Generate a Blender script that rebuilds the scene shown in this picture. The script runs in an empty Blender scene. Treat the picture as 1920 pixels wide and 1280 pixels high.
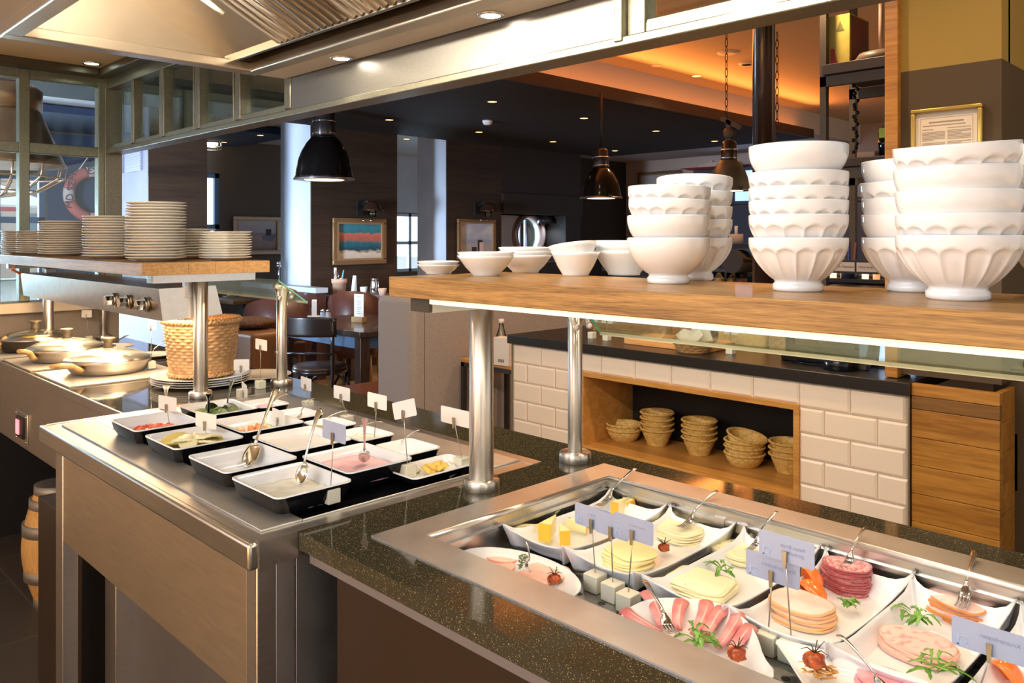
import bpy, math, random
from mathutils import Vector, Matrix
random.seed(7)
C = bpy.context.scene.collection
PI = math.pi
# ------------------------------------------------------------------ camera facts (level view camera, lens shift)
FPX, HY, H = 1522.0, 445.0, 1.44
_a = math.radians(44.68)
FW = (-math.cos(_a), math.sin(_a)); RT = (math.sin(_a), math.cos(_a))
def ray(x, y):
    l = (x-960)/FPX
    return (FW[0]+RT[0]*l, FW[1]+RT[1]*l, (HY-y)/FPX)
def at_z(x, y, z):
    r = ray(x, y); t = (z-H)/r[2]; return Vector((r[0]*t, r[1]*t, z))
def at_y(x, y, Y):
    r = ray(x, y); t = Y/r[1]; return Vector((r[0]*t, Y, H+r[2]*t))
def at_x(x, y, X):
    r = ray(x, y); t = X/r[0]; return Vector((X, r[1]*t, H+r[2]*t))
def zat(P, y):                       # height above the point P that shows at row y
    d = P[0]*FW[0]+P[1]*FW[1]
    return H-(y-HY)*d/FPX
# ------------------------------------------------------------------ mesh builder
class MB:
    def __init__(s): s.v=[]; s.f=[]; s.sm=[]; s.mi=[]; s.m=0
    def add(s, vs, fs, smooth=False):
        o=len(s.v); s.v += [tuple(p) for p in vs]
        for f in fs: s.f.append(tuple(i+o for i in f)); s.sm.append(smooth); s.mi.append(s.m)
        return s
    def box(s, x0,x1,y0,y1,z0,z1, M=None):
        vs=[Vector((x,y,z)) for x in (x0,x1) for y in (y0,y1) for z in (z0,z1)]
        if M is not None: vs=[M@v for v in vs]
        return s.add(vs,[(0,1,3,2),(4,6,7,5),(0,4,5,1),(2,3,7,6),(0,2,6,4),(1,5,7,3)])
    def hull8(s, bot, top):          # bot, top: 4 points each, same winding
        vs=list(bot)+list(top)
        return s.add(vs,[(3,2,1,0),(4,5,6,7),(0,1,5,4),(1,2,6,5),(2,3,7,6),(3,0,4,7)])
    def prism(s, poly, z0, z1, smooth=False):
        n=len(poly); vs=[(p[0],p[1],z0) for p in poly]+[(p[0],p[1],z1) for p in poly]
        s.add(vs,[tuple(range(n-1,-1,-1)),tuple(range(n,2*n))])
        o=len(s.v)-2*n
        for i in range(n):
            j=(i+1)%n; s.f.append((o+i,o+j,o+n+j,o+n+i)); s.sm.append(smooth); s.mi.append(s.m)
        return s
    def loft(s, rings, cap0=True, cap1=True, smooth=True, closed=True):
        n=len(rings[0]); o=len(s.v)
        for r in rings: s.v += [tuple(p) for p in r]
        for k in range(len(rings)-1):
            for i in range(n if closed else n-1):
                j=(i+1)%n
                s.f.append((o+k*n+i,o+k*n+j,o+(k+1)*n+j,o+(k+1)*n+i)); s.sm.append(smooth); s.mi.append(s.m)
        if cap0: s.f.append(tuple(o+i for i in range(n-1,-1,-1))); s.sm.append(False); s.mi.append(s.m)
        if cap1:
            b=o+(len(rings)-1)*n; s.f.append(tuple(b+i for i in range(n))); s.sm.append(False); s.mi.append(s.m)
        return s
    def lathe(s, prof, segs=32, c=(0,0,0), mod=None, smooth=True, sx=1, sy=1, M=None):
        rings=[]
        for k,(r,z) in enumerate(prof):
            ring=[]
            for i in range(segs):
                a=2*PI*i/segs; rr=max(r,1e-5)
                if mod: rr*=mod(a,k,z)
                p=Vector((c[0]+rr*math.cos(a)*sx,c[1]+rr*math.sin(a)*sy,c[2]+z))
                ring.append(M@p if M is not None else p)
            rings.append(ring)
        return s.loft(rings,True,True,smooth)
    def tube(s, pts, r, segs=10, smooth=True, flat=1.0, cap=True):
        pts=[Vector(p) for p in pts]; n=len(pts)
        rad=r if isinstance(r,(list,tuple)) else [r]*n
        up=Vector((0,0,1)); rings=[]; prev=None
        for i,p in enumerate(pts):
            t=(pts[min(i+1,n-1)]-pts[max(i-1,0)]).normalized()
            if prev is None:
                a=t.cross(up)
                if a.length<1e-3: a=t.cross(Vector((1,0,0)))
            else: a=prev-t*prev.dot(t)
            a.normalize(); prev=a; b=t.cross(a)
            rings.append([p+a*rad[i]*math.cos(2*PI*k/segs)+b*rad[i]*flat*math.sin(2*PI*k/segs) for k in range(segs)])
        return s.loft(rings,cap,cap,smooth)
    def cyl(s, c, r, h, segs=28, axis='z', smooth=True):
        d={'z':Vector((0,0,1)),'x':Vector((1,0,0)),'y':Vector((0,1,0))}[axis]
        c=Vector(c); return s.tube([c,c+d*h],r,segs,smooth)
    def ball(s, c, r, sx=1, sy=1, sz=1, segs=16, rings=9, M=None):
        pr=[(r*math.sin(PI*k/rings)*1.0,-r*math.cos(PI*k/rings)*sz) for k in range(rings+1)]
        return s.lathe(pr,segs,c,sx=sx,sy=sy,M=M)
    def sheet(s, grid, th, smooth=True):     # grid of points -> slab of thickness th along z
        n=len(grid); m=len(grid[0]); o=len(s.v)
        for g in grid: s.v += [tuple(p) for p in g]
        for g in grid: s.v += [(p[0],p[1],p[2]-th) for p in g]
        N=n*m
        def F(*f): s.f.append(tuple(o+i for i in f)); s.sm.append(smooth); s.mi.append(s.m)
        for i in range(n-1):
            for j in range(m-1):
                a,b,c,d=i*m+j,(i+1)*m+j,(i+1)*m+j+1,i*m+j+1
                F(a,b,c,d); F(N+d,N+c,N+b,N+a)
        for i in range(n-1):
            F(i*m,N+i*m,N+(i+1)*m,(i+1)*m); F((i+1)*m+m-1,N+(i+1)*m+m-1,N+i*m+m-1,i*m+m-1)
        for j in range(m-1):
            F(j+1,N+j+1,N+j,j); F((n-1)*m+j,N+(n-1)*m+j,N+(n-1)*m+j+1,(n-1)*m+j+1)
        return s
    def mesh(s, name, mats, org=(0,0,0)):
        me=bpy.data.meshes.new(name); ox,oy,oz=org
        me.from_pydata([(x-ox,y-oy,z-oz) for x,y,z in s.v],[],s.f)
        me.polygons.foreach_set('use_smooth',s.sm)
        for m in (mats if isinstance(mats,(list,tuple)) else [mats]): me.materials.append(m)
        me.polygons.foreach_set('material_index',s.mi)
        me.update(); return me
def fixn(me):
    import bmesh
    b=bmesh.new(); b.from_mesh(me); bmesh.ops.recalc_face_normals(b,faces=b.faces); b.to_mesh(me); b.free()
def ob(name, mb, mats, parent=None, loc=(0,0,0), rot=(0,0,0), org=(0,0,0), bevel=0, seg=2, wn=True):
    me=mb.mesh(name,mats,org); fixn(me)
    o=bpy.data.objects.new(name,me); C.objects.link(o)
    o.location=loc; o.rotation_euler=rot
    if parent is not None: o.parent=parent
    if bevel:
        b=o.modifiers.new('b','BEVEL'); b.width=bevel; b.segments=seg; b.limit_method='ANGLE'; b.angle_limit=math.radians(35)
        b.harden_normals=False
        for p in me.polygons: p.use_smooth=True
        try: me.set_sharp_from_angle(angle=math.radians(50))
        except Exception: pass
    return o
def tag(o,label=None,cat=None,group=None,kind=None):
    if label: o['label']=label
    if cat: o['category']=cat
    if group: o['group']=group
    if kind: o['kind']=kind
    return o
def thing(name,label,cat,loc=(0,0,0),rz=0,group=None,rot=None):
    o=bpy.data.objects.new(name,None); C.objects.link(o); o.empty_display_size=.05
    o.location=loc; o.rotation_euler=rot if rot else (0,0,rz)
    return tag(o,label,cat,group)
def text(parent,body,size,m,loc,rot,scale=(1,1,1),ex=.00005):
    cu=bpy.data.curves.new('t','FONT'); cu.body=body; cu.size=size; cu.align_x='CENTER'; cu.align_y='CENTER'; cu.extrude=ex
    to=bpy.data.objects.new('t',cu); C.objects.link(to); bpy.context.view_layer.update()
    me=bpy.data.meshes.new_from_object(to.evaluated_get(bpy.context.evaluated_depsgraph_get())); bpy.data.objects.remove(to); bpy.data.curves.remove(cu)
    me.materials.clear(); me.materials.append(m)
    o=bpy.data.objects.new('lettering',me); C.objects.link(o); o.parent=parent; o.location=loc; o.rotation_euler=rot; o.scale=scale; return o
def solo(name,mb,mats,label,cat,group=None,org=(0,0,0),loc=None,**k):
    o=ob(name,mb,mats,org=org,loc=org if loc is None else loc,**k); return tag(o,label,cat,group)
def struct(name,mb,mats,**k):
    o=ob(name,mb,mats,**k)
    if o.parent is None: o['kind']='structure'
    return o
def kids(o): return [c for c in bpy.data.objects if c.parent==o]
def dup(root,loc,label=None,rz=None,group=None,rot=None,parent=None,scale=None):
    r=root.copy(); C.objects.link(r)
    if loc is not None: r.location=loc
    if rz is not None: r.rotation_euler=(0,0,rz)
    if rot is not None: r.rotation_euler=rot
    if scale is not None: r.scale=scale
    if label: r['label']=label
    if group: r['group']=group
    if parent is not None: r.parent=parent
    for ch in kids(root):
        if ch is r: continue
        dup(ch,None,parent=r)
    return r
_placed=set()
def use(proto,loc,label,group=None,rz=None,rot=None,scale=None):   # first use moves the thing itself, later ones copy it
    if proto.name not in _placed:
        _placed.add(proto.name); o=proto; o.location=loc
        if rz is not None: o.rotation_euler=(0,0,rz)
        if rot is not None: o.rotation_euler=rot
        if scale is not None: o.scale=scale
        o['label']=label
        if group: o['group']=group
        return o
    return dup(proto,loc,label,rz,group,rot,scale=scale if scale is not None else (1,1,1))
# ------------------------------------------------------------------ materials
def newmat(name):
    m=bpy.data.materials.new(name); m.use_nodes=True
    nt=m.node_tree; b=nt.nodes['Principled BSDF']; return m,nt,b
def setb(b,**k):
    for n,v in k.items():
        n=n.replace('_',' ')
        if n in b.inputs: b.inputs[n].default_value=(tuple(v)+(1,) if isinstance(v,(tuple,list)) and len(v)==3 else v)
def mat(name,col,rough=.5,metal=0,spec=.5,coat=0,trans=0,emit=None,es=0,sss=0,ior=None,alpha=None):
    m,nt,b=newmat(name); setb(b,Base_Color=col,Roughness=rough,Metallic=metal,Coat_Weight=coat,Transmission_Weight=trans)
    setb(b,Specular_IOR_Level=spec)
    if emit: setb(b,Emission_Color=emit,Emission_Strength=es)
    if sss: setb(b,Subsurface_Weight=sss,Subsurface_Scale=.01); b.inputs['Subsurface Radius'].default_value=(1,.5,.3)
    if ior: setb(b,IOR=ior)
    return m
def N(nt,t,**k):
    n=nt.nodes.new(t)
    for a,v in k.items(): setattr(n,a,v)
    return n
def noisy(name,stops,scale=(1,1,1),nscale=8,detail=6,rough=.5,metal=0,bump=0,bscale=None,rvar=0,coat=0,dist=0,coord='Object',spec=.5,sss=0):
    m,nt,b=newmat(name); L=nt.links.new
    tc=N(nt,'ShaderNodeTexCoord'); mp=N(nt,'ShaderNodeMapping'); mp.inputs['Scale'].default_value=scale
    L(tc.outputs[coord],mp.inputs[0])
    no=N(nt,'ShaderNodeTexNoise'); no.inputs['Scale'].default_value=nscale; no.inputs['Detail'].default_value=detail; no.inputs['Distortion'].default_value=dist
    L(mp.outputs[0],no.inputs['Vector'])
    cr=N(nt,'ShaderNodeValToRGB'); e=cr.color_ramp.elements
    while len(e)<len(stops): e.new(.5)
    for i,(p,c) in enumerate(stops): e[i].position=p; e[i].color=tuple(c)+(1,)
    L(no.outputs['Fac'],cr.inputs[0]); L(cr.outputs[0],b.inputs['Base Color'])
    setb(b,Roughness=rough,Metallic=metal,Coat_Weight=coat,Specular_IOR_Level=spec)
    if sss: setb(b,Subsurface_Weight=sss,Subsurface_Scale=.01)
    if rvar:
        mr=N(nt,'ShaderNodeMapRange'); mr.inputs['To Min'].default_value=rough-rvar; mr.inputs['To Max'].default_value=rough+rvar
        L(no.outputs['Fac'],mr.inputs['Value']); L(mr.outputs[0],b.inputs['Roughness'])
    if bump:
        bp=N(nt,'ShaderNodeBump'); bp.inputs['Strength'].default_value=bump; bp.inputs['Distance'].default_value=bscale or .002
        L(no.outputs['Fac'],bp.inputs['Height']); L(bp.outputs[0],b.inputs['Normal'])
    return m
def wood(name,c1,c2,axis='x',scale=6,rough=.4,coat=.1,plank=None,knots=0,fine=1):
    m,nt,b=newmat(name); L=nt.links.new
    tc=N(nt,'ShaderNodeTexCoord'); mp=N(nt,'ShaderNodeMapping')
    g_=7*fine; s={'x':(.5*min(fine,1.6),g_,g_),'y':(g_,.5,g_),'z':(g_,g_,.5)}[axis]; mp.inputs['Scale'].default_value=s
    L(tc.outputs['Object'],mp.inputs[0])
    n1=N(nt,'ShaderNodeTexNoise'); n1.inputs['Scale'].default_value=scale*.5; n1.inputs['Detail'].default_value=4; n1.inputs['Distortion'].default_value=1.2
    n2=N(nt,'ShaderNodeTexNoise'); n2.inputs['Scale'].default_value=scale*5; n2.inputs['Detail'].default_value=8
    L(mp.outputs[0],n1.inputs['Vector']); L(mp.outputs[0],n2.inputs['Vector'])
    mx=N(nt,'ShaderNodeMix'); mx.data_type='FLOAT'; mx.inputs[0].default_value=.45
    L(n1.outputs['Fac'],mx.inputs[2]); L(n2.outputs['Fac'],mx.inputs[3])
    cr=N(nt,'ShaderNodeValToRGB'); e=cr.color_ramp.elements
    e[0].position=.36; e[0].color=tuple(c1)+(1,); e[1].position=.62; e[1].color=tuple(c2)+(1,)
    L(mx.outputs[0],cr.inputs[0]); out=cr.outputs[0]
    if knots:
        v=N(nt,'ShaderNodeTexVoronoi'); v.inputs['Scale'].default_value=knots; L(tc.outputs['Object'],v.inputs['Vector'])
        c2r=N(nt,'ShaderNodeValToRGB'); c2r.color_ramp.elements[0].position=.04; c2r.color_ramp.elements[0].color=(.25,.2,.15,1); c2r.color_ramp.elements[1].position=.14; c2r.color_ramp.elements[1].color=(1,1,1,1)
        L(v.outputs['Distance'],c2r.inputs[0])
        mm=N(nt,'ShaderNodeMix'); mm.data_type='RGBA'; mm.blend_type='MULTIPLY'; mm.inputs[0].default_value=1
        L(out,mm.inputs[6]); L(c2r.outputs[0],mm.inputs[7]); out=mm.outputs[2]
    L(out,b.inputs['Base Color'])
    bp=N(nt,'ShaderNodeBump'); bp.inputs['Strength'].default_value=.12; bp.inputs['Distance'].default_value=.001
    L(n2.outputs['Fac'],bp.inputs['Height']); L(bp.outputs[0],b.inputs['Normal'])
    setb(b,Roughness=rough,Coat_Weight=coat); return m
def speck(name,base,spots,scale=400,thr=.28,rough=.1,coat=0,spec=.5,coord='Object'):
    m,nt,b=newmat(name); L=nt.links.new
    tc=N(nt,'ShaderNodeTexCoord'); v=N(nt,'ShaderNodeTexVoronoi'); v.inputs['Scale'].default_value=scale
    L(tc.outputs[coord],v.inputs['Vector'])
    no=N(nt,'ShaderNodeTexNoise'); no.inputs['Scale'].default_value=scale*.4; no.inputs['Detail'].default_value=2; L(tc.outputs[coord],no.inputs['Vector'])
    ad=N(nt,'ShaderNodeMath',operation='MULTIPLY_ADD'); ad.inputs[1].default_value=.6; L(no.outputs['Fac'],ad.inputs[0]); L(v.outputs['Distance'],ad.inputs[2])
    cr=N(nt,'ShaderNodeValToRGB'); e=cr.color_ramp.elements
    e[0].position=thr; e[0].color=tuple(spots)+(1,); e[1].position=thr+.12; e[1].color=tuple(base)+(1,)
    L(ad.outputs[0],cr.inputs[0]); L(cr.outputs[0],b.inputs['Base Color'])
    setb(b,Roughness=rough,Coat_Weight=coat,Specular_IOR_Level=spec); return m
M={}
M['steel']=noisy('brushed_steel',[(.3,(.58,.55,.51)),(.7,(.64,.61,.57))],(1,1,25),10,4,.36,1,0,None,.025)
M['steel_x']=noisy('brushed_steel_long',[(.3,(.60,.58,.54)),(.7,(.67,.65,.61))],(.8,24,24),7,4,.30,1,0,None,.03)
M['steel_rim']=noisy('scratched_steel',[(.3,(.60,.59,.57)),(.7,(.67,.66,.64))],(1,1,1),14,8,.42,1,0,None,.05,dist=.6)
M['steel_hood']=noisy('hood_steel',[(.3,(.52,.45,.36)),(.7,(.66,.58,.48))],(2,2,2),1.5,4,.38,1,0,None,.06)
M['steel_beam']=noisy('beam_steel',[(.3,(.22,.21,.20)),(.7,(.30,.29,.27))],(60,60,60),6,5,.40,1,0,None,.04)
M['chrome']=mat('chrome',(.8,.8,.8),.08,1)
M['pole']=mat('pole_steel',(.72,.69,.64),.36,1)
_nt=M['pole'].node_tree; _t=_nt.nodes.new('ShaderNodeTangent'); _t.direction_type='RADIAL'; _t.axis='Z'; _nt.links.new(_t.outputs[0],_nt.nodes['Principled BSDF'].inputs['Tangent']); _nt.nodes['Principled BSDF'].inputs['Anisotropic'].default_value=.95; _nt.nodes['Principled BSDF'].inputs['Anisotropic Rotation'].default_value=.25
M['cutlery']=mat('cutlery_steel',(.62,.60,.57),.16,1)
M['frame']=noisy('window_frame_metal',[(.3,(.22,.23,.17)),(.7,(.30,.31,.24))],(20,20,20),5,4,.38,.8)
M['granite']=speck('speckled_granite',(.045,.039,.022),(.42,.34,.15),380,.42,.07)
M['granite_left']=speck('grey_granite',(.06,.058,.052),(.28,.26,.22),420,.32,.05)
M['black']=mat('black_gloss',(.006,.006,.008),.14,spec=.3)
M['blackm']=mat('black_matt',(.015,.013,.012),.45)
M['darkpanel']=mat('dark_brown_panel',(.028,.018,.012),.38)
M['ceramic']=mat('white_ceramic',(.85,.87,.89),.09,coat=.3)
M['plate']=mat('plate_ceramic',(.80,.77,.70),.14,coat=.2)
M['platter']=mat('platter_ceramic',(.86,.87,.88),.08,coat=.3)
M['oak']=wood('oak_board',(.17,.080,.016),(.50,.275,.075),'x',7,.38,.15,fine=3.2)
M['oak_end']=noisy('oak_end_grain',[(.35,(.50,.27,.09)),(.65,(.66,.38,.15))],(3,14,30),6,5,.42)
M['oak_panel']=wood('oak_panel',(.27,.105,.013),(.50,.225,.035),'x',4,.42,.1,knots=3.2)
M['oak_niche']=wood('oak_niche',(.46,.20,.035),(.66,.33,.08),'x',5,.4,.15)
M['beech']=wood('beech_handle',(.62,.36,.13),(.80,.52,.24),'x',10,.4,.2)
M['tile']=mat('tile_glaze',(.86,.70,.54),.10,coat=.4)
M['grout']=mat('tile_grout',(.50,.40,.30),.8)
M['counter_black']=mat('black_worktop',(.018,.015,.012),.3)
M['wicker']=noisy('wicker_yellow',[(.3,(.60,.36,.08)),(.7,(.85,.58,.20))],(1,1,1),60,3,.55,bump=.3,bscale=.002)
M['wicker2']=noisy('wicker_pale',[(.3,(.36,.20,.085)),(.7,(.60,.40,.21))],(1,1,1),60,3,.5,bump=.3,bscale=.002)
M['wickerbr']=noisy('wicker_brown',[(.3,(.30,.15,.05)),(.7,(.55,.31,.12))],(1,1,1),60,3,.5,bump=.3,bscale=.002)
def glass(name,col=(1,1,1),rough=.0,fac=.88):
    m,nt,b=newmat(name); L=nt.links.new
    out=nt.nodes['Material Output']; nt.nodes.remove(b)
    t=N(nt,'ShaderNodeBsdfTransparent'); t.inputs[0].default_value=tuple(col)+(1,)
    g=N(nt,'ShaderNodeBsdfGlossy'); g.inputs['Roughness'].default_value=rough; g.inputs[0].default_value=(.9,.95,.92,1)
    fr=N(nt,'ShaderNodeFresnel'); fr.inputs[0].default_value=1.5
    mp=N(nt,'ShaderNodeMath',operation='MULTIPLY'); mp.inputs[1].default_value=fac; L(fr.outputs[0],mp.inputs[0])
    mx=N(nt,'ShaderNodeMixShader'); L(mp.outputs[0],mx.inputs[0]); L(t.outputs[0],mx.inputs[1]); L(g.outputs[0],mx.inputs[2]); L(mx.outputs[0],out.inputs[0])
    return m
M['glass']=glass('pane_glass',(.93,.97,.95))
M['guard']=glass('guard_glass',(.88,.93,.88),0,.42)
M['glass_edge']=mat('green_glass_edge',(.25,.75,.50),.1,trans=.3)
M['lid_glass']=glass('lid_glass',(.96,.96,.95),.03,.45)
M['bottle']=glass('bottle_glass',(.85,.9,.88),0,1.2)
M['acrylic']=mat('frosted_acrylic',(.84,.84,.70),.22,trans=.15,ior=1.3,sss=.3)
M['card']=mat('white_card',(.80,.80,.78),.45,sss=0)
M['cardblue']=mat('card_back_daylit',(.34,.40,.56),.45)  # white card: the blue of the daylight is put into its colour
M['cardprint']=mat('card_print',(.20,.25,.40),.6)
M['wire']=mat('wire_metal',(.45,.42,.38),.3,1)
M['clip']=mat('clip_brass',(.45,.38,.26),.3,1)
M['wall_grey']=noisy('plaster_blue_grey',[(.3,(.15,.15,.20)),(.7,(.20,.20,.26))],(1,1,.6),2.5,5,.75)
M['wall_light']=noisy('plaster_pale_blue',[(.3,(.56,.60,.66)),(.7,(.72,.75,.80))],(1,1,.6),2.5,5,.7)
M['wall_dark']=wood('dark_wood_panel',(.024,.012,.007),(.055,.028,.014),'y',1.2,.55,.0)
M['wall_brown']=mat('dark_taupe_paint',(.12,.097,.078),.7)
M['wall_black']=mat('near_black_paint',(.030,.022,.016),.7)
M['wall_pink']=mat('warm_wall_paint',(.62,.45,.36),.7)
M['wall_olive']=mat('olive_paint',(.30,.20,.035),.7)
M['wall_umber']=mat('umber_paint',(.065,.038,.012),.7)
M['wall_blue']=mat('navy_paint',(.04,.06,.12),.6)
M['ceil_white']=mat('white_ceiling_paint',(.52,.51,.53),.8)
M['ceil_warm']=mat('warm_ceiling_paint',(.62,.50,.36),.75)
M['ceil_cream']=mat('cream_ceiling_paint',(.90,.78,.54),.7)
M['raft']=speck('wood_wool_board',(.013,.011,.011),(.05,.043,.045),90,.36,.9)
M['raft_blue']=speck('blue_wood_wool',(.02,.03,.07),(.08,.11,.20),90,.36,.9)
M['raft_edge']=mat('raft_edge_brown',(.035,.018,.010),.6)
# ------------------------------------------------------------------ lamps' glowing surfaces
def emis(name,col,s):
    m,nt,b=newmat(name); setb(b,Base_Color=(.8,.8,.8),Emission_Color=col,Emission_Strength=s); return m
M['glow_warm']=emis('warm_lamp_glow',(1,.48,.13),3.2)
M['glow_spot']=emis('spot_lamp_glow',(1,.88,.72),26)
M['glow_green']=emis('cool_lamp_glow',(.85,1,.80),9)
M['glow_led']=emis('led_strip_glow',(1,.70,.33),1.0)
M['glow_soft']=emis('pendant_inner_glow',(1,.72,.42),2.2)
M['glow_pend']=emis('pendant_lens_glow',(1,.76,.42),2.4)
M['glow_cove']=emis('cove_led_glow',(1,.27,.05),3.0)
M['screen']=emis('blue_screen_glow',(.30,.55,1),.9)
def area(name,loc,size,power,col,rot=(0,0,0),sy=None,spread=None):
    l=bpy.data.lights.new(name,'AREA'); l.energy=power; l.color=col; l.size=size
    if sy: l.shape='RECTANGLE'; l.size_y=sy
    if spread: l.spread=spread
    o=bpy.data.objects.new(name,l); C.objects.link(o); o.location=loc; o.rotation_euler=rot; return o
def spot(name,loc,power,col,ang=90,blend=.6,rot=(0,0,0),rad=.03):
    l=bpy.data.lights.new(name,'SPOT'); l.energy=power; l.color=col; l.spot_size=math.radians(ang); l.spot_blend=blend; l.shadow_soft_size=rad
    o=bpy.data.objects.new(name,l); C.objects.link(o); o.location=loc; o.rotation_euler=rot; return o
# ================================================================== SETTING
# floors
def tilefloor():
    m,nt,b=newmat('dark_floor_tile'); L=nt.links.new
    tc=N(nt,'ShaderNodeTexCoord'); br=N(nt,'ShaderNodeTexBrick'); br.inputs['Scale'].default_value=1
    br.inputs['Brick Width'].default_value=.60; br.inputs['Row Height'].default_value=.30; br.inputs['Mortar Size'].default_value=.004
    br.inputs['Color1'].default_value=(.062,.052,.044,1); br.inputs['Color2'].default_value=(.05,.042,.036,1); br.inputs['Mortar'].default_value=(.11,.095,.08,1)
    L(tc.outputs['Object'],br.inputs['Vector'])
    wv=N(nt,'ShaderNodeTexNoise'); wv.inputs['Scale'].default_value=60; mp=N(nt,'ShaderNodeMapping'); mp.inputs['Scale'].default_value=(1,8,1); L(tc.outputs['Object'],mp.inputs[0]); L(mp.outputs[0],wv.inputs['Vector'])
    bp=N(nt,'ShaderNodeBump'); bp.inputs['Strength'].default_value=.4; bp.inputs['Distance'].default_value=.002; L(wv.outputs['Fac'],bp.inputs['Height']); L(bp.outputs[0],b.inputs['Normal'])
    L(br.outputs['Color'],b.inputs['Base Color']); setb(b,Roughness=.55); return m
def woodfloor():
    m,nt,b=newmat('oak_floor'); L=nt.links.new
    tc=N(nt,'ShaderNodeTexCoord'); br=N(nt,'ShaderNodeTexBrick'); br.inputs['Scale'].default_value=1
    br.inputs['Brick Width'].default_value=1.6; br.inputs['Row Height'].default_value=.16; br.inputs['Mortar Size'].default_value=.003
    br.inputs['Color1'].default_value=(.42,.26,.13,1); br.inputs['Color2'].default_value=(.31,.185,.09,1); br.inputs['Mortar'].default_value=(.08,.05,.03,1)
    L(tc.outputs['Object'],br.inputs['Vector']); L(br.outputs['Color'],b.inputs['Base Color']); setb(b,Roughness=.35); return m
struct('floor',MB().box(-5.2,3,-3,1.6,-.05,0),tilefloor())
struct('floor',MB().box(-11,3,1.6,11.4,-.05,0),woodfloor())
mb=MB().box(-11,-5.2,-3,1.6,-.05,0); struct('floor',mb,woodfloor())
# kitchen ceiling and its dark track
KC=2.32
struct('ceiling',MB().box(-4.62,3,-2.0,1.6,KC,KC+.05),M['ceil_cream'])
t=MB(); t.box(-4.60,3,1.44,1.56,2.28,KC); t.box(-4.60,-4.50,-1,1.44,2.28,KC)
struct('trim_1',t,mat('track_brown',(.10,.085,.06),.4,.6),bevel=.004)
struct('reflector_wall',MB().box(-4.6,2.2,-2.5,-2.4,0,1.25),mat('warm_reflector_tan',(.72,.46,.20),.5))  # unseen low wall added as a warm reflector for the steel front
# restaurant ceilings
struct('ceiling',MB().box(-10.5,-4.52,-2,11.3,2.72,3.0),M['ceil_white'])
struct('ceiling',MB().box(-4.52,3,1.6,11.3,2.98,3.05),M['ceil_warm'])
r=ob('ceiling_panel',MB().box(-7.56,-4.36,1.85,9.32,2.62,2.72),[M['raft']]); tag(r,'large dark wood-wool acoustic panel hanging below the restaurant ceiling','ceiling panel')
ob('edge_band',MB().box(-4.36,-4.34,1.85,9.34,2.62,2.725).box(-7.56,-4.34,9.32,9.34,2.62,2.725),M['raft_edge'],r)
led=ob('light_strip',MB().box(-4.46,-4.40,3.8,9.25,2.722,2.735),M['glow_cove'],r); led['label']='orange glowing strip'
r=ob('ceiling_panel',MB().box(-10.1,-8.57,1.4,4.93,2.63,2.70),M['raft_blue']); tag(r,'smaller navy acoustic ceiling panel near the far windows','ceiling panel')
# light through the orange cove
area('cove_light',(-4.2,6.5,2.76),.25,24,(1,.30,.06),(0,math.radians(-115),0),5.2)
# window wall (far left of the restaurant)
XW=-10.3
w=MB(); w.box(XW-.1,XW,2.72,3.9,0,2.72); w.box(XW-.1,XW,4.78,6.6,0,2.72); w.box(XW-.1,XW,6.6,11.3,1.82,2.72); w.box(XW-.1,XW,8.6,9.7,0,2.72); w.box(XW-.1,XW,9.7,11.3,0,.6); w.box(XW-.1,XW,-2,2.72,2.15,2.72); w.box(XW-.1,XW,3.9,4.78,2.28,2.72); w.box(XW-.1,XW,-2,2.72,0,.55); w.box(XW-.1,XW,6.6,8.6,0,.9); w.box(XW-.1,XW,3.9,4.78,0,.9)
struct('wall_far',w,M['wall_brown'])
struct('wall_far',MB().box(XW,XW+.01,2.74,3.25,0,2.63),M['wall_blue'])
fr=MB()
for y in (-.6,.35,1.28,2.2,2.66): fr.box(XW-.08,XW-.02,y,y+.08,.55,2.15)
for z in (.55,1.60,2.09): fr.box(XW-.08,XW-.02,-2,2.72,z,z+.07)
f1=struct('window_1',fr,mat('blue_window_frame',(.08,.15,.26),.45)); ob('pane',MB().box(XW-.055,XW-.05,-2,2.72,.55,2.15),M['glass'],f1)
fr=MB()
for y in (3.9,4.72): fr.box(XW-.08,XW-.02,y,y+.06,.9,2.28)
for z in (.9,1.55,2.22): fr.box(XW-.08,XW-.02,3.9,4.78,z,z+.06)
f2=struct('window_2',fr,mat('blue_window_frame2',(.08,.15,.26),.45)); ob('pane',MB().box(XW-.055,XW-.05,3.9,4.78,.9,2.28),M['glass'],f2)
fr=MB()
for y in (6.6,7.3,7.9,8.54): fr.box(XW-.08,XW-.02,y,y+.05,.9,1.82)
for z in (.9,1.33,1.77): fr.box(XW-.08,XW-.02,6.6,8.6,z,z+.05)
f3=struct('window_3',fr,mat('white_window_frame',(.7,.75,.8),.45)); ob('pane',MB().box(XW-.055,XW-.05,6.6,8.6,.9,1.82),M['glass'],f3)
struct('wall_far',MB().box(XW,XW+.012,6.6,8.6,1.83,2.72),M['wall_light'])
# spur walls with dark wood faces
def spur(y0,y1,xb):
    a=MB().box(xb,-7.62,y0,y1,0,2.72); p=struct('pillar',a,M['wall_light'] if y0>3 else M['wall_grey'])
    ob('panel_face',MB().box(-7.62,-7.60,y0,y1,0,2.715),M['wall_dark'],p); return p
s0=spur(2.85,3.40,-9.0)
g=MB()
for k in range(2):
    y0=0; 
    g.box(-8.62+.48*k,-8.22+.48*k,2.836,2.85,2.06,2.34)
    for j in range(11): g.box(-8.61+.48*k,-8.23+.48*k,2.828,2.838,2.075+.024*j,2.085+.024*j)
gr=solo('vent_grille',g,mat('vent_lilac',(.22,.22,.26),.6),'grey double vent grille high on the lilac pillar','vent')
spur(4.53,5.65,-8.25); spur(6.40,7.32,-8.18)
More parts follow.
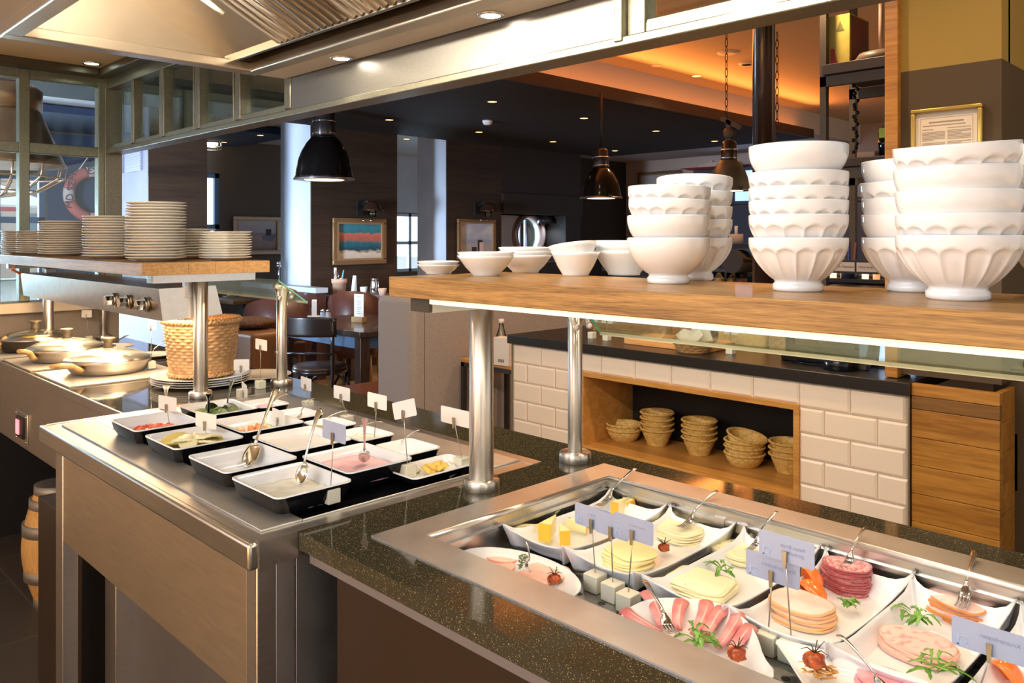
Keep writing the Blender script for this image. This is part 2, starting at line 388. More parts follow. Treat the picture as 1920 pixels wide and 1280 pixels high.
# wall with the niche and porthole
w=MB(); w.box(-8.2,-7.6,7.32,8.90,1.745,2.72); w.box(-8.2,-7.6,7.32,8.90,0,1.10); w.box(-8.5,-7.6,8.58,8.90,1.10,1.745)
w.box(-8.0,-7.56,7.32,8.9,1.745,2.02)
struct('wall_far',w,M['wall_black'])
struct('wall_far',MB().box(-8.6,-8.5,8.9,11.2,0,2.74),M['wall_black'])
# niche back with round opening
cy,cz,rr=8.22,1.47,.265
ys,zs=(7.32,8.58),(1.10,1.745); n=48; inner=[];outer=[]
for i in range(n):
    a=2*PI*i/n; c_,s_=math.cos(a),math.sin(a); inner.append((cy+rr*c_,cz+rr*s_))
    k=min(((ys[1]-cy) if c_>0 else (cy-ys[0]))/max(abs(c_),1e-6),((zs[1]-cz) if s_>0 else (cz-zs[0]))/max(abs(s_),1e-6)); outer.append((cy+k*c_,cz+k*s_))
w=MB(); w.loft([[(-8.0,a,b) for a,b in outer],[(-8.0,a,b) for a,b in inner],[(-8.08,a,b) for a,b in inner],[(-8.08,a,b) for a,b in outer]],False,False,False)
struct('wall_far',w,M['wall_light'])
pw=MB(); pw.loft([[(-8.0,cy+(rr+q)*math.cos(2*PI*i/n),cz+(rr+q)*math.sin(2*PI*i/n)) for i in range(n)] if k==0 else [(xx,cy+(rr+q)*math.cos(2*PI*i/n),cz+(rr+q)*math.sin(2*PI*i/n)) for i in range(n)] for k,(xx,q) in enumerate([(-8.0,.05),(-7.93,.045),(-7.92,.0),(-8.07,-.02),(-8.09,.03)])],False,False,True)
pf=struct('window_4',pw,mat('porthole_rose_metal',(.42,.30,.27),.35,.5))
ob('pane',MB().cyl((-8.08,cy,cz),rr-.01,.006,48,'x'),M['glass'],pf)
ob('mullion',MB().box(-8.075,-8.06,cy+.02,cy+.05,cz-.22,cz+.22),mat('mull',(.5,.6,.75),.5),pf)
# back wall, left restaurant wall
struct('wall_back',MB().box(-8.6,3,11.15,11.3,0,3.0),M['wall_pink'])
struct('wall_left',MB().box(-10.4,-4.66,-2.1,-2,0,.5).box(-10.4,-4.66,-2.1,-2,2.45,2.8),M['wall_pink'])
# right hand painted wall behind the tiled counter, with oak post at its edge
WX0=at_y(1689,200,3.02).x; WX1=at_y(1878,200,3.02).x
zsplit=at_y(1700,134,3.02).z
w=MB().box(WX0,WX1,3.02,3.12,.955,zsplit); struct('wall_right',w,M['wall_umber'])
w=MB().box(WX0,WX1,3.02,3.12,zsplit,2.98); struct('wall_right',w,M['wall_olive'])
w=MB().box(WX1,WX1+1.2,3.12,3.2,0,1.0); w.box(WX1-.05,WX1,3.12,5.5,0,zsplit); struct('wall_right',w,M['wall_umber'])
struct('wall_right',MB().box(WX1-.05,WX1+.0,3.1,5.5,zsplit,2.98),M['wall_olive'])
struct('wall_right',MB().box(WX1-.05,WX1+3,5.5,5.6,0,2.98),M['wall_umber'])
struct('trim_2',MB().box(WX0-.045,WX0,2.99,3.12,.942,2.98),M['oak_panel'],bevel=.003)
# ---------------- kitchen glazed screen
BZ=1.88
bm=MB(); bm.box(-4.62,1.6,1.49,1.57,BZ,BZ+.022)
bm.box(-4.615,1.595,1.51,1.551,BZ+.004,BZ+.05)
bm.box(-4.60,-2.69,1.498,1.552,2.225,2.282)
def px2x(px,Y=1.52): return at_y(px,300,Y).x
for px in (254,310,376,452,546):
    x=px2x(px); bm.box(x-.022,x+.022,1.503,1.547,BZ+.03,2.245)
for px in (311,376,452):
    x=px2x(px)-.045; bm.box(x-.006,x+.006,1.507,1.543,BZ+.03,2.24)
bm.box(-4.662,-4.56,1.487,1.573,1.05,2.284)
xp=-1.157
bm.box(xp-.012,xp+.012,1.485,1.56,BZ+.01,2.3); bm.box(xp+.012,xp+.062,1.505,1.55,BZ+.02,2.3); bm.box(xp+.062,1.6,1.51,1.55,BZ+.045,BZ+.055)
bm.box(-.05,.0,1.50,1.55,BZ+.03,2.3)
wn=struct('window_5',bm,noisy('transom_frame_metal',[(.3,(.21,.20,.155)),(.7,(.28,.27,.21))],(20,20,20),5,4,.40,.9),bevel=.003)
ob('pane',MB().box(-4.58,-2.70,1.525,1.53,BZ+.05,2.25),M['glass'],wn)
ob('pane',MB().box(xp+.06,1.6,1.525,1.53,BZ+.05,2.3),M['glass'],wn)
# solid steel panel of the beam
pn=struct('trim_3',MB().box(-2.665,xp-.012,1.505,1.535,BZ+.02,2.3),M['steel_beam'],bevel=.002)
# left screen (X=-4.6)
lf=MB(); ya=at_x(54,300,-4.6).y; yb=at_x(34,300,-4.6).y
lf.box(-4.64,-4.58,yb,ya,1.12,2.28); lf.box(-4.632,-4.588,-.9,1.5,2.235,2.291); lf.box(-4.634,-4.586,-.9,1.5,1.862,1.915)
lf.box(-4.64,-4.58,1.46,1.5,1.12,2.28); lf.box(-4.64,-4.58,.2,.26,1.1,2.28)
lw=struct('window_6',lf,M['frame'],bevel=.003); ob('pane',MB().box(-4.612,-4.606,-.9,1.47,1.1,2.24),M['glass'],lw)
struct('trim_4',MB().box(-4.68,-4.54,-.9,1.57,1.065,1.12),mat('sill_steel',(.70,.60,.45),.35,.3),bevel=.004)
struct('wall_left',MB().box(-4.66,-4.60,-3.0,-.9,0,2.32),mat('kitchen_wall_warm',(.55,.45,.33),.6))
struct('wall_left',MB().box(-4.66,-4.60,-.9,1.57,0,1.065),mat('taupe_laminate',(.30,.25,.20),.55))
# ---------------- extraction hood
HX0,HX1,HY0,HY1,HZ=-2.70,.9,.592,1.385,2.02
h=MB()
h.box(HX0,HX1,HY0,HY0+.02,HZ,2.55); h.box(HX0,HX0+.02,HY0,HY1,HZ,2.55); h.box(HX1-.02,HX1,HY0,HY1,HZ,2.55); h.box(HX0,HX1,HY1-.02,HY1,HZ,2.55)
h.box(HX0-.001,HX1,HY0-.001,HY0+.05,HZ-.004,HZ+.03); h.box(HX0-.002,HX0+.06,HY0+.001,HY1-.001,HZ-.0046,HZ+.029); h.box(HX0+.001,HX1,HY1-.05,HY1+.001,HZ-.0052,HZ+.028)
hood=thing('extraction_hood','large stainless extraction hood with slanted baffle filters above the buffet','hood',(HX0,HY0,HZ))
o_=(HX0,HY0,HZ)
ob('rim',h,M['steel_hood'],hood,org=o_,bevel=.004)
# slanted inner plate rising towards the cook, gutter below it
k=.5; y0,z0=HY1-.13,HZ+.03
sl=MB(); ym=HY0+.02; zt=z0+k*(y0-ym)
sl.hull8([(HX0+.02,y0,z0),(HX1-.02,y0,z0),(HX1-.02,ym,zt),(HX0+.02,ym,zt)],[(HX0+.02,y0,z0+.01),(HX1-.02,y0,z0+.01),(HX1-.02,ym,zt+.01),(HX0+.02,ym,zt+.01)])
ob('slanted_plate',sl,M['steel_hood'],hood,org=o_)
gt=MB(); gt.box(HX0+.02,HX1-.02,y0-.005,HY1-.05,z0+.015,z0+.03); gt.box(HX0+.05,HX1-.02,y0-.01,y0+.004,z0-.02,z0+.02)
ob('gutter',gt,mat('gutter_steel',(.30,.27,.23),.3,1),hood,org=o_,bevel=.002)
fw=.0
xs=-2.285; step=.036
for fi in range(8):
    fx0=xs+fi*.40; b_=MB(); nn=11
    for j in range(nn):
        x=fx0+.018+j*.0355
        p0=Vector((x,y0-.012,z0+.004-.012)); p1=Vector((x,ym+.05,zt-.02-.012))
        b_.tube([p0,p1],.0125,10)
    fr_=MB()
    for xx in (fx0,fx0+.392):
        fr_.tube([(xx,y0-.005,z0-.008),(xx,ym+.05,zt-.032)],.007,6)
    filt=ob('baffle_filter',b_,M['pole'],hood,org=o_)
    ob('filter_frame',fr_,M['steel'],filt,org=(0,0,0))
    for c_ in kids(filt): c_.location=(-HX0,-HY0,-HZ)
# handle on the left filter border
hd=MB().tube([(xs-.03,y0-.17,z0+.055),(xs-.03,y0-.24,z0+.09)],.008,10); ob('light_tube',hd,mat('tube_white',(.85,.80,.70),.3),hood,org=o_)
area('hood_fill',(-1.5,HY0+.05,HZ+.08),1.9,32,(1,.88,.68),(math.radians(110),0,0),.05)  # unseen light added inside the hood to brighten the filters
# soffit strip with two spots
struct('trim_5',MB().box(HX0+.0,1.6,HY1,1.50,HZ,HZ+.03),mat('soffit_white',(.80,.76,.70),.45),bevel=.002)
def downlight(loc,r,gm,label,grp,cat='ceiling light',ring=M['chrome']):
    o=thing('ceiling_spotlight',label,cat,loc,group=grp)
    a=MB().lathe([(r*.72,-.001),(r*.78,-.006),(r,-.005),(r*1.02,-.0005),(r*1.0,0)],24); ob('ring',a,ring,o)
    ob('lamp_face',MB().cyl((0,0,-.004),r*.72,.003,20),gm,o); return o
p=at_z(640,108,HZ); downlight((p.x,p.y,HZ),.036,M['glow_spot'],'bright spotlight in the white strip beside the left end of the hood','spotlights by the hood')
p=at_z(920,27,HZ); downlight((p.x,p.y,HZ),.036,M['glow_spot'],'bright spotlight in the white strip at the upper middle beside the hood','spotlights by the hood')
for x in (-2.24,-1.55,-.85,-.15): spot('hood_spot',(x,1.43,HZ-.02),6,(1,.88,.72),95,.9)
p=at_z(172,118,KC); downlight((p.x,p.y,KC),.045,M['glow_green'],'round greenish-white light in the cream kitchen ceiling','ceiling light')
ring2=mat('white_ring',(.7,.6,.5),.5)
for i,q in enumerate([(923,190),(1095,221),(1230,245),(898,247),(730,224),(1037,265),(1153,282),(1340,264)]):
    p=at_z(q[0],q[1],2.62); downlight((p.x,p.y,2.62),.055,M['glow_warm'],'small amber downlight set in the big dark acoustic panel','downlights in the dark panel',ring=M['raft_edge'])
for q,l in [((1306,142),'amber downlight in the orange-lit ceiling beside the cove'),((1522,258),'small amber downlight on the ceiling behind the end of the dark panel'),((762,260),'amber downlight in the pale ceiling strip between the two pillars')]:
    z=2.98 if q[0]!=762 else 2.72
    p=at_z(q[0],q[1],z); downlight((p.x,p.y,z),.055,M['glow_warm'],l,None,ring=ring2)
for q in [(420,266),(488,253)]:
    p=at_z(q[0],q[1],2.63); downlight((p.x,p.y,2.63),.05,M['glow_warm'],'amber downlight in the smaller navy panel near the windows','downlights in the navy panel',ring=M['raft_edge'])
for q in [(66,171),(188,185)]:
    p=at_z(q[0],q[1],2.72); downlight((p.x,p.y,2.72),.06,M['glow_warm'],'amber downlight in the pale ceiling beyond the left window screen','downlights beyond the left screen',ring=ring2)
for q,r,l in [((1364,98),.085,'large round white speaker disc in the orange-lit ceiling'),((1229,122),.05,'small round white cover disc in the orange-lit ceiling'),((1400,118),.07,'round slotted air outlet beside the dark column on the ceiling')]:
    p=at_z(q[0],q[1],2.98); b_=MB().lathe([(r*.6,-.012),(r*.97,-.009),(r,0)],32)
    if r==.07:
        for qq in (.3,.55,.8): b_.lathe([(r*qq-.004,-.018),(r*qq+.004,-.018),(r*qq+.004,-.008),(r*qq-.004,-.008)],28)
    solo('ceiling_disc',b_,ring2,l,'ceiling disc',loc=(p.x,p.y,2.98))
p=at_z(914,226,2.62); b_=MB().lathe([(.015,-.045),(.035,-.042),(.05,-.02),(.052,0)],24); sd=thing('smoke_detector','white smoke detector on the dark acoustic panel','smoke detector',(p.x,p.y,2.62)); ob('body',b_,mat('white_plastic',(.8,.78,.75),.4),sd); ob('slots',MB().lathe([(.036,-.040),(.046,-.026)],16),M['blackm'],sd)
# exterior beyond the windows
ex=mat('facade_pink',(.70,.55,.50),.8)
b_=MB().box(-34,-33,2,14,0,7); e=solo('neighbour_house',b_,ex,'pale rose house across the street seen through the windows','building')
e2=MB()
for yy in range(6):
    for zz in range(3): e2.box(-33.0,-32.95,3+yy*1.7,3.9+yy*1.7,.8+zz*2.1,2.3+zz*2.1)
ob('windows',e2,mat('ext_win',(.2,.28,.4),.2),e)
struct('ground_outside',MB().box(-60,-10.6,-30,40,-.2,-.1),mat('paving',(.5,.5,.5),.8))
pz=thing('parasol','red and white parasol outside beyond the left window','parasol',(-19,3.8,-.1))
def cone(cx,r0,z0,z1,n=8): return
for i in range(8):
    a0,a1=2*PI*i/8,2*PI*(i+1)/8
    if True:
        b_=MB().add([(0,0,2.75),(1.7*math.cos(a0),1.7*math.sin(a0),2.15),(1.7*math.cos(a1),1.7*math.sin(a1),2.15),(0,0,2.71),(1.7*math.cos(a0),1.7*math.sin(a0),2.11),(1.7*math.cos(a1),1.7*math.sin(a1),2.11)],[(0,1,2),(5,4,3),(0,3,4,1),(1,4,5,2),(2,5,3,0)])
        ob('canopy_panel',b_,mat('parasol_red',(.75,.08,.07),.7) if i%2 else mat('parasol_white',(.85,.8,.8),.7),pz)
ob('pole',MB().cyl((0,0,0),.03,2.7),M['steel'],pz)
CT=.902
# ================================================================== COUNTERS
# ---- stainless cold station (middle)
o_=(-2.0,1.1,0)
st=thing('cold_buffet_counter','brushed stainless counter with a sunken dark well holding black dishes','buffet counter',o_)
d=MB(); X0,X1,Y0,Y1=-2.600,-1.333,.673,1.415
wx0,wx1,wy0,wy1=-2.40,-1.375,.80,1.27
for a in ((X0,X1,Y0,wy0),(X0,X1,wy1,Y1),(X0,wx0,wy0,wy1),(wx1,X1,wy0,wy1)): d.box(*a,CT-.045,CT)
ob('worktop',d,M['steel_x'],st,org=o_)
e=MB(); e.box(X0-.003,X1+.003,Y0-.004,Y0+.016,CT-.047,CT+.001); ob('side_lip',MB().box(X1-.012,X1+.003,Y0+.0165,.765,CT-.047,CT+.001),M['steel_x'],st,org=o_); ob('side_lip',MB().box(X0-.003,X0+.012,Y0+.0165,Y1,CT-.047,CT+.001),M['steel_x'],st,org=o_)
ob('front_lip',e,M['steel_x'],st,org=o_,bevel=.006,seg=3)
b_=MB(); ix0,ix1,iy0,iy1=-2.555,-1.375,.716,1.385
for a in ((ix0,ix1,iy0,iy0+.085),(ix0,ix1,wy1,iy1),(ix0,wx0,iy0+.085,wy1),(wx1-.0,ix1+.002,iy0+.085,wy1)): b_.box(*a,CT,CT+.004)
ob('raised_deck',b_,M['steel_rim'],st,org=o_,bevel=.0015)
ob('well',MB().box(wx0,wx1,wy0,wy1,CT-.04,CT-.012),M['black'],st,org=o_)
# back strip
ob('back_strip',MB().box(X0,-1.333,1.387,1.418,CT-.0,CT+.0015),M['steel_x'],st,org=o_)
fp=MB(); fp.box(-2.51,-1.385,.692,.705,.605,CT-.045)
ob('front_panel',fp,noisy('warm_tinted_steel',[(.3,(.56,.48,.36)),(.7,(.64,.56,.44))],(1,1,12),10,5,.42,1,0,None,.03),st,org=o_)  # warm tint: the golden reflection is put into the steel colour
s_=MB(); s_.box(-1.385,-1.345,.692,.73,0,CT-.045); ob('corner_post',s_,M['steel'],st,org=o_,bevel=.002)
s_=MB(); s_.box(-1.36,-1.346,.73,.768,0,CT-.045); s_.box(-1.36,-1.347,.771,.86,0,CT-.045); ob('side_panel',s_,M['steel_rim'],st,org=o_,bevel=.001)
s_=MB(); s_.box(-2.515,-2.455,.690,.73,0,CT-.045); s_.box(-2.455,-2.37,.80,.86,0,.62); ob('left_leg',s_,M['steel'],st,org=o_,bevel=.002)
s_=MB(); s_.box(-2.37,-1.385,.84,.86,0,.86); ob('recess_panel',s_,noisy('recess_steel',[(.3,(.30,.29,.29)),(.7,(.36,.35,.35))],(1,1,1),3,3,.42,.9),st,org=o_)
s_=MB().box(-2.50,-1.365,.86,1.40,.02,.84); ob('body',s_,M['darkpanel'],st,org=o_)
ob('panel_seam',MB().box(-2.51,-1.385,.6905,.6925,.853,.8555),M['blackm'],st,org=o_)
# ---- granite cold station (right)
o_=(-.3,1.1,0)
g=thing('granite_buffet_counter','dark speckled granite counter with a steel framed cold display well','buffet counter',o_)
GX0,GX1=-1.331,.60; GY0,GY1=.766,1.592
rx0,rx1,ry0,ry1=-1.215,.55,.845,1.508
d=MB()
for a in ((GX0,GX1,GY0,ry0+.02),(GX0,GX1,ry1-.02,GY1),(GX0,rx0+.02,ry0+.02,ry1-.02),(rx1-.02,GX1,ry0+.02,ry1-.02)): d.box(*a,CT-.032,CT)
d.box(-2.600,-1.331,1.42,GY1,CT-.032,CT)
ob('granite_top',d,M['granite'],g,org=o_)
ob('grey_underlip',MB().box(GX0+.02,GX1,GY0+.012,GY0+.05,CT-.055,CT-.032),mat('grey_lip',(.16,.14,.135),.4),g,org=o_)
ob('front_panel',MB().box(GX0+.06,GX1,GY0+.045,GY0+.06,0,CT-.055),mat('espresso_panel',(.030,.016,.008),.35),g,org=o_)
ob('side_panel',MB().box(GX0+.06,GX0+.075,GY0+.06,GY1-.03,0,CT-.055),M['darkpanel'],g,org=o_)
ob('body',MB().box(GX0+.075,GX1,GY1-.05,GY1-.03,0,CT-.055),M['darkpanel'],g,org=o_)
# steel rim with folded inner ledge
ox0,ox1,oy0,oy1=-1.142,.50,.918,1.43
rm=MB()
for a in ((rx0,rx1,ry0,oy0),(rx0,rx1,oy1,ry1),(rx0,ox0,oy0,oy1),(ox1,rx1,oy0,oy1)): rm.box(*a,CT-.004,CT+.003)
ob('steel_rim',rm,M['steel_rim'],g,org=o_)
ZF=.830
wl=MB(); t_=.004
wl.box(ox0-t_,ox1,oy0-t_,oy0,ZF,CT+.002); wl.box(ox0-t_,ox0,oy0,oy1,ZF,CT+.002); wl.box(ox0-t_,ox1,oy1,oy1+t_,ZF,CT+.002); wl.box(ox1,ox1+t_,oy0,oy1,ZF,CT+.002)
wl.box(ox0,ox0+.006,oy0,oy1,.872,.880); wl.box(ox0,ox1,oy1-.006,oy1,.872,.880)
ob('well_wall',wl,M['steel_x'],g,org=o_)
bv=MB()
for (xa,ya,xb,yb) in ((ox0,oy0,ox0,oy1),(ox0,oy1,ox1,oy1)): bv.tube([(xa,ya,CT),(xb,yb,CT)],.006,8)
ob('bright_lip',bv,M['pole'],g,org=o_)
# perforated trays
holes=MB()
tr=MB()
for i in range(5):
    x0=ox0+i*.325; tr.box(x0+.002,min(x0+.322,ox1),oy0,oy1,ZF-.006,ZF)
    for a in range(6):
        for b in range(9):
            holes.cyl((x0+.035+a*.05,oy0+.03+b*.055,ZF-.0005),.0062,.0011,12)
tray=ob('perforated_tray',tr,noisy('tray_steel',[(.3,(.36,.36,.36)),(.7,(.46,.46,.46))],(20,1,1),6,4,.34,1),g,org=o_)
ob('holes',holes,M['blackm'],tray,org=o_)
bk=MB()
for px,py in ((1350,978),(1392,991)):
    p=at_y(px,py,oy1-.003); bk.box(p.x-.012,p.x+.012,oy1-.008,oy1,p.z-.009,p.z+.009)
ob('bracket',bk,M['steel'],g,org=o_)
# ---- left hot station
o_=(-3.6,1.2,0)
h=thing('hot_buffet_counter','grey granite hot counter under the heat lamp with steel fascia','buffet counter',o_)
ob('granite_top',MB().box(-4.58,-2.603,.905,1.592,CT-.03,CT),M['granite_left'],h,org=o_)
ob('fascia',MB().box(-4.58,-2.80,.907,.925,.585,CT-.03),M['steel'],h,org=o_,bevel=.003)
ob('fascia_end',MB().box(-2.79,-2.603,.907,.925,.56,CT-.03),M['steel'],h,org=o_,bevel=.003)
ob('front_edge',MB().box(-4.58,-2.603,.898,.907,CT-.032,CT-.001),M['steel'],h,org=o_,bevel=.002)
ob('back_body',MB().box(-4.56,-2.66,1.50,1.56,0,.87),M['blackm'],h,org=o_)
ob('shade_panel',MB().box(-4.57,-4.50,.93,1.50,0,.86),M['blackm'],h,org=o_)  # added black panel: the dark under the counter put into its colour
ob('end_post',MB().box(-2.84,-2.80,.925,.96,0,.59),M['steel'],h,org=o_)
# isolator switch
sx=at_y(43,800,.907); o2=thing('isolator_switch','steel framed rocker switch with red light on the hot counter fascia','switch',(sx.x,.907,sx.z))
ob('plate',MB().box(-.085,.085,-.006,0,-.062,.062),M['steel'],o2,bevel=.003)
ob('rocker_frame',MB().box(-.05,.05,-.014,-.005,-.042,.042),M['blackm'],o2,bevel=.003)
ob('red_light',MB().box(-.034,.002,-.019,-.013,-.028,.03),emis('red_indicator',(1,.12,.18),1.2),o2)
sc=MB()
for a in (-.072,.072):
    for b in (-.05,.05): sc.cyl((a,-.009,b),.005,.004,8,'y')
ob('screws',sc,M['chrome'],o2)
# dark stand and barrel at floor left
solo('bin_cabinet',MB().box(-2.96,-2.53,.76,.84,0,.60),M['darkpanel'],'dark brown cabinet standing beside the steel counter','cabinet',bevel=.003)
bx=at_z(100,1165,0)
b_=MB()
prof=[]
Hb=.46; bc=(-3.56,.98)
for i in range(17):
    t=i/16; prof.append((.070+.052*math.sin(PI*t),Hb*t))
br=thing('wine_barrel','pale oak barrel with grey hoops on the dark floor','barrel',(bc[0],bc[1],0))
ob('staves',MB().lathe([(0,0)]+prof+[(0,Hb)],32),wood('barrel_oak',(.45,.24,.06),(.68,.42,.16),'z',6,.5),br)
for t in (.04,.28,.66,.86,.97):
    r=.070+.052*math.sin(PI*t)
    ob('hoop',MB().lathe([(r-.002,Hb*t-.022),(r+.004,Hb*t-.022),(r+.004,Hb*t+.022),(r-.002,Hb*t+.022)],32),mat('hoop_grey',(.32,.30,.27),.5,.6),br)
struct('baseboard_left',MB().box(-4.60,-4.585,-.9,1.5,0,.05),M['steel'])
# ================================================================== SHELVES
SZ=1.36
def plankshelf(name,label,x0,x1,y0,y1,th=.04):
    o_=((x0+x1)/2,(y0+y1)/2,SZ-th); s=thing(name,label,'shelf',o_)
    m=MB(); m.box(x0,x1,y0,y1,SZ-th,SZ); ob('board',m,M['oak'],s,org=o_,bevel=.0015); return s,o_
s1,o1=plankshelf('oak_shelf','thick oak shelf carrying white bowls over the granite counter',-1.357,.75,.988,1.315)
ob('support_rail',MB().box(-1.317,-1.256,1.02,1.55,SZ-.07,SZ-.041),M['steel_x'],s1,org=o1)
ob('rail_end_cap',MB().box(-1.316,-1.257,1.012,1.02,SZ-.069,SZ-.042),mat('cap_black',(.05,.045,.035),.3),s1,org=o1)
ob('lower_rail',MB().box(-1.256,.75,1.28,1.30,SZ-.068,SZ-.042),M['steel_x'],s1,org=o1)
l=ob('led_strip',MB().box(-1.25,.75,1.008,1.022,SZ-.051,SZ-.0405),M['glow_led'],s1,org=o1); l['label']='glowing warm white light strip'
s2,o2=plankshelf('oak_shelf','thick oak shelf carrying stacks of plates over the hot counter',-4.56,-2.60,.955,1.385)
ee=MB()
for i,(a,b) in enumerate(((.955,1.10),(1.10,1.19),(1.19,1.29),(1.29,1.385))): ee.box(-2.5995,-2.598,a+.0005,b-.0005,SZ-.0395,SZ-.0005)
ob('end_grain',ee,M['oak_end'],s2,org=o2)
ob('support_rail',MB().box(-2.66,-2.625,1.0,1.345,SZ-.066,SZ-.041),M['steel_x'],s2,org=o2)
ob('rail_end_cap',MB().box(-2.659,-2.626,.992,1.0,SZ-.065,SZ-.042),M['chrome'],s2,org=o2)
ob('middle_rail',MB().box(-4.3,-2.66,1.16,1.20,SZ-.066,SZ-.041),M['steel_x'],s2,org=o2)
ob('far_support_rail',MB().box(-4.42,-4.38,1.0,1.345,SZ-.066,SZ-.041),M['steel_x'],s2,org=o2)
area('shelf_led',(-.3,1.03,SZ-.062),1.8,2.6,(1,.86,.66),(math.radians(-8),0,0),.03)
# poles
def pole(x,y,ztop,r,label,grp=None,fl=.039,clamps=False,knob=False):
    o=thing('support_pole',label,'pole',(x,y,CT),group=grp)
    ob('tube',MB().cyl((0,0,0),r,ztop-CT,32),M['pole'],o)
    ob('base_flange',MB().lathe([(0,0),(fl,0),(fl,.018),(fl-.003,.022),(0,.022)],36),M['pole'],o)
    if clamps:
        c=MB(); c.tube([(0,-.03,ztop-CT+.012),(0,.055,ztop-CT-.022)],.012,12); 
        for yy in (-.02,.03): c.tube([(.0,yy,ztop-CT-.005),(.018,yy,ztop-CT-.03)],.007,8); c.ball((.02,yy,ztop-CT-.034),.009)
        ob('clamp',c,M['pole'],o)
    if knob: ob('screw_knob',MB().cyl((.0,-r-.006,.12),.008,.008,12,'y'),M['chrome'],o)
    return o
pole(-1.287,1.18,SZ-.07,.0265,'thick polished steel pole at the corner of the granite counter')
pole(-1.287,1.487,SZ-.10,.0175,'slim steel pole behind the cold display holding the glass guard',clamps=True)
pole(-2.677,1.175,SZ-.066,.0235,'thick steel pole between the basket and the black dishes')
pole(-2.70,1.487,1.255,.019,'slim steel pole in front of the dark chair holding the glass guard',clamps=True,knob=True)
pole(-4.40,1.175,SZ-.066,.0235,'thick steel pole behind the farthest pan')
pa=at_y(194,600,1.487); pole(pa.x,1.487,1.255,.019,'slim steel pole between the far card holders',clamps=True)
pa=at_y(335,600,1.487); pole(pa.x,1.487,1.255,.019,'slim steel pole behind the tall wicker basket',clamps=True)
# glass guards
def guard(label,x0,x1,ya,za,yb,zb):
    o=thing('glass_guard',label,'glass guard',(x0,ya,za)); t=.006
    g_=MB().hull8([(x0,ya,za),(x1,ya,za),(x1,yb,zb),(x0,yb,zb)],[(x0,ya,za+t),(x1,ya,za+t),(x1,yb,zb+t),(x0,yb,zb+t)]); ob('pane',g_,M['guard'],o,org=(x0,ya,za))
    e_=MB().box(x0,x1,yb-.0005,yb+.003,zb-.001,zb+t+.001); ob('lower_edge',e_,mat('led_lit_glass_edge',(.85,.92,.78),.4),o,org=(x0,ya,za))  # lower edge: the LED light on it is put into the pale colour
    for xx in (x0,x1):
        e_=MB().hull8([(xx-.0015,ya,za),(xx+.0015,ya,za),(xx+.0015,yb,zb),(xx-.0015,yb,zb)],[(xx-.0015,ya,za+t),(xx+.0015,ya,za+t),(xx+.0015,yb,zb+t),(xx-.0015,yb,zb+t)])
        ob('side_edge',e_,M['glass_edge'],o,org=(x0,ya,za))
    return o
pr=at_x(1125,627,-1.235); guard('long tilted glass guard below the oak shelf of bowls',-1.235,.75,1.46,1.275,pr.y,pr.z)
pl=at_x(575,568,-2.62); guard('tilted glass guard with green edges beside the shelf of plates',-4.45,-2.62,1.43,1.285,pl.y,pl.z)
# heat lamp housing
o_=(-3.5,1.15,1.3)
hl=thing('heat_lamp','long stainless heat lamp housing with three control knobs under the left shelf','heat lamp',o_)
zt=1.272; zb=1.165; xa,xb=-4.36,-2.70
def sec(x,k): return [(x,1.045,zt),(x,1.238,zt+.003),(x,1.262,zb+.01),(x,1.058,zb)]
hb=MB(); hb.add(sec(xa,0)+sec(xb,0),[(0,1,5,4),(1,2,6,5),(3,0,4,7),(4,5,6,7),(3,2,1,0)]); 
hb.add([(xa,1.06,zb+.03),(xa,1.26,zb+.03),(xb,1.26,zb+.03),(xb,1.06,zb+.03)],[(0,1,2,3)])
ob('housing',hb,noisy('lamp_steel',[(.3,(.66,.61,.54)),(.7,(.74,.70,.63))],(8,8,8),4,5,.30,1,.01,.0004,.04),hl,org=o_)
for px in (217,243,276):
    q=at_y(px,{217:562,243:566,276:571}[px],1.05); kx=q.x
    kk=MB().cyl((kx,1.012,q.z),.018,.03,6,'y',False); b_=ob('control_knob',kk,M['chrome'],hl,org=o_,bevel=.001)
    ob('knob_collar',MB().cyl((kx,1.036,q.z),.026,.014,24,'y'),mat('collar_bronze',(.30,.26,.20),.3,1),b_,org=o_)
tb=MB()
for yy in (1.10,1.20): tb.cyl((xa+.05,yy,zb+.015),.008,xb-xa-.1,10,'x')
ob('heating_tube',tb,emis('heater_glow',(1,.55,.2),7),hl,org=o_)
ob('hanger',MB().box(-2.72,-2.697,1.13,1.175,zt-.035,SZ-.066).box(-4.3,-4.27,1.13,1.175,zt-.01,SZ-.066),M['steel'],hl,org=o_,bevel=.002)
ob('cable',MB().tube([(-4.25,1.02,zt),(-4.27,.99,zt+.02),(-4.24,1.0,zt+.045)],.006,8),mat('cable_orange',(.8,.2,.05),.5),hl,org=o_)
area('heat_light',(-3.5,1.16,zb-.003),1.55,7.5,(1,.72,.46),(0,0,0),.14)
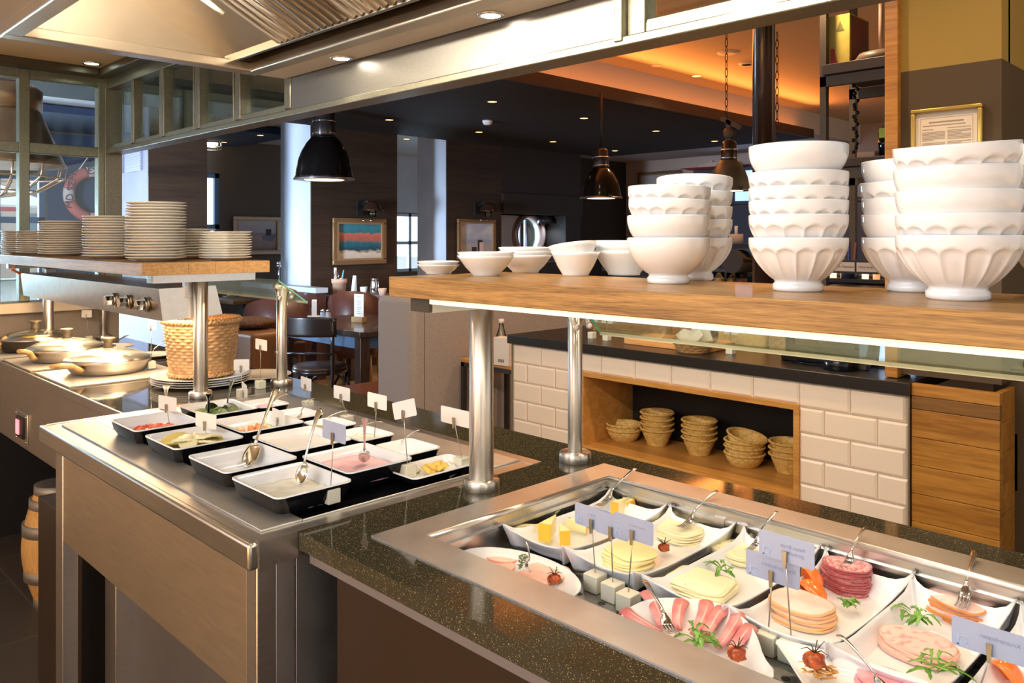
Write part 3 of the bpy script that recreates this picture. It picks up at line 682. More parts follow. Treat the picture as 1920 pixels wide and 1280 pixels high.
# ================================================================== TILED SERVICE COUNTER
TY=2.95; TX0,TX1=-2.975,-1.025; TZ=.94
o_=(-2.0,3.3,0)
tc=thing('tiled_counter','service counter clad in cream metro tiles with an oak framed niche','counter',o_)
nx0,nx1,nz0,nz1=-2.515,-1.425,.435,.805
ph=.0965; pw=.193
tl=MB()
def tile_(x0,x1,z0,z1):
    if x1-x0<.012 or z1-z0<.012: return
    b=.008; y=TY; vs=[(x0,y,z0),(x1,y,z0),(x1,y,z1),(x0,y,z1),(x0+b,y-.006,z0+b),(x1-b,y-.006,z0+b),(x1-b,y-.006,z1-b),(x0+b,y-.006,z1-b)]
    if x1-x0<3*b: b=0.003
    tl.add(vs,[(0,1,5,4),(1,2,6,5),(2,3,7,6),(3,0,4,7),(4,5,6,7)])
ztop=.893; row=0
while ztop-row*ph>0:
    z1=ztop-row*ph-.0015; z0=z1-ph+.003; x=TX0+.005-(0 if row%2==0 else pw/2)
    while x<TX1:
        a,b_=max(x+.0015,TX0+.004),min(x+pw-.0015,TX1-.006)
        if b_>a:
            za,zb_=z0,z1
            if zb_>nz0-.03 and za<nz1+.005:
                segs=[]
                if a<nx0-.0: segs.append((a,min(b_,nx0)))
                if b_>nx1: segs.append((max(a,nx1),b_))
                if za>=nz1-.03:
                    segs=[(a,b_)]; za=max(za,nz1) if (b_>nx0 and a<nx1) else za
                for s_ in segs: tile_(s_[0],s_[1],za,zb_)
            else: tile_(a,b_,max(za,0.0),zb_)
        x+=pw
    row+=1
ob('tiles',tl,M['tile'],tc,org=o_)
bd=MB(); bd.box(TX0,nx0,TY,3.55,0,.895); bd.box(nx1,TX1,TY,3.55,0,.895); bd.box(nx0,nx1,TY,3.55,0,nz0); bd.box(nx0,nx1,TY,3.55,nz1,.895); bd.box(nx0,nx1,3.33,3.55,nz0,nz1)
ob('body',bd,M['grout'],tc,org=o_)
ob('worktop',MB().box(TX0-.02,TX1+.003,2.925,3.60,.895,TZ),M['counter_black'],tc,org=o_,bevel=.002)
nf=MB(); f_=.022
nf.box(nx0,nx1,TY-.012,3.33,nz1-f_,nz1); nf.box(nx0,nx1,TY-.012,3.33,nz0,nz0+f_); nf.box(nx0,nx0+f_,TY-.0115,3.33,nz0+f_,nz1-f_); nf.box(nx1-f_,nx1,TY-.0115,3.33,nz0+f_,nz1-f_)
nf.box(nx0,nx1,TY-.010,TY+.0,nz0-.028,nz0)
ob('niche_frame',nf,M['oak_niche'],tc,org=o_,bevel=.001)
ob('niche_back',MB().box(nx0,nx1,3.325,3.33,nz0,nz1),M['blackm'],tc,org=o_)
ob('edge_profile',MB().box(TX0-.004,TX0,TY-.008,TY+.01,0,.895).box(TX1-.006,TX1,TY-.012,TY+.01,0,.895),mat('profile_alu',(.35,.28,.2),.4,.7),tc,org=o_)
# oak clad box at its right end
bx1=-.752; o_=((TX1+bx1)/2,3.3,0)
wb=thing('oak_clad_cabinet','oak plank clad cabinet at the right end of the tiled counter','cabinet',o_)
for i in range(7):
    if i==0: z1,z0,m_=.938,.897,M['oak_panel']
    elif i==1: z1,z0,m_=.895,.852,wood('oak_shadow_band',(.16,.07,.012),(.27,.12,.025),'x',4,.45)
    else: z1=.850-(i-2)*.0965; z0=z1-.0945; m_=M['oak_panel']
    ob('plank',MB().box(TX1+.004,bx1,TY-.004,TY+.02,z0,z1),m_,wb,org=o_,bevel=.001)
    zz0=z0 if i!=6 else 0
for i in range(3):
    z1=.850-(i+5)*.0965; ob('plank',MB().box(TX1+.004,bx1,TY-.004,TY+.02,max(z1-.0945,0),z1),M['oak_panel'],wb,org=o_,bevel=.001)
for i in range(9):
    z1=.938-i*.1; ob('side_plank',MB().box(bx1-.02,bx1,TY+.02,4.0,max(z1-.098,0),z1),M['oak_panel2'] if 'oak_panel2' in M else M['oak_panel'],wb,org=o_,bevel=.001)
ob('inner_top',MB().box(TX1+.03,bx1-.025,TY+.02,4.0,.90,.915),M['blackm'],wb,org=o_)
ob('core',MB().box(TX1+.01,bx1-.02,TY+.02,3.6,0,.90),M['blackm'],wb,org=o_)
vg=MB()
for j in range(7): vg.box(bx1,bx1+.006,3.13,3.42,.60+j*.024,.612+j*.024)
vg.box(bx1,bx1+.008,3.12,3.13,.59,.78); vg.box(bx1,bx1+.008,3.42,3.43,.59,.78)
ob('vent_grille',vg,mat('grille_grey',(.12,.09,.06),.5),wb,org=o_)
# ================================================================== BOWLS AND PLATES
def circ(a,n): return math.cos(n*a)
def bowl_mesh(fluted,squat=0):
    R,Hh=.0712,.080
    out=[(0,0),(.034,0),(.0365,.003),(.0362,.010),(.033,.0135),(.0345,.0165)]
    n0=len(out)
    for t in (.04,.08,.13,.19,.26,.34,.42,.50,.56,.60,.635,.665,.69,.71,.73,.75,.80,.90,.96):
        r=.0345+(R-.0345)*math.sin(min(1,t*1.12)*PI/2)**(.82); out.append((r,.0165+(Hh-.0165)*t))
    out+=[(R,Hh-.001),(R-.0012,Hh),(R-.0028,Hh-.001)]
    inn=[]
    for t in (.92,.8,.66,.52,.38,.24,.12,.04):
        r=.031+(R-.004-.031)*math.sin(min(1,t*1.12)*PI/2)**(.82); inn.append((r,.0195+(Hh-.0195)*t))
    prof=out+inn+[(0,.019)]
    def mod(a,k,z):
        if not fluted or k<n0 or k>=len(out)-3: return 1
        t=(z-.0165)/(Hh-.0165)
        if t>.74: return 1
        u=abs(((a*15/(2*PI))%1)*2-1)                     # 0 in the middle of a flute, 1 on the ridge
        ht=.735 if t<.55 else .735
        q=u*u+(max(0,(t-.56))/.18)**2                     # round arch at the top of each flute
        dpt=max(0,1-q)**.5 if t>.56 else max(0,1-u*u)**.5
        return 1-.068*min(1,dpt*1.15)*(0.35+.65*min(1,t*3.2))
    return MB().lathe(prof,240 if fluted else 72,mod=mod)
pb=solo('cereal_bowl',bowl_mesh(False),M['ceramic'],'x','bowl'); fb=solo('fluted_bowl',bowl_mesh(True),M['ceramic'],'x','bowl')
def stack(px,pyb,zs,kinds,names,where,tilts={},grp=None,S=1.0,Y=None):
    b=at_z(px,pyb,SZ) if Y is None else at_y(px,pyb,Y)
    for i,z in enumerate(zs):
        k=kinds[i]; use(fb if k=='f' else pb,(b.x,b.y,SZ+z),('fluted' if k=='f' else 'plain')+' white bowl, '+names[i]+' '+where,'stacked white footed bowls',rz=.13*i+.4,rot=(tilts[i][0],tilts[i][1],.3*i) if i in tilts else (0,0,.17*i+.1),scale=(S,S,S))
nm4=['lowest of','second in','third in','top of']
nm5=['lowest of','second in','third in','fourth in','top of']
nm6=['lowest of','second in','third in','fourth in','fifth in','top of']
stack(1253,531,[0,.0385,.066,.088],['p','p','f','f'],nm4,'the four-bowl stack at the front',{2:(0,.03),3:(0,.02)},S=1.0)
stack(1301,524,[0,.034,.058,.086,.112],['f','f','f','f','f'],nm5,'the warm-lit stack half hidden behind the four-bowl stack',{4:(-.05,.05)},S=1.0)
stack(1496,545,[0,.034,.055,.075,.097,.137],['f','f','f','f','f','p'],nm6,'the six-bowl stack at the centre front of the shelf')
stack(1796,561,[0,.0275,.057,.087,.117],['f','f','p','p','f'],nm5,'the large stack under the framed notice',{4:(.03,-.09),3:(.0,-.03)},S=1.04)
stack(1712,546,[0,.034,.058,.084,.113],['f','p','p','f','p'],nm5,'the warm-lit stack behind the large right stack',{3:(0,-.04)})
stack(2014,557,[0,.036,.064,.094,.124],['f','f','p','f','p'],nm5,'the stack cut off at the right end of the shelf')
# flared small bowls
def flare(R,h,r0): 
    return MB().lathe([(0,0),(r0,0),(r0+.001,.004),(r0+(R-r0)*.45,h*.42),(R*.93,h*.86),(R,h),(R-.002,h+.001),(R*.9,h*.85),(r0+(R-r0)*.4,h*.42),(r0*.8,.007),(0,.006)],56)
def flares(px,py,R,h,r0,zs,lab,tilt={}):
    b=at_z(px,py,SZ); p=solo('small_bowl',flare(R,h,r0),M['ceramic'],'x','bowl')
    for i,z in enumerate(zs):
        n=['lowest','second','third'][i] if i<len(zs)-1 else 'topmost'
        use(p,(b.x,b.y,SZ+z),n+' white bowl of '+lab,'small white bowls on the oak shelf',rot=tilt.get(i,(0,0,0)))
flares(822,513,.047,.020,.028,[0,.007],'the shallow pair at the left end of the shelf')
flares(911,517,.060,.042,.028,[0,.007],'the flared pair next to the shallow pair')
flares(985,511,.062,.040,.030,[0,.009,.017],'the trio behind the flared pair')
flares(1079,517,.052,.050,.027,[0,.016],'the pair with a tilted upper bowl',{1:(.0,-.16,0)})
flares(1170,515,.066,.052,.034,[0,.013,.021],'the warm-lit trio beside the four-bowl stack')
# plates
def plate_mesh(R=.096):
    return MB().lathe([(0,.0),(R*.56,0),(R*.60,.002),(R*.72,.006),(R*.97,.0125),(R,.0145),(R*.985,.0155),(R*.90,.0125),(R*.66,.0065),(R*.5,.0045),(0,.004)],56)
def sq_plate(R=.078):
    def mod(a,k,z):
        c=max(abs(math.cos(a)),abs(math.sin(a))); return min(1.32,1/c)*.86
    return MB().lathe([(0,.0),(R*.5,0),(R*.54,.002),(R*.97,.010),(R,.012),(R*.98,.013),(R*.6,.006),(0,.004)],64,mod=mod)
pp=solo('dinner_plate',plate_mesh(),M['plate'],'x','plate'); sp=solo('square_plate',sq_plate(),M['plate'],'x','plate')
def plates(pt,n,pitch,lab,proto=pp,rz=0):
    for i in range(n):
        j=.0 if i==0 else .0022
        l=('topmost ' if i==n-1 else '')+('square' if proto is sp else 'round')+' white plate '+('on' if i==n-1 else 'in')+' '+lab
        use(proto,(pt.x+random.uniform(-j,j),pt.y+random.uniform(-j,j),SZ+i*pitch),l,'plates in stacks on the left shelf',rot=(random.uniform(-.008,.008)*(i>0),random.uniform(-.008,.008)*(i>0),rz+random.uniform(-.04,.04)))
plates(Vector((-2.78,1.068,0)),20,.0096,'the tallest stack at the corner of the left shelf')
plates(Vector((-3.22,1.07,0)),16,.0096,'the stack just behind the tallest stack')
q=at_y(119,478,1.085); plates(q,15,.0096,'the stack third back along the left shelf')
q=at_y(76,478,1.085); plates(q,11,.0096,'the stack fourth back along the left shelf')
q=at_y(22,478,1.085); q.x=max(q.x,-4.46); plates(q,11,.0096,'the farthest stack at the far end of the left shelf')
q=at_y(353,486,1.27); plates(q,11,.0096,'the warm-lit stack right behind the tallest stack')
q=at_y(423,486,1.285); plates(q,11,.0088,'the square stack at the right end of the left shelf',sp,.35)
# ================================================================== RECTANGULAR BLACK DISHES
def rr(w,d,r,n=6):
    pts=[]
    for cx,cy,a0 in ((w/2-r,d/2-r,0),(-w/2+r,d/2-r,PI/2),(-w/2+r,-d/2+r,PI),(w/2-r,-d/2+r,1.5*PI)):
        for k in range(n+1): a=a0+PI/2*k/n; pts.append((cx+r*math.cos(a),cy+r*math.sin(a)))
    return pts
def ringz(pts,z,c=(0,0)): return [(c[0]+x,c[1]+y,z) for x,y in pts]
def dish(label,x0,x1,y0,y1,hh=.052,z=CT-.010,grp='black and white dishes in the steel well'):
    w,d=x1-x0,y1-y0; t=thing('serving_dish',label,'dish',((x0+x1)/2,(y0+y1)/2,z),group=grp)
    sh=MB(); sh.loft([ringz(rr(w-.050,d-.045,.014),0),ringz(rr(w-.034,d-.03,.016),.010),ringz(rr(w-.012,d-.01,.016),hh*.55),ringz(rr(w-.001,d-.001,.016),hh-.002)],True,False)
    ob('shell',sh,M['black'],t)
    li=MB(); li.loft([ringz(rr(w,d,.016),hh-.003),ringz(rr(w,d,.016),hh),ringz(rr(w-.006,d-.006,.014),hh),ringz(rr(w-.022,d-.02,.014),hh*.55),ringz(rr(w-.05,d-.045,.014),.012)],False,True)
    ob('lining',li,M['ceramic'],t); return t
A=dish('black dish with white lining holding diced tomato',-2.345,-2.155,.775,.95)
B=dish('black dish with white lining holding grilled pineapple slices',-2.10,-1.905,.775,.95)
Cc=dish('black dish with white lining, empty but for a spoon',-1.835,-1.64,.772,.947)
D_=dish('black dish with white lining of cream sauce nearest the camera',-1.607,-1.408,.766,.938)
E_=dish('black dish with white lining holding cucumber salad',-2.395,-2.205,.982,1.145)
F_=dish('black dish with white lining holding chopped fruit salad',-2.145,-1.95,.965,1.145)
G_=dish('black dish with white lining full of white quark',-1.90,-1.70,.96,1.132)
H_=dish('black dish with white lining full of pink yoghurt',-1.652,-1.455,.955,1.13)
s_=.03
I1=dish('small dish of pink cream behind the cucumber dish',-2.37,-2.24,1.165,1.265,.042)
I2=dish('small white dish of cottage cheese behind the fruit dish',-2.17,-2.04,1.16,1.262,.042)
I3=dish('small dish of green seeds behind the fruit dish',-1.99,-1.87,1.155,1.26,.042)
I4=dish('small dish of white onion cream behind the quark dish',-1.83,-1.70,1.152,1.262,.042)
I5=dish('small empty white dish behind the pink yoghurt dish',-1.645,-1.515,1.15,1.262,.042)
I6=dish('black tray of butter packs in front of the deck corner',-1.495,-1.385,1.075,1.262,.03)
# contents
def fill(name,label,t,x0,x1,y0,y1,zf,mat_,bump=.0015,inset=.014):
    cx,cy=(x0+x1)/2,(y0+y1)/2; w,d=x1-x0-2*inset,y1-y0-2*inset; n=16; g=[]
    ph=random.uniform(0,6)
    for i in range(n):
        row=[]
        for j in range(n):
            u,v=(i/(n-1)*2-1),(j/(n-1)*2-1); m=max(abs(u),abs(v)); l=math.hypot(u,v)
            q=(m/l if l>1e-6 else 1)**.25 if m>.5 else 1
            x=cx+u*w/2*q; y=cy+v*d/2*q
            row.append((x,y,zf+bump*(math.sin(9*u+ph)*math.cos(7*v+ph*2)+.5*math.sin(17*u*v+ph))))
        g.append(row)
    return solo(name,MB().sheet(g,.012),mat_,label,'food',org=(cx,cy,zf-.012))
zd=CT-.010
M['creamy']=mat('cream_sauce',(.80,.78,.66),.25); M['quark']=mat('white_quark',(.86,.86,.83),.35); M['pinkyo']=mat('pink_yoghurt',(.88,.52,.56),.2)
fill('cream_sauce','herb cream sauce in the nearest black dish',0,-1.607,-1.408,.766,.938,zd+.026,M['creamy'],.002)
fill('white_quark','white quark filling a black dish in the middle of the well',0,-1.90,-1.70,.96,1.132,zd+.036,M['quark'],.0015,.009)
fill('pink_yoghurt','smooth pink yoghurt in a black dish beside the cream sauce',0,-1.652,-1.455,.955,1.13,zd+.030,M['pinkyo'],.0006,.011)
fill('pink_cream','pink cream in the small dish behind the cucumber',0,-2.37,-2.24,1.165,1.265,zd+.026,mat('pk2',(.85,.55,.68),.3),.001,.010)
fill('cottage_cheese','white cottage cheese in the small dish behind the fruit salad',0,-2.17,-2.04,1.16,1.262,zd+.026,M['quark'],.002,.010)
fill('green_seeds','olive green seeds in a small dish',0,-1.99,-1.87,1.155,1.26,zd+.026,speck('seeds',(.30,.28,.10),(.55,.55,.25),300,.35,.5),.002,.010)
fill('onion_cream','pale cream with onions in the small dish behind the quark',0,-1.83,-1.70,1.152,1.262,zd+.026,M['creamy'],.003,.010)
M['tomato']=mat('tomato_flesh',(.82,.11,.05),.22,sss=.15); M['pine']=mat('pineapple_flesh',(.88,.68,.20),.3,sss=.1); M['pine_w']=mat('pineapple_pale',(.88,.80,.48),.3,sss=.1)
def bits(name,labels,n,x0,x1,y0,y1,z,size,mats,grp,cat='food',flat=1,cone=.016):
    protos=[]
    for k,m_ in enumerate(mats):
        b=MB(); s=size
        b.hull8([(-s*.6,-s*.5,0),(s*.5,-s*.6,0),(s*.6,s*.5,0),(-s*.5,s*.45,0)],[(-s*.45,-s*.4,s*flat),(s*.4,-s*.45,s*flat*.8),(s*.45,s*.35,s*flat*.9),(-s*.35,s*.4,s*flat)])
        protos.append(solo(name,b,m_,'x',cat,bevel=s*.12))
    for i in range(n):
        u,v=random.uniform(-1,1),random.uniform(-1,1); q=max(abs(u),abs(v)); lv=cone*(1-q)*random.uniform(.3,1)
        use(protos[i%len(mats)],((x0+x1)/2+u*(x1-x0)/2,(y0+y1)/2+v*(y1-y0)/2,z+lv),labels[i%len(labels)],grp,rot=(random.uniform(-.5,.5),random.uniform(-.5,.5),random.uniform(0,6)))
bits('tomato_cube',['piece of diced red tomato heaped in the black dish'],46,-2.31,-2.19,.805,.92,zd+.012,.017,[M['tomato'],mat('tomato_flesh2',(.88,.26,.14),.25)],'diced tomato in the dish')
for o in []: pass
# pineapple slices, ridged
def pslice(w,l):
    n=14; g=[]
    for i in range(n):
        row=[]
        for j in range(8):
            u=i/(n-1)*2-1; v=j/7*2-1; q=math.sqrt(max(0,1-(u*.96)**2))
            row.append((u*l/2,v*w/2*q,.003+.0018*math.sin(i*PI)+.0016*(i%2)+.008*(1-u*u)))
        g.append(row)
    return MB().sheet(g,.006)
pz_=[solo('pineapple_slice',pslice(.05,.075),m_,'x','food') for m_ in (M['pine'],M['pine_w'])]
for i in range(15):
    use(pz_[1 if i%3 else 0],(-2.0+random.uniform(-.05,.05),.862+random.uniform(-.04,.04),zd+.014+i*.0022),'ridged yellow pineapple slice lying in the black dish','pineapple slices in the dish',rot=(random.uniform(-.35,.35),random.uniform(-.3,.3),random.uniform(0,6)))
# cucumber
cu=MB().cyl((0,0,0),.019,.004,20); cp=thing('cucumber_slice','x','food'); ob('flesh',cu,mat('cuke_flesh',(.62,.74,.38),.3),cp); ob('peel',MB().lathe([(.019,0),(.0203,0),(.0203,.004),(.019,.004)],20),mat('cuke_peel',(.03,.12,.02),.3),cp)
for i in range(20):
    use(cp,(-2.30+random.uniform(-.05,.06),1.06+random.uniform(-.045,.045),zd+.014+i*.0014),'green edged cucumber slice in the black dish','cucumber slices in the dish',rot=(random.uniform(-.9,.9),random.uniform(-.9,.9),random.uniform(0,6)))
bits('fruit_cube',['piece of orange melon in the fruit salad dish','piece of yellow pineapple in the fruit salad dish','piece of green melon in the fruit salad dish'],26,-2.10,-1.99,1.0,1.11,zd+.012,.019,[mat('melon_orange',(.92,.38,.10),.3,sss=.1),M['pine_w'],mat('melon_green',(.60,.66,.22),.3)],'chopped fruit in the dish')
bits('butter_pack',['small yellow and white wrapped butter pack in the black tray'],12,-1.475,-1.405,1.10,1.235,zd+.010,.028,[mat('foil_white',(.82,.80,.74),.25,.2),mat('foil_yellow',(.85,.60,.12),.3)],'butter packs in the tray',flat=.4,cone=.02)
# ================================================================== CUTLERY
def station(b,st,seg=12):
    rings=[]
    for x,z,w,t in st: rings.append([(x,w*math.cos(2*PI*k/seg),z+t*math.sin(2*PI*k/seg)) for k in range(seg)])
    return b.loft(rings,True,True)
def spoon_mb(L=.20):
    b=MB(); g=[]
    for i in range(9):
        row=[]
        u=i/8*2-1
        for j in range(9):
            v=j/8*2-1; q=math.sqrt(max(0.0,1-u*u*.985)); x=.028+u*.028; y=v*.0185*q
            dd=(1-u*u)*(1-v*v); row.append((x,y,-.009*dd))
        g.append(row)
    b.sheet(g,.0014)
    h=MB(); station(h,[(.054,0,.0045,.0018),(.062,.003,.0035,.002),(.08,.004,.003,.002),(.12,.005,.0034,.0018),(.15,.005,.005,.0016),(.172,.004,.0075,.0016),(.186,.002,.0095,.0015),(.195,.000,.009,.0014),(.2,-.002,.004,.0012)])
    return b,h
def fork_mb():
    b=MB(); station(b,[(.046,-.006,.0115,.0012),(.052,-.0065,.0125,.0013),(.062,-.004,.012,.0013),(.070,0,.007,.0016),(.078,.003,.0038,.002)])
    for k in range(4):
        y=-.0102+k*.0068; b.tube([(.048,y,-.006),(.03,y,-.006),(.012,y,-.002),(0,y,.003)],[.0022,.0020,.0018,.001],8,flat=.7)
    h=MB(); station(h,[(.074,.002,.0042,.002),(.09,.005,.0032,.002),(.13,.006,.0036,.0019),(.165,.005,.0058,.0017),(.185,.004,.0076,.0016),(.195,.003,.0078,.0015),(.2,.002,.006,.0012)])
    return b,h
def cut_proto(kind):
    t=thing(kind,'x','cutlery'); b,h=(spoon_mb() if kind=='spoon' else fork_mb())
    ob('bowl' if kind=='spoon' else 'tines',b,M['cutlery'],t); ob('handle',h,M['cutlery'],t); return t
SPN,FRK=cut_proto('spoon'),cut_proto('fork')
def place(proto,head,end,label,L=None,roll=0):
    head,end=Vector(head),Vector(end); d=end-head; s=1.0 if L is None else d.length/.2
    x=d.normalized(); y=Vector((0,0,1)).cross(x)
    if y.length<.05: y=Vector((0,1,0))
    y.normalize(); z=x.cross(y); m=Matrix((x,y,z)).transposed()
    if roll: m=m@Matrix.Rotation(roll,3,'X')
    o=use(proto,head,label,rot=m.to_euler()); sc=d.length/.2; o.scale=(sc,min(1.15,sc) if sc<1 else 1.0+.3*(sc-1),1.0); return o
def end_at(head,px,py,rise):       # handle end seen at a pixel, 'rise' above the head
    return at_z(px,py,head[2]+rise)
def lean(proto,hx,hy,hz,ex,ey,rise,label,**k):
    hd=at_z(hx,hy,hz); return place(proto,hd,end_at(hd,ex,ey,rise),label,**k)
lean(SPN,462,874,zd+.016,521,726,.150,'steel spoon with ornate handle leaning in the empty black dish')
lean(SPN,560,908,zd+.030,601,765,.145,'steel spoon leaning in the nearest dish of cream sauce')
lean(SPN,683,866,zd+.034,684,782,.120,'steel spoon standing in the pink yoghurt')
lean(SPN,487,795,zd+.03,493,790,.03,'short visible spoon lying in the fruit salad dish') if False else None
lean(SPN,423,772,zd+.03,436,712,.11,'dark steel spoon standing in the cucumber dish')
lean(SPN,391,792,zd+.03,391,736,.11,'steel spoon standing between the pineapple and cucumber dishes')
lean(SPN,311,770,zd+.03,312,722,.11,'steel spoon standing behind the diced tomato dish')
lean(SPN,500,762,zd+.03,540,738,.04,'thin spoon resting in the small dish of pink cream')
lean(SPN,556,782,zd+.03,589,746,.055,'thin spoon resting in the small dish of cottage cheese')
lean(SPN,600,790,zd+.03,652,770,.03,'thin spoon resting in the small dish of green seeds')
lean(SPN,652,806,zd+.03,719,790,.03,'thin spoon resting in the small dish of onion cream')
lean(SPN,738,842,zd+.016,787,805,.055,'thin spoon resting in the small empty white dish')
# ================================================================== CARD HOLDERS
def holder(label,base,zc,w=.085,h=.038,rz=0,roll=0,cm='card',off=(0,0),lean_=0,txt=None,cube=.029,big=None,tx=0):
    t=thing('card_holder',label,'card holder',tuple(base)); b=Vector(base); hgt=zc-b.z
    ob('acrylic_block',MB().box(-cube/2,cube/2,-cube/2,cube/2,0,cube),M['acrylic'],t,bevel=.0015)
    top=Vector((off[0],off[1],hgt-h*.25))
    ob('wire',MB().tube([(0,0,cube*.6),(off[0]*.1,off[1]*.1,cube+.01),tuple(top*.6+Vector((0,0,cube*.25))),tuple(top)],.0011,6),M['wire'],t)
    c=MB(); c.hull8([(-.002,-.0035,-.012),(.002,-.0035,-.012),(.002,.0005,-.012),(-.002,.0005,-.012)],[(-.0035,-.003,.012),(.0035,-.003,.012),(.0035,-.001,.012),(-.0035,-.001,.012)])
    ob('clip',c,M['clip'],t,loc=tuple(top+Vector((0,-.0015,-.004))),rot=(0,lean_,rz))
    k=MB(); k.prism(rr(w,h,.004,3),-.0004,.0004)
    cd=ob('card',k,M[cm],t,loc=(top.x+tx,top.y+.0015,hgt),rot=(PI/2,roll,rz))
    if txt:
        for li,s_ in enumerate(txt):
            if not s_:
                bl=MB()
                for q in range(7): bl.box(w*.12-.018+q*.005,w*.12-.018+q*.005+(.0036 if q%3 else .0022),h*.10,h*.10+.0016,.0005,.0007)
                ob('blurred_print',bl,M['cardprint'],cd); continue
            text(cd,s_,.0078,M['cardprint'],(w*.12,h*.12-li*.0085,.0006),(0,0,0),(-1,1,1))
            # the card is seen from its back: the print shows through mirrored
        lg=MB(); lg.box(-w*.46,-w*.29,-h*.42,-h*.38,.0004,.0007); lg.box(-w*.43,-w*.40,-h*.42,-h*.05,.0004,.0007); lg.tube([(-w*.345+h*.13*math.cos(2*PI*i/16),-h*.22+h*.13*math.sin(2*PI*i/16),.0005) for i in range(17)],.0006,5)
        ob('logo',lg,mat('logo_blue',(.36,.46,.66),.6),cd)
    return t
zk=CT+.004
def hold(label,bx,by,cx,cy,z=zk,**k):
    b=at_z(bx,by,z); zc=zat(b,cy); d=(b.x*FW[0]+b.y*FW[1]); k.setdefault('tx',0)
    return holder(label,(b.x,b.y,z),zc,off=((cx-bx)*d/FPX*RT[0]*1.0,(cx-bx)*d/FPX*RT[1]*1.0) if 'off' not in k else k.pop('off'),**k)
hold('blank card on a wire beside the nearest dish of cream sauce',620,941,625,809,cm='cardblue')
hold('tilted white card on a wire in front of the butter packs',764,893,757,767,roll=-.28)
hold('white card on a wire left of the thick polished pole',866,880,852,781,tx=.0,w=.10)
hold('white card on a wire behind the pink yoghurt dish',702,842,706,752,z=zd+.0)
hold('white card on a wire behind the small onion cream dish',650,797,640,737,z=zd+.0)
hold('white card on a wire behind the small cottage cheese dish',577,768,573,719,z=zd+.0,rz=-.15)
hold('white card on a tall wire on a block beside the slim pole',488,728,489,646,z=CT)
hold('pale card clipped over the dish of pineapple slices',388,838,385,788,z=zd+.013,cube=.007,rz=.2,cm='card')
hold('pale card clipped over the dish of diced tomato',318,805,313,756,z=zd+.013,cube=.007,rz=.2)
hold('pale card clipped over the dish of cucumber',455,776,457,730,z=zd+.013,cube=.007,rz=-.3)
hold('pale card clipped over the fruit salad dish',521,806,521,781,z=zd+.013,cube=.007,rz=-.1,cm='card')
hold('white card turned almost edge-on beside the wicker basket',454,745,452,684,z=CT,rz=1.0,w=.05)
hold('white card on a thin wire behind the nearest pan',283,690,284,608,z=CT+.012)
hold('white card sticking up behind the tall wicker basket',352,700,340,630,z=CT)
hold('white card turned edge-on on a block by the far pole',166,640,162,588,z=CT,rz=.95,w=.05)
def hold2(label,bx,by,cx,cy,**k): return hold(label,bx,by,cx,cy,z=ZF,**k)
hold2('daylit blue card naming the cheese cubes, leftmost of three in the cold well',1116,1106,1110,971,cm='cardblue',cube=.03,txt=[''],w=.08)
hold2('daylit blue card half hidden between two cards in the cold well',1149,1124,1146,985,cm='cardblue',cube=.03,w=.07)
hold2('daylit blue card nearest the sliced cheese, rightmost of three in the cold well',1178,1144,1186,991,cm='cardblue',cube=.03,txt=[''],w=.08)
hold2('daylit blue card reading geraeuchert, lower of the pair before the turkey slices',1441,1222,1447,1067,cm='cardblue',cube=.03,txt=['Brust ger\u00e4uchert'],w=.085)
hold2('daylit blue card reading Puten Brust, upper of the pair before the turkey slices',1484,1238,1473,1030,cm='cardblue',cube=.03,txt=['Puten Brust','ger\u00e4uchert'],w=.085)
hold2('daylit blue card reading Krustenbraten in front of the marbled sausage slices',1836,1345,1856,1203,cm='cardblue',cube=.03,txt=['Krustenbraten'],w=.09)
# ================================================================== PLATTERS IN THE COLD WELL
def platter_outline(w,l):
    half=[(1,1),(.86,.93),(.68,.895),(.45,.90),(.2,.915),(0,.92)]
    top=half+[(-x,y) for x,y in half[-2::-1]]
    left=[(-.955,.86),(-.93,.7),(-.935,.45),(-.945,.2),(-.95,0),(-.945,-.2),(-.935,-.45),(-.93,-.7),(-.955,-.86)]
    bot=[(-x,-y) for x,y in top]; right=[(-x,-y) for x,y in left]
    return [(x*w/2,y*l/2) for x,y in top+left+bot+right]
def platter_mesh(w=.153,l=.334,zr=.034,zh=.052):
    P=platter_outline(w,l)
    def hz(x,y):
        c=min(1,(abs(x)/(w/2))**3*(abs(y)/(l/2))**5); e=(abs(y)/(l/2))**4; return zr+(zh-zr)*c+.004*e
    def R(s,z,cap=1,sy=None): return [(x*s,y*(sy or s),z if z is not None else hz(x,y)) for x,y in P]
    b=MB(); q=lambda s,dz,sy=None:[(x*s,y*(sy or s),hz(x,y)+dz) for x,y in P]
    def mixr(s,z,t,sy): return [(x*s,y*sy,z*(1-t)+hz(x,y)*t) for x,y in P]
    b.loft([mixr(.66,0,0,.74),mixr(.72,.003,0,.80),mixr(.88,.012,.12,.92),mixr(.985,.020,.8,.99),q(1,-.002),q(1,.0005),q(.985,.001,.992),mixr(.945,.020,.55,.965),mixr(.88,.010,.12,.92),mixr(.80,.0065,0,.86)],True,True)
    return b
pm=solo('serving_platter',platter_mesh(),M['platter'],'x','platter')
PL=[(-1.052,'white platter with horned corners holding cheese cubes, leftmost in the cold well'),(-.893,'white platter with horned corners holding plain yellow cheese slices'),(-.724,'white platter with horned corners holding herb and chilli cheese'),(-.563,'white platter with horned corners holding salami and turkey slices'),(-.416,'white platter with horned corners holding roast pork and marbled sausage'),(-.259,'white platter with horned corners cut off at the right edge of the view')]
for x,l in PL: use(pm,(x,1.257,ZF),l,'horned white platters in the cold well')
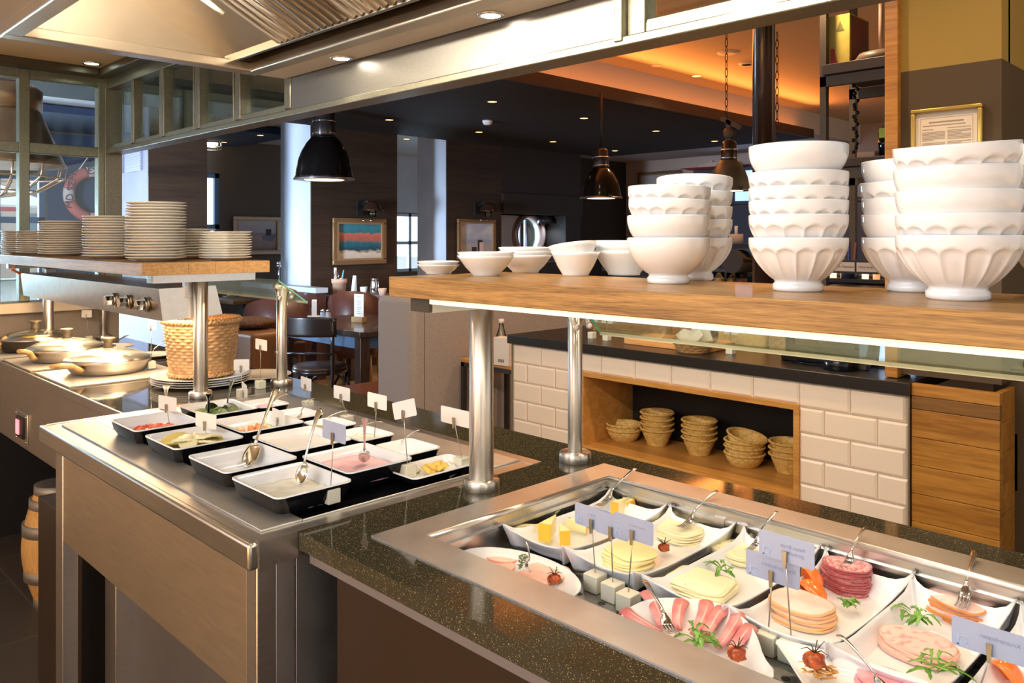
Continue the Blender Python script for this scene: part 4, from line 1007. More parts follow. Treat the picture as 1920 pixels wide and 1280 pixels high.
def shaped(label,name,pts,zr,base,mt=M['platter'],th=.012,lift=None):
    cx=sum(p[0] for p in pts)/len(pts); cy=sum(p[1] for p in pts)/len(pts)
    Q=[(p[0]-cx,p[1]-cy) for p in pts]; Z_=[(lift[i] if lift else 0) for i in range(len(pts))]
    def r(s,z,t=0): return [(x*s,y*s,z+t*Z_[i]) for i,(x,y) in enumerate(Q)]
    b=MB().loft([r(.55,0),r(.62,.003),r(.85,zr*.45,.2),r(.985,zr-.004,1),r(1,zr-.001,1),r(.985,zr,1),r(.80,zr*.38,.2),r(.60,.0065)],True,True)
    o=solo(name,b,mt,label,'platter'); o.location=(cx,cy,base); return o
def smooth(pts,k=2):
    for _ in range(k):
        n=len(pts); out=[]
        for i in range(n):
            a,b=Vector(pts[i]),Vector(pts[(i+1)%n]); out+= [a*.75+b*.25,a*.25+b*.75]
        pts=out
    return [tuple(p) for p in pts]
ov=[(-1.0+.135*math.cos(2*PI*i/40),.995+.083*math.sin(2*PI*i/40)) for i in range(40)]
shaped('white oval plate with pink sausage slices at the left front of the cold well','serving_platter',ov,.030,ZF)
P8=smooth([tuple(at_z(a,b,.874)[:2]) for a,b in ((1160,1156),(1176,1139),(1204,1125),(1235,1119),(1297,1120),(1344,1127),(1377,1146),(1407,1166),(1423,1197),(1432,1230),(1458,1262),(1430,1282),(1330,1270),(1230,1225),(1165,1180))],1)
shaped('white fan shaped plate of rolled ham at the front of the cold well','serving_platter',P8,.030,ZF+.014)
P9=[tuple(at_z(a,b,.866)[:2]) for a,b in ((1449,1197),(1475,1200),(1530,1213),(1602,1232),(1680,1256),(1780,1290),(1850,1330),(1800,1400),(1640,1400),(1545,1340),(1505,1280),(1470,1225))]
P9=smooth(P9,1)
shaped('white plate with pink ham at the bottom edge of the view','serving_platter',P9,.030,ZF+.006)
# ---------------- sliced things
def slice_mb(rx,ry,th=.0025,wob=.04,sag=.004,seed=0,n=44,pw=2.0,flat=None):
    rnd=random.Random(seed); a1,a2,a3=[rnd.uniform(0,6) for _ in range(3)]
    def rad(a):
        c,s=abs(math.cos(a)),abs(math.sin(a)); base=(c**pw+s**pw)**(-1/pw)
        return base*(1+wob*math.sin(2*a+a1)+wob*.5*math.sin(3*a+a2)+wob*.25*math.sin(7*a+a3))
    b=MB()
    def ring(s,z,extra=0): return [(rx*rad(2*PI*i/n)*s*math.cos(2*PI*i/n),ry*rad(2*PI*i/n)*s*math.sin(2*PI*i/n),z-sag*s*s+extra+ .0009*math.sin(3*2*PI*i/n+a2)*s) for i in range(n)]
    b.loft([ring(.02,0),ring(.5,0),ring(.94,0),ring(1,.0006*0)],True,False)
    b.m=1; b.loft([ring(1,0),ring(1.004,th*.5),ring(1,th),ring(.955,th)],False,False)
    b.m=0; b.loft([ring(.955,th),ring(.7,th),ring(.35,th),ring(.02,th)],False,True)
    return b
def stackslices(name,label,protos,n,px,py,z0,dz,grp,rz=0,jit=.003,fan=(0,0),tilt=0,top=None,dr=.08):
    b=at_z(px,py,z0)
    for i in range(n):
        l=(top if (top and i==n-1) else label)
        use(protos[i%len(protos)],(b.x+random.uniform(-jit,jit)+fan[0]*i,b.y+random.uniform(-jit,jit)+fan[1]*i,z0+dz*i),l,grp,rot=(random.uniform(-.02,.02)+tilt,random.uniform(-.03,.03),rz+random.uniform(-dr,dr)))
def meat(name,c1,c2,scale=60,rough=.35,lo=.40,hi=.62): return noisy(name,[(lo,c1),(hi,c2)],(1,1,1),scale,4,rough,sss=.12)
m_saus=meat('sausage_pink',(.84,.48,.40),(.90,.58,.50),30); m_sedge=mat('sausage_edge',(.80,.36,.28),.4)
m_tur=meat('turkey_flesh',(.86,.62,.54),(.93,.76,.68),22); m_tedge=mat('turkey_edge',(.82,.45,.22),.4)
m_sal=meat('salami_flesh',(.62,.16,.16),(.86,.52,.50),190,.35,.44,.56); m_saedge=mat('salami_edge',(.45,.10,.11),.4)
m_mor=meat('marbled_sausage',(.80,.36,.33),(.90,.63,.56),75,.35,.36,.48); m_medge=mat('marbled_edge',(.85,.48,.38),.4)
m_roast=meat('roast_pork',(.88,.48,.42),(.93,.70,.62),28); m_redge=mat('roast_edge',(.72,.28,.08),.4)
m_ham=meat('pink_ham',(.74,.27,.32),(.85,.45,.48),45)
m_roll=noisy('rolled_ham',[(.35,(.66,.17,.18)),(.65,(.80,.36,.34))],(1,1,1),26,4,.3,sss=.12)
m_chy=mat('yellow_cheese',(.93,.79,.40),.4,sss=.15); m_chp=mat('pale_cheese',(.90,.80,.50),.4,sss=.15)
m_herb=noisy('herb_cheese',[(.32,(.25,.32,.10)),(.42,(.88,.82,.52))],(1,1,1),75,4,.4,sss=.1)
m_chil=noisy('chilli_cheese',[(.27,(.80,.22,.06)),(.35,(.93,.85,.58))],(1,1,1),60,4,.4,sss=.1)
def SP(name,cat,mats,**k): return solo(name,slice_mb(**k),mats,'x',cat)
zb_=ZF+.010
z3=.86
sa=[SP('sausage_slice','sliced sausage',[m_saus,m_sedge],rx=.034,ry=.032,seed=s,th=.003,sag=.001) for s in (1,2)]
b=at_z(943,1047,.845)
for i,(px,py) in enumerate([(930,1062),(945,1046),(1030,1078),(1000,1095)]):
    p=at_z(px,py,.842); use(sa[i%2],(p.x,p.y,.842+i*.0032),['pink sausage slice at the far left edge of the oval plate','round pink sausage slice left of the fork on the oval plate','round pink sausage slice right of the fork on the oval plate','pink sausage slice lying partly under the steel rim'][i],'pink sausage slices',scale=(1,1,1) if i!=2 else (1.12,1.1,1))
ch=[SP('cheese_slice','sliced cheese',[m_chy,m_chy],rx=.050,ry=.041,seed=s,th=.0022,sag=.003,pw=3) for s in (4,5)]
stackslices('cheese_slice','plain yellow cheese slice in the fanned pile on the second platter',ch,9,1172,1050,zb_,.0026,'yellow cheese slices',rz=-.25,fan=(.0006,.0012))
ch=[SP('cheese_slice','sliced cheese',[m_chp,m_chp],rx=.050,ry=.042,seed=s,th=.0025,sag=.004,pw=2.6) for s in (7,8)]
stackslices('cheese_slice','pale folded cheese slice in the pile under the second fork',ch,8,1270,1003,zb_,.003,'pale cheese slices',rz=-.2,fan=(0,.0008))
ch=[SP('cheese_slice','sliced cheese',[m_chil,m_chp],rx=.052,ry=.043,seed=s,th=.0025,sag=.002,pw=6,wob=.01) for s in (9,10)]
stackslices('cheese_slice','square red-flecked chilli cheese slice on the third platter',ch,6,1316,1103,zb_,.003,'chilli cheese slices',rz=.12)
ch=[SP('cheese_slice','sliced cheese',[m_herb,m_chp],rx=.046,ry=.040,seed=s,th=.0025,sag=.002,pw=5,wob=.01) for s in (12,13)]
stackslices('cheese_slice','square green-flecked herb cheese slice on the third platter',ch,6,1385,1042,zb_,.003,'herb cheese slices',rz=-.2)
tu=[SP('turkey_slice','sliced turkey',[m_tur,m_tedge],rx=.050,ry=.040,seed=s,th=.0035,sag=.002,pw=2.4,wob=.03) for s in (14,15)]
stackslices('turkey_slice','pale smoked turkey slice with orange rim in the pile on the fourth platter',tu,6,1503,1158,zb_,.0052,'turkey slices',rz=-.25,dr=.05)
so=[SP('salami_slice','sliced salami',[m_sal,m_saedge],rx=.040,ry=.036,seed=s,th=.0022,sag=.003,pw=2) for s in (17,18,19)]
stackslices('salami_slice','speckled red salami slice in the tall pile under the fourth fork',so,12,1588,1098,zb_,.0036,'salami slices',jit=.003,dr=.6)
mo=[SP('marbled_sausage_slice','sliced sausage',[m_mor,m_medge],rx=.052,ry=.040,seed=s,th=.003,sag=.001,pw=2.2,wob=.015) for s in (21,22)]
stackslices('marbled_sausage_slice','marbled pink sausage slice in the large oval pile at the lower right',mo,5,1722,1222,zb_,.0034,'marbled sausage slices',rz=-.2,dr=.04)
ro=[SP('roast_pork_slice','sliced roast pork',[m_roast,m_redge],rx=.048,ry=.030,seed=s,th=.0024,sag=.006,pw=2.1,wob=.06) for s in (24,25,26)]
stackslices('roast_pork_slice','roast pork slice with browned rim in the heap under the rightmost fork',ro,8,1790,1150,zb_,.0038,'roast pork slices',rz=-.3,jit=.008,dr=.35)
ha=[SP('ham_slice','sliced ham',[m_ham,m_ham],rx=.062,ry=.034,seed=s,th=.0025,sag=.003,pw=2.2) for s in (28,29)]
stackslices('ham_slice','large pink ham slice at the bottom edge of the view',ha,4,1690,1303,.847,.003,'pink ham slices',rz=-.2)
# rolled ham fan
cen=at_z(1345,1300,.84)
rolls=[((1190,1148),(1245,1195)),((1213,1112),(1240,1175)),((1278,1128),(1272,1180)),((1325,1130),(1300,1188)),((1355,1142),(1322,1200)),((1385,1152),(1345,1212)),((1408,1176),(1372,1225))]
ords=['lowest rolled ham slice lying along the steel rim','rolled ham slice lying under the fork on the fan plate','rolled ham slice right beside the fork','third rolled ham slice of the upright fan','middle rolled ham slice of the upright fan','second last rolled ham slice of the fan','last rolled ham slice, next to the dried tomato']
for i,(a,c) in enumerate(rolls):
    p0,p1=at_z(a[0],a[1],.870),at_z(c[0],c[1],.860)
    if i==0: p0,p1=at_z(1172,1146,.872),at_z(1238,1185,.868)
    mid=(p0+p1)/2; d=(p1-p0); n_=Vector((-d.y,d.x,0))*(.03 if i%2 else -.04)
    t=thing('rolled_ham_slice',ords[i],'rolled ham',tuple(mid),group='rolled ham slices')
    pts=[p0-mid,(p0-mid)*.5+n_,n_*1.1,(p1-mid)*.5+n_,p1-mid]
    ob('roll',MB().tube(pts,[.0125,.0105,.0092,.0080,.0060],18,flat=.5),m_roll,t)
    ob('fold_edge',MB().tube([q_+Vector((.003,0,z_)) for q_,z_ in zip(pts,(.0052,.0045,.0040,.0034,.0026))],[.0006,.0012,.0014,.0012,.0005],6),mat('ham_fat',(.88,.55,.50),.35),t)
    e=(p0-mid); dd=(p0-p1).normalized()
    ob('dark_end',MB().tube([e-dd*.001,e+dd*.0012],[.0120,.0085],18,flat=.5),mat('ham_end',(.62,.15,.12),.4),t)
# cheese wedges
m_ch=mat('cheese_paste',(.93,.80,.42),.42,sss=.15); m_rind=mat('orange_rind',(.93,.48,.04),.35)
def wedge(l=.05,w=.02,h=.028):
    b=MB(); vs=[(0,0,0),(l,-w/2,0),(l,w/2,0),(0,0,h),(l,-w/2,h),(l,w/2,h)]; b.add(vs,[(0,2,1),(3,4,5),(0,1,4,3),(0,3,5,2),(1,2,5,4)]); return b
wt=thing('cheese_wedge','x','cheese'); ob('paste',wedge(),m_ch,wt,bevel=.0008); ob('rind',MB().box(.0498,.052,-.0102,.0102,0,.0282),m_rind,wt,bevel=.0006)
for i,(px,py,rz,sc,rx,l) in enumerate([(1010,1008,-2.3,.9,0,'small wedge at the left of the front cheese cubes'),(1043,1000,-1.2,1.25,.0,'largest leaning wedge of the front cheese cubes'),(1048,1012,-.6,1.0,0,'wedge facing the front with orange rind'),(1060,994,.5,.9,.2,'wedge tipped toward the thyme sprig'),(1030,985,2.0,1.0,.5,'tall wedge at the rear of the front cubes'),(1105,940,1.0,.9,0,'pale wedge at the rear left behind the daylit blue card'),(1125,948,2.5,.9,.2,'pale wedge under the first fork'),(1170,952,-.5,1.0,.3,'cheese wedge at the rear right of the first platter'),(1180,962,-1.6,1.0,0,'lower cheese wedge at the rear right with orange rind')]):
    p=at_z(px,py,.84); use(wt,(p.x,p.y,ZF+.012+(i%3)*.003),'orange-rinded cheese '+l,'cheese wedges',rot=(rx,0,rz),scale=(sc,sc,sc))
# greens
m_leaf=mat('rocket_leaf',(.10,.28,.03),.4,sss=.05); m_leaf2=mat('rocket_leaf_light',(.22,.44,.08),.4); m_thy=mat('thyme_green',(.10,.15,.06),.6)
def rocket(label,px,py,n,spread,z=.845,name='rocket_garnish',direct=None):
    p=at_z(px,py,z); t=thing(name,label,'garnish',tuple(p)); bs=[MB(),MB()]
    for i in range(n):
        b=bs[i%2]; a=random.uniform(0,6.3) if direct is None else direct+random.uniform(-.5,.5); L=random.uniform(.6,1.1)*spread; x0,y0=random.uniform(-.3,.3)*spread,random.uniform(-.3,.3)*spread
        cu=random.uniform(-.8,.8); k=9; lft=[];rgt=[]
        hz=random.uniform(.003,.012)
        for j in range(k):
            s=j/(k-1); aa=a+cu*s; x=x0+math.cos(aa)*L*s; y=y0+math.sin(aa)*L*s; z_=hz*math.sin(PI*s)+.003+i*.0004
            w=(.0008 if s<.35 else .0045*math.sin(PI*(s-.3)/.72+.1))*(1 if j%2 else .45)+.0006
            nx,ny=-math.sin(aa),math.cos(aa); lft.append((x+nx*w,y+ny*w,z_+w*.3)); rgt.append((x-nx*w,y-ny*w,z_+w*.3))
        mid=[((l_[0]+r_[0])/2,(l_[1]+r_[1])/2,l_[2]-.0008) for l_,r_ in zip(lft,rgt)]
        b.sheet([lft,mid,rgt],.0004)
    ob('leaves',bs[0],m_leaf,t); ob('pale_leaves',bs[1],m_leaf2,t); return t
rocket('small heap of green rocket leaves beside the chilli cheese',1357,1075,10,.034,.85)
rocket('rocket leaves half hidden behind the orange pepper halves',1492,1101,9,.022,.85)
rocket('rocket leaves to the right of the orange pepper halves',1590,1138,9,.024,.845)
rocket('heap of rocket leaves between marbled sausage and roast pork',1715,1160,14,.034,.85)
rocket('rocket leaves lying over the bottom edge of the marbled sausage',1742,1258,12,.042,.86)
rocket('rocket leaves at the foot of the rolled ham fan',1308,1208,16,.034,.862)
def thyme(label,px,py,ex,ey):
    a,b_=at_z(px,py,.853),at_z(ex,ey,.853); t=thing('thyme_sprig',label,'garnish',tuple(a)); b=MB(); d=b_-a
    b.tube([(0,0,0),tuple(d*.5+Vector((0,0,.003))),tuple(d)],.0007,5)
    for i in range(46):
        s=random.random(); c=d*s+Vector((random.uniform(-.006,.006),random.uniform(-.006,.006),random.uniform(0,.007))); b.ball(tuple(c),.0021,1.3,.8,.4,6,4)
    ob('leaves',b,m_thy,t)
thyme('grey-green thyme sprig beside the cheese cubes',1062,972,1112,994); thyme('short thyme sprig between the sausage slices',974,1066,984,1044)
# dried tomatoes
def dtom(label,px,py,s=1,z=.845,mt=None):
    p=at_z(px,py,z); t=thing('dried_tomato',label,'dried tomato',tuple(p)); rnd=random.Random(px)
    a_=rnd.uniform(0,6)
    ob('flesh',MB().lathe([(0.0,0)]+[(.0105*s*math.sin(PI*k/9),.008*s*(1-math.cos(PI*k/9))) for k in range(1,9)]+[(0,.016*s)],26,mod=lambda a,k,z_:1+.16*math.sin(5*a+a_+k)+.08*math.sin(9*a+k*2)),mt or noisy('dried_tomato_skin',[(.35,(.22,.03,.01)),(.65,(.62,.12,.02))],(1,1,1),90,4,.3),t)
    st_=MB()
    for k in range(5):
        a=k*1.25+a_; st_.tube([(0,0,.015*s),(.007*math.cos(a)*s,.007*math.sin(a)*s,.020*s),(.013*math.cos(a)*s,.013*math.sin(a)*s,(.018+.006*(k%2))*s)],[.001,.0008,.0004],5)
    st_.tube([(0,0,.014*s),(.003,.002,.028*s)],.0008,5)
    ob('calyx',st_,mat('dry_stem',(.10,.06,.025),.6),t); return t
dtom('dark dried tomato on the yellow cheese platter corner',1245,1034); dtom('small dried tomato peeking from behind the third daylit blue card',1189,1014,.8)
dtom('dried tomato with curled stem by the rim on the oval plate',1040,1094,1.05,.85); dtom('orange dried tomato at the tip of the rolled ham fan',1382,1238,1.15,.862)
dtom('dried tomato nested in fried onions on the bottom plate',1527,1252,1.35,.862)
fo=MB()
for i in range(26):
    a=random.uniform(0,6.3); r=random.uniform(.006,.022); c=(r*math.cos(a),r*math.sin(a)*.8,random.uniform(.002,.012)); fo.tube([c,(c[0]+random.uniform(-.01,.01),c[1]+random.uniform(-.01,.01),c[2]+random.uniform(0,.008)),(c[0]+random.uniform(-.016,.016),c[1]+random.uniform(-.016,.016),c[2]+random.uniform(-.002,.006))],[.002,.0026,.0012],6,flat=.4)
p=at_z(1533,1262,.852); o=solo('fried_onions',fo,mat('fried_onion',(.72,.36,.08),.4),'crisp golden fried onions around the dried tomato on the bottom plate','garnish',loc=(p.x,p.y,.848)); o['kind']='stuff'
# pepper halves
m_pep=mat('orange_pepper',(.95,.20,.03),.2,coat=.3,sss=.1)
for i,(px,py,s,l) in enumerate([(1541,1113,1.0,'lower glossy orange pepper half beside the turkey slices'),(1537,1090,.88,'upper glossy orange pepper half leaning on the salami'),(1905,1262,.9,'orange pepper half at the right edge of the view')]):
    p=at_z(px,py,.848+.012*(i==1)); b=MB().lathe([(0,0)]+[(.024*s*math.sin(PI*.5*k/7+.15),.026*s*(1-math.cos(PI*.5*k/7))) for k in range(0,8)]+[(.022*s,.027*s),(.012*s,.012*s),(0,.008*s)],30,mod=lambda a,k,z:1+.09*math.cos(3*a+i))
    o=solo('pepper_half',b,m_pep,l,'pepper',loc=tuple(p+Vector((0,0,.012*s))),rot=(2.2 if i!=1 else 1.9,.2,-.5))
# cutlery in the well
lean(FRK,1118,950,.862,1193,879,.060,'steel fork on the first platter behind the daylit blue cards')
lean(FRK,1272,990,.868,1345,921,.050,'steel fork on the pale cheese slices')
lean(FRK,1400,1033,.862,1458,960,.055,'steel fork on the herb cheese slices')
lean(FRK,1580,1064,.880,1622,991,.040,'steel fork on top of the salami pile')
lean(FRK,1800,1140,.872,1829,1034,.045,'steel fork on the roast pork heap')
lean(FRK,993,1072,.862,985,1014,.050,'short looking steel fork between the sausage slices')
lean(FRK,1268,1190,.880,1207,1090,.020,'steel fork lying across the rolled ham fan')
lean(SPN,1668,1300,.862,1570,1188,.045,'steel spoon with its handle over the marbled sausage platter edge')
# ================================================================== HOT PANS
def panset(px,py,label,food,frgb,hx,hy,depth=.045,R=.155,body=None,z=CT+.006,lid=True,knobm=None,cx=None,cyy=None):
    c=Vector((cx,cyy,z)); t=thing('serving_pan',label,'pan',tuple(c),group='lidded pans on the hot counter')
    ob('pan_body',MB().lathe([(0,0),(R*.80,0),(R*.86,.004),(R*.96,depth*.6),(R,depth),(R+.004,depth+.003),(R+.003,depth+.006),(R-.004,depth+.003),(R*.92,depth*.6),(R*.82,.006),(0,.005)],56),body or M['steel'],t)
    ob('food',MB().lathe([(0,depth*.75),(R*.9,depth*.72),(R*.7,depth*1.02),(R*.35,depth*1.2),(0,depth*1.18)][::-1] if False else [(0,depth*.5),(R*.90,depth*.55),(R*.86,depth*.8),(R*.6,depth*1.15),(R*.3,depth*1.32),(0,depth*1.36)],40,mod=lambda a,k,z_:1+.03*math.sin(7*a+k)),frgb,t)
    if lid:
        l=ob('glass_lid',MB().lathe([(R+.001,depth+.006),(R-.01,depth+.016),(R*.7,depth+.034),(R*.35,depth+.045),(.02,depth+.048),(.02,depth+.046),(R*.35,depth+.043),(R*.7,depth+.032),(R-.01,depth+.013)],56),M['lid_glass'],t)
        ob('lid_rim',MB().lathe([(R-.006,depth+.008),(R+.003,depth+.004),(R+.003,depth+.010),(R-.006,depth+.014)],56),M['pole'],l)
        ob('lid_knob',MB().lathe([(0,depth+.048),(.020,depth+.048),(.015,depth+.062),(.019,depth+.076),(.027,depth+.084),(.025,depth+.089),(0,depth+.087)],24),knobm or mat('knob_bronze',(.20,.16,.10),.35,.4),l)
    e=at_z(hx,hy,z+depth+.022)-c; r0=Vector((e.x,e.y,0)).normalized()*R
    r0=Vector((r0.x,r0.y,depth*.55)); 
    pts=[r0,r0+Vector((r0.x*.10,r0.y*.10,.006)),r0.lerp(e,.35)+Vector((0,0,.012)),r0.lerp(e,.7)+Vector((0,0,.008)),e]
    hd=ob('handle',MB().tube(pts,[.013,.014,.013,.0125,.011],12,flat=.8),M['beech'],t)
    return t
mats_=noisy('hot_mat_steel',[(.3,(.62,.58,.50)),(.7,(.72,.68,.60))],(3,3,3),6,4,.4,.6)
for i,(x0,x1) in enumerate(((-3.60,-3.17),(-4.08,-3.66),(-4.56,-4.14))):
    solo('warming_plate',MB().box(x0,x1,.912,1.34,CT,CT+.006),mats_,['pale warming plate under the nearest pan','pale warming plate under the middle pan','pale warming plate under the farthest pan'][i],'warming plate',org=(x0,.912,CT),bevel=.001)
fd1=noisy('scrambled_food_pink',[(.35,(.80,.40,.25)),(.65,(.92,.75,.55))],(1,1,1),45,4,.4,bump=.6,bscale=.006)
fd2=noisy('fried_potato_food',[(.35,(.50,.40,.12)),(.65,(.88,.75,.42))],(1,1,1),55,4,.4,bump=.6,bscale=.006)
fd3=noisy('yellow_egg_food',[(.35,(.75,.50,.08)),(.65,(.95,.80,.30))],(1,1,1),35,4,.4,bump=.6,bscale=.006)
panset(0,0,'lidded steel pan with pinkish food, nearest on the hot counter','',fd1,97,687,cx=-3.43,cyy=1.13)
panset(0,0,'lidded steel pan with herbed potatoes, middle of the three','',fd2,35,658,cx=-3.89,cyy=1.11)
panset(0,0,'lidded pan with yellow eggs, farthest on the hot counter','',fd3,12,632,cx=-4.33,cyy=1.10,body=mat('dark_pan',(.07,.06,.05),.35,.5),depth=.05)
# spoons rests: white plates behind the pans
pz2=solo('rest_plate',plate_mesh(.09),M['plate'],'x','plate')
p=at_z(245,650,CT); use(pz2,(p.x,min(p.y,1.40),CT),'white plate with tongs behind the middle pan','spoon rest plates')
p=at_z(300,668,CT); use(pz2,(p.x,min(p.y,1.42),CT),'white plate with slotted server behind the nearest pan','spoon rest plates')
p1=at_z(215,660,CT+.02); p2=at_z(240,628,CT+.05)
lean(SPN,205,652,CT+.02,240,628,.04,'dark handled serving spoon on the plate behind the middle pan')
lean(FRK,275,668,CT+.02,310,640,.06,'serving fork on the plate behind the nearest pan')
# ================================================================== WICKER
def weave(r0,r1,h,rows,stakes,bulge=0,amp=.03,oval=1,rimz=None,bottom=True,th=.006,segs=None):
    segs=segs or stakes*4; prof=[]; 
    N_=rows*4
    for i in range(N_+1):
        t=i/N_; r=r0+(r1-r0)*t+bulge*math.sin(PI*t); prof.append((r,h*t))
    inner=[(r-th,z) for r,z in prof[::-1] if z>.004]+[(0,.006)]
    full=[(0,0)]+prof+inner; n_out=len(prof)
    def mod(a,k,z):
        if k==0: return 1
        kk=k-1 if k<=n_out else (2*n_out-k)
        row=kk//4; f=math.sin(PI*(kk%4)/4)
        s=math.cos(stakes*a+PI*row)
        return 1+amp*.75*s*f+amp*.55*(f-.7)
    return MB().lathe(full,segs,mod=mod,sy=oval)
def braid(r,z,rt,n=40,oval=1,wav=.35):
    b=MB()
    for ph in (0,PI):
        pts=[]
        for i in range(n*4+1):
            a=2*PI*i/(n*4); pts.append(((r+rt*.7*math.cos(n*a+ph))*math.cos(a),(r+rt*.7*math.cos(n*a+ph))*math.sin(a)*oval,z+rt*.7*math.sin(n*a+ph)))
        b.tube(pts,rt*.75,6)
    return b
bk=thing('wicker_basket','tall round pale wicker basket standing on white plates by the thick pole','basket',(0,0,0))
ob('weave',weave(.110,.132,.195,17,20,amp=.04,th=.008),M['wicker2'],bk); ob('braided_rim',braid(.133,.198,.0085,30),M['wicker2'],bk); ob('foot_braid',braid(.113,.006,.006,26),M['wicker2'],bk)
bp=Vector((-2.93,1.29,0))
bigp=solo('charger_plate',plate_mesh(.175),M['plate'],'x','plate')
for i in range(4): use(bigp,(bp.x,bp.y,CT+i*.008),'large white plate '+('directly under the tall wicker basket' if i==3 else 'in the pile below the tall wicker basket'),'large plates under the basket')
bk.location=(bp.x,bp.y,CT+.032+.006)
q=at_z(455,712,CT); solo('charger_plate',plate_mesh(.12),M['plate'],'white plate just behind the tall wicker basket by the edge-on card','plate',loc=(q.x,1.50,CT))
# niche baskets
nzf=.457
bA=thing('bread_basket','x','basket'); ob('weave',weave(.045,.075,.075,9,20,amp=.03),M['wicker'],bA); ob('braided_rim',braid(.076,.076,.0045,26),M['wicker'],bA)
bB=thing('bread_basket','x','basket'); ob('weave',weave(.055,.082,.055,5,16,bulge=.006,amp=.035),M['wicker'],bB); ob('braided_rim',braid(.083,.055,.0045,26),M['wicker'],bB)
def niche(px,py,kinds,dz,lab,tilt={}):
    p=at_z(px,py,nzf); z=nzf; y=min(max(p.y,3.05),3.22)
    t_=y/p.y; x=p.x*t_
    for i,k in enumerate(kinds):
        pos=['lowest','second','third','fourth','fifth'][i] if i<len(kinds)-1 else 'topmost'
        use(bA if k=='a' else bB,(x,y,z),pos+(' deep' if k=='a' else ' shallow')+' yellow wicker basket '+lab,'wicker baskets in the niche',rot=(tilt.get(i,0),tilt.get(i,0),i*.3)); z+=dz[i] if i<len(dz) else dz[-1]
niche(1170,824,['b','b'],[.022],'of the low pair at the left of the niche')
niche(1232,833,['a','a','a','a'],[.026],'of the stack right of the low pair')
niche(1311,851,['a','a','a','a'],[.026],'of the middle stack in the niche')
niche(1396,872,['b','b','b','b'],[.030,.024,.022],'of the wide stack with the tilted top basket',{3:.15})
niche(1478,885,['a','a','a'],[.026],'of the stack at the right end of the niche')
# ================================================================== ITEMS ON THE TILED COUNTER
WZ=TZ
def on(px,py,z=WZ): return at_z(px,py,z)
# cutting board
p=on(1192,652); cb=thing('cutting_board','orange-brown wooden cutting board on the black worktop','cutting board',(-2.13,3.19,WZ))
ob('board',MB().prism(rr(.46,.26,.03),0,.028),wood('board_orange',(.62,.28,.08),(.80,.42,.15),'x',5,.4),cb,bevel=.003,rot=(0,0,0))
kn=thing('bread_knife','black handled knife lying on the cutting board','knife',(-1.98,3.16,WZ+.030),rz=-.6)
ob('blade',MB().hull8([(-.16,-.011,0),(0,-.012,0),(0,.012,0),(-.16,.008,0)],[(-.16,-.011,.0015),(0,-.012,.0015),(0,.012,.0015),(-.16,.008,.0015)]),M['cutlery'],kn); ob('handle',MB().tube([(0,0,.006),(.06,0,.010),(.11,-.005,.008)],[.009,.012,.008],10,flat=.7),M['black'],kn)
# small basket with packets
p=on(1300,660); sb=thing('snack_basket','small brown wicker basket filled with white packets','basket',(p.x,max(p.y,3.05),WZ))
ob('weave',weave(.065,.095,.055,5,14,amp=.04),M['wickerbr'],sb); ob('braided_rim',braid(.096,.055,.004,20),M['wickerbr'],sb)
pk=solo('snack_packet',MB().prism(rr(.055,.085,.004,2),0,.006),mat('packet_white',(.80,.76,.70),.35),'x','packet')
for i,(a,b_,c_) in enumerate([(1.1,.2,.3),(.9,-.4,1.4),(1.3,.1,2.4),(1.0,.5,-.6),(1.2,-.2,.9)]):
    use(pk,(sb.location.x-.05+i*.024,sb.location.y+(-1)**i*.02,WZ+.05+.004*i),['leftmost','second','middle','fourth','rightmost'][i]+' white paper packet standing in the small wicker basket','packets in the small basket',rot=(a,b_,c_))
# long wicker trays in a row at the back
def rbasket(label,x0,x1,y0,y1,h,mt):
    t=thing('wicker_tray',label,'basket',((x0+x1)/2,(y0+y1)/2,WZ)); w,d=x1-x0,y1-y0; b=MB(); nr=max(5,int(h/.014))
    rings=[]
    P=rr(w,d,.03,5); 
    def dense(P):
        out=[]; n=len(P)
        for i in range(n):
            a=Vector(P[i]); c=Vector(P[(i+1)%n]); L=(c-a).length; m_=max(1,int(L/.012))
            for k in range(m_): out.append(a.lerp(c,k/m_))
        return out
    D=dense(P); 
    for k in range(nr*2+1):
        z=h*k/(nr*2); row=k//2; rings.append([(p.x*(1+(.02*math.sin(i*1.6+PI*row) if k%2 else -.008)),p.y*(1+(.04*math.sin(i*1.6+PI*row) if k%2 else -.01)),z) for i,p in enumerate(D)])
    rings+=[[(p.x*.94,p.y*.92,h) for p in D],[(p.x*.93,p.y*.9,.01) for p in D]]
    b.loft(rings,True,True); ob('weave',b,mt,t)
    rim=MB().tube([(p.x,p.y,h) for p in D]+[(D[0].x,D[0].y,h)],.007,6); ob('rim',rim,mt,t); return t
rbasket('dark brown wicker tray at the left end of the worktop behind the slim pole',-2.80,-2.22,3.36,3.56,.14,M['wickerbr'])
rbasket('round-cornered yellow wicker basket behind the packets',-2.05,-1.80,3.38,3.58,.13,M['wicker'])
rbasket('grey-brown wicker tray beside the black toaster',-1.78,-1.48,3.36,3.56,.13,M['wickerbr'])
# glass blocks (card bases)
for i,(px,py) in enumerate([(1110,634),(1138,638),(1341,655),(1370,663)]):
    p=on(px,py); hh=holder(['first','second','third','fourth'][i]+' frosted card block from the left on the black worktop',(p.x,p.y,WZ),WZ+.10,w=.07,h=.035,cube=.032)
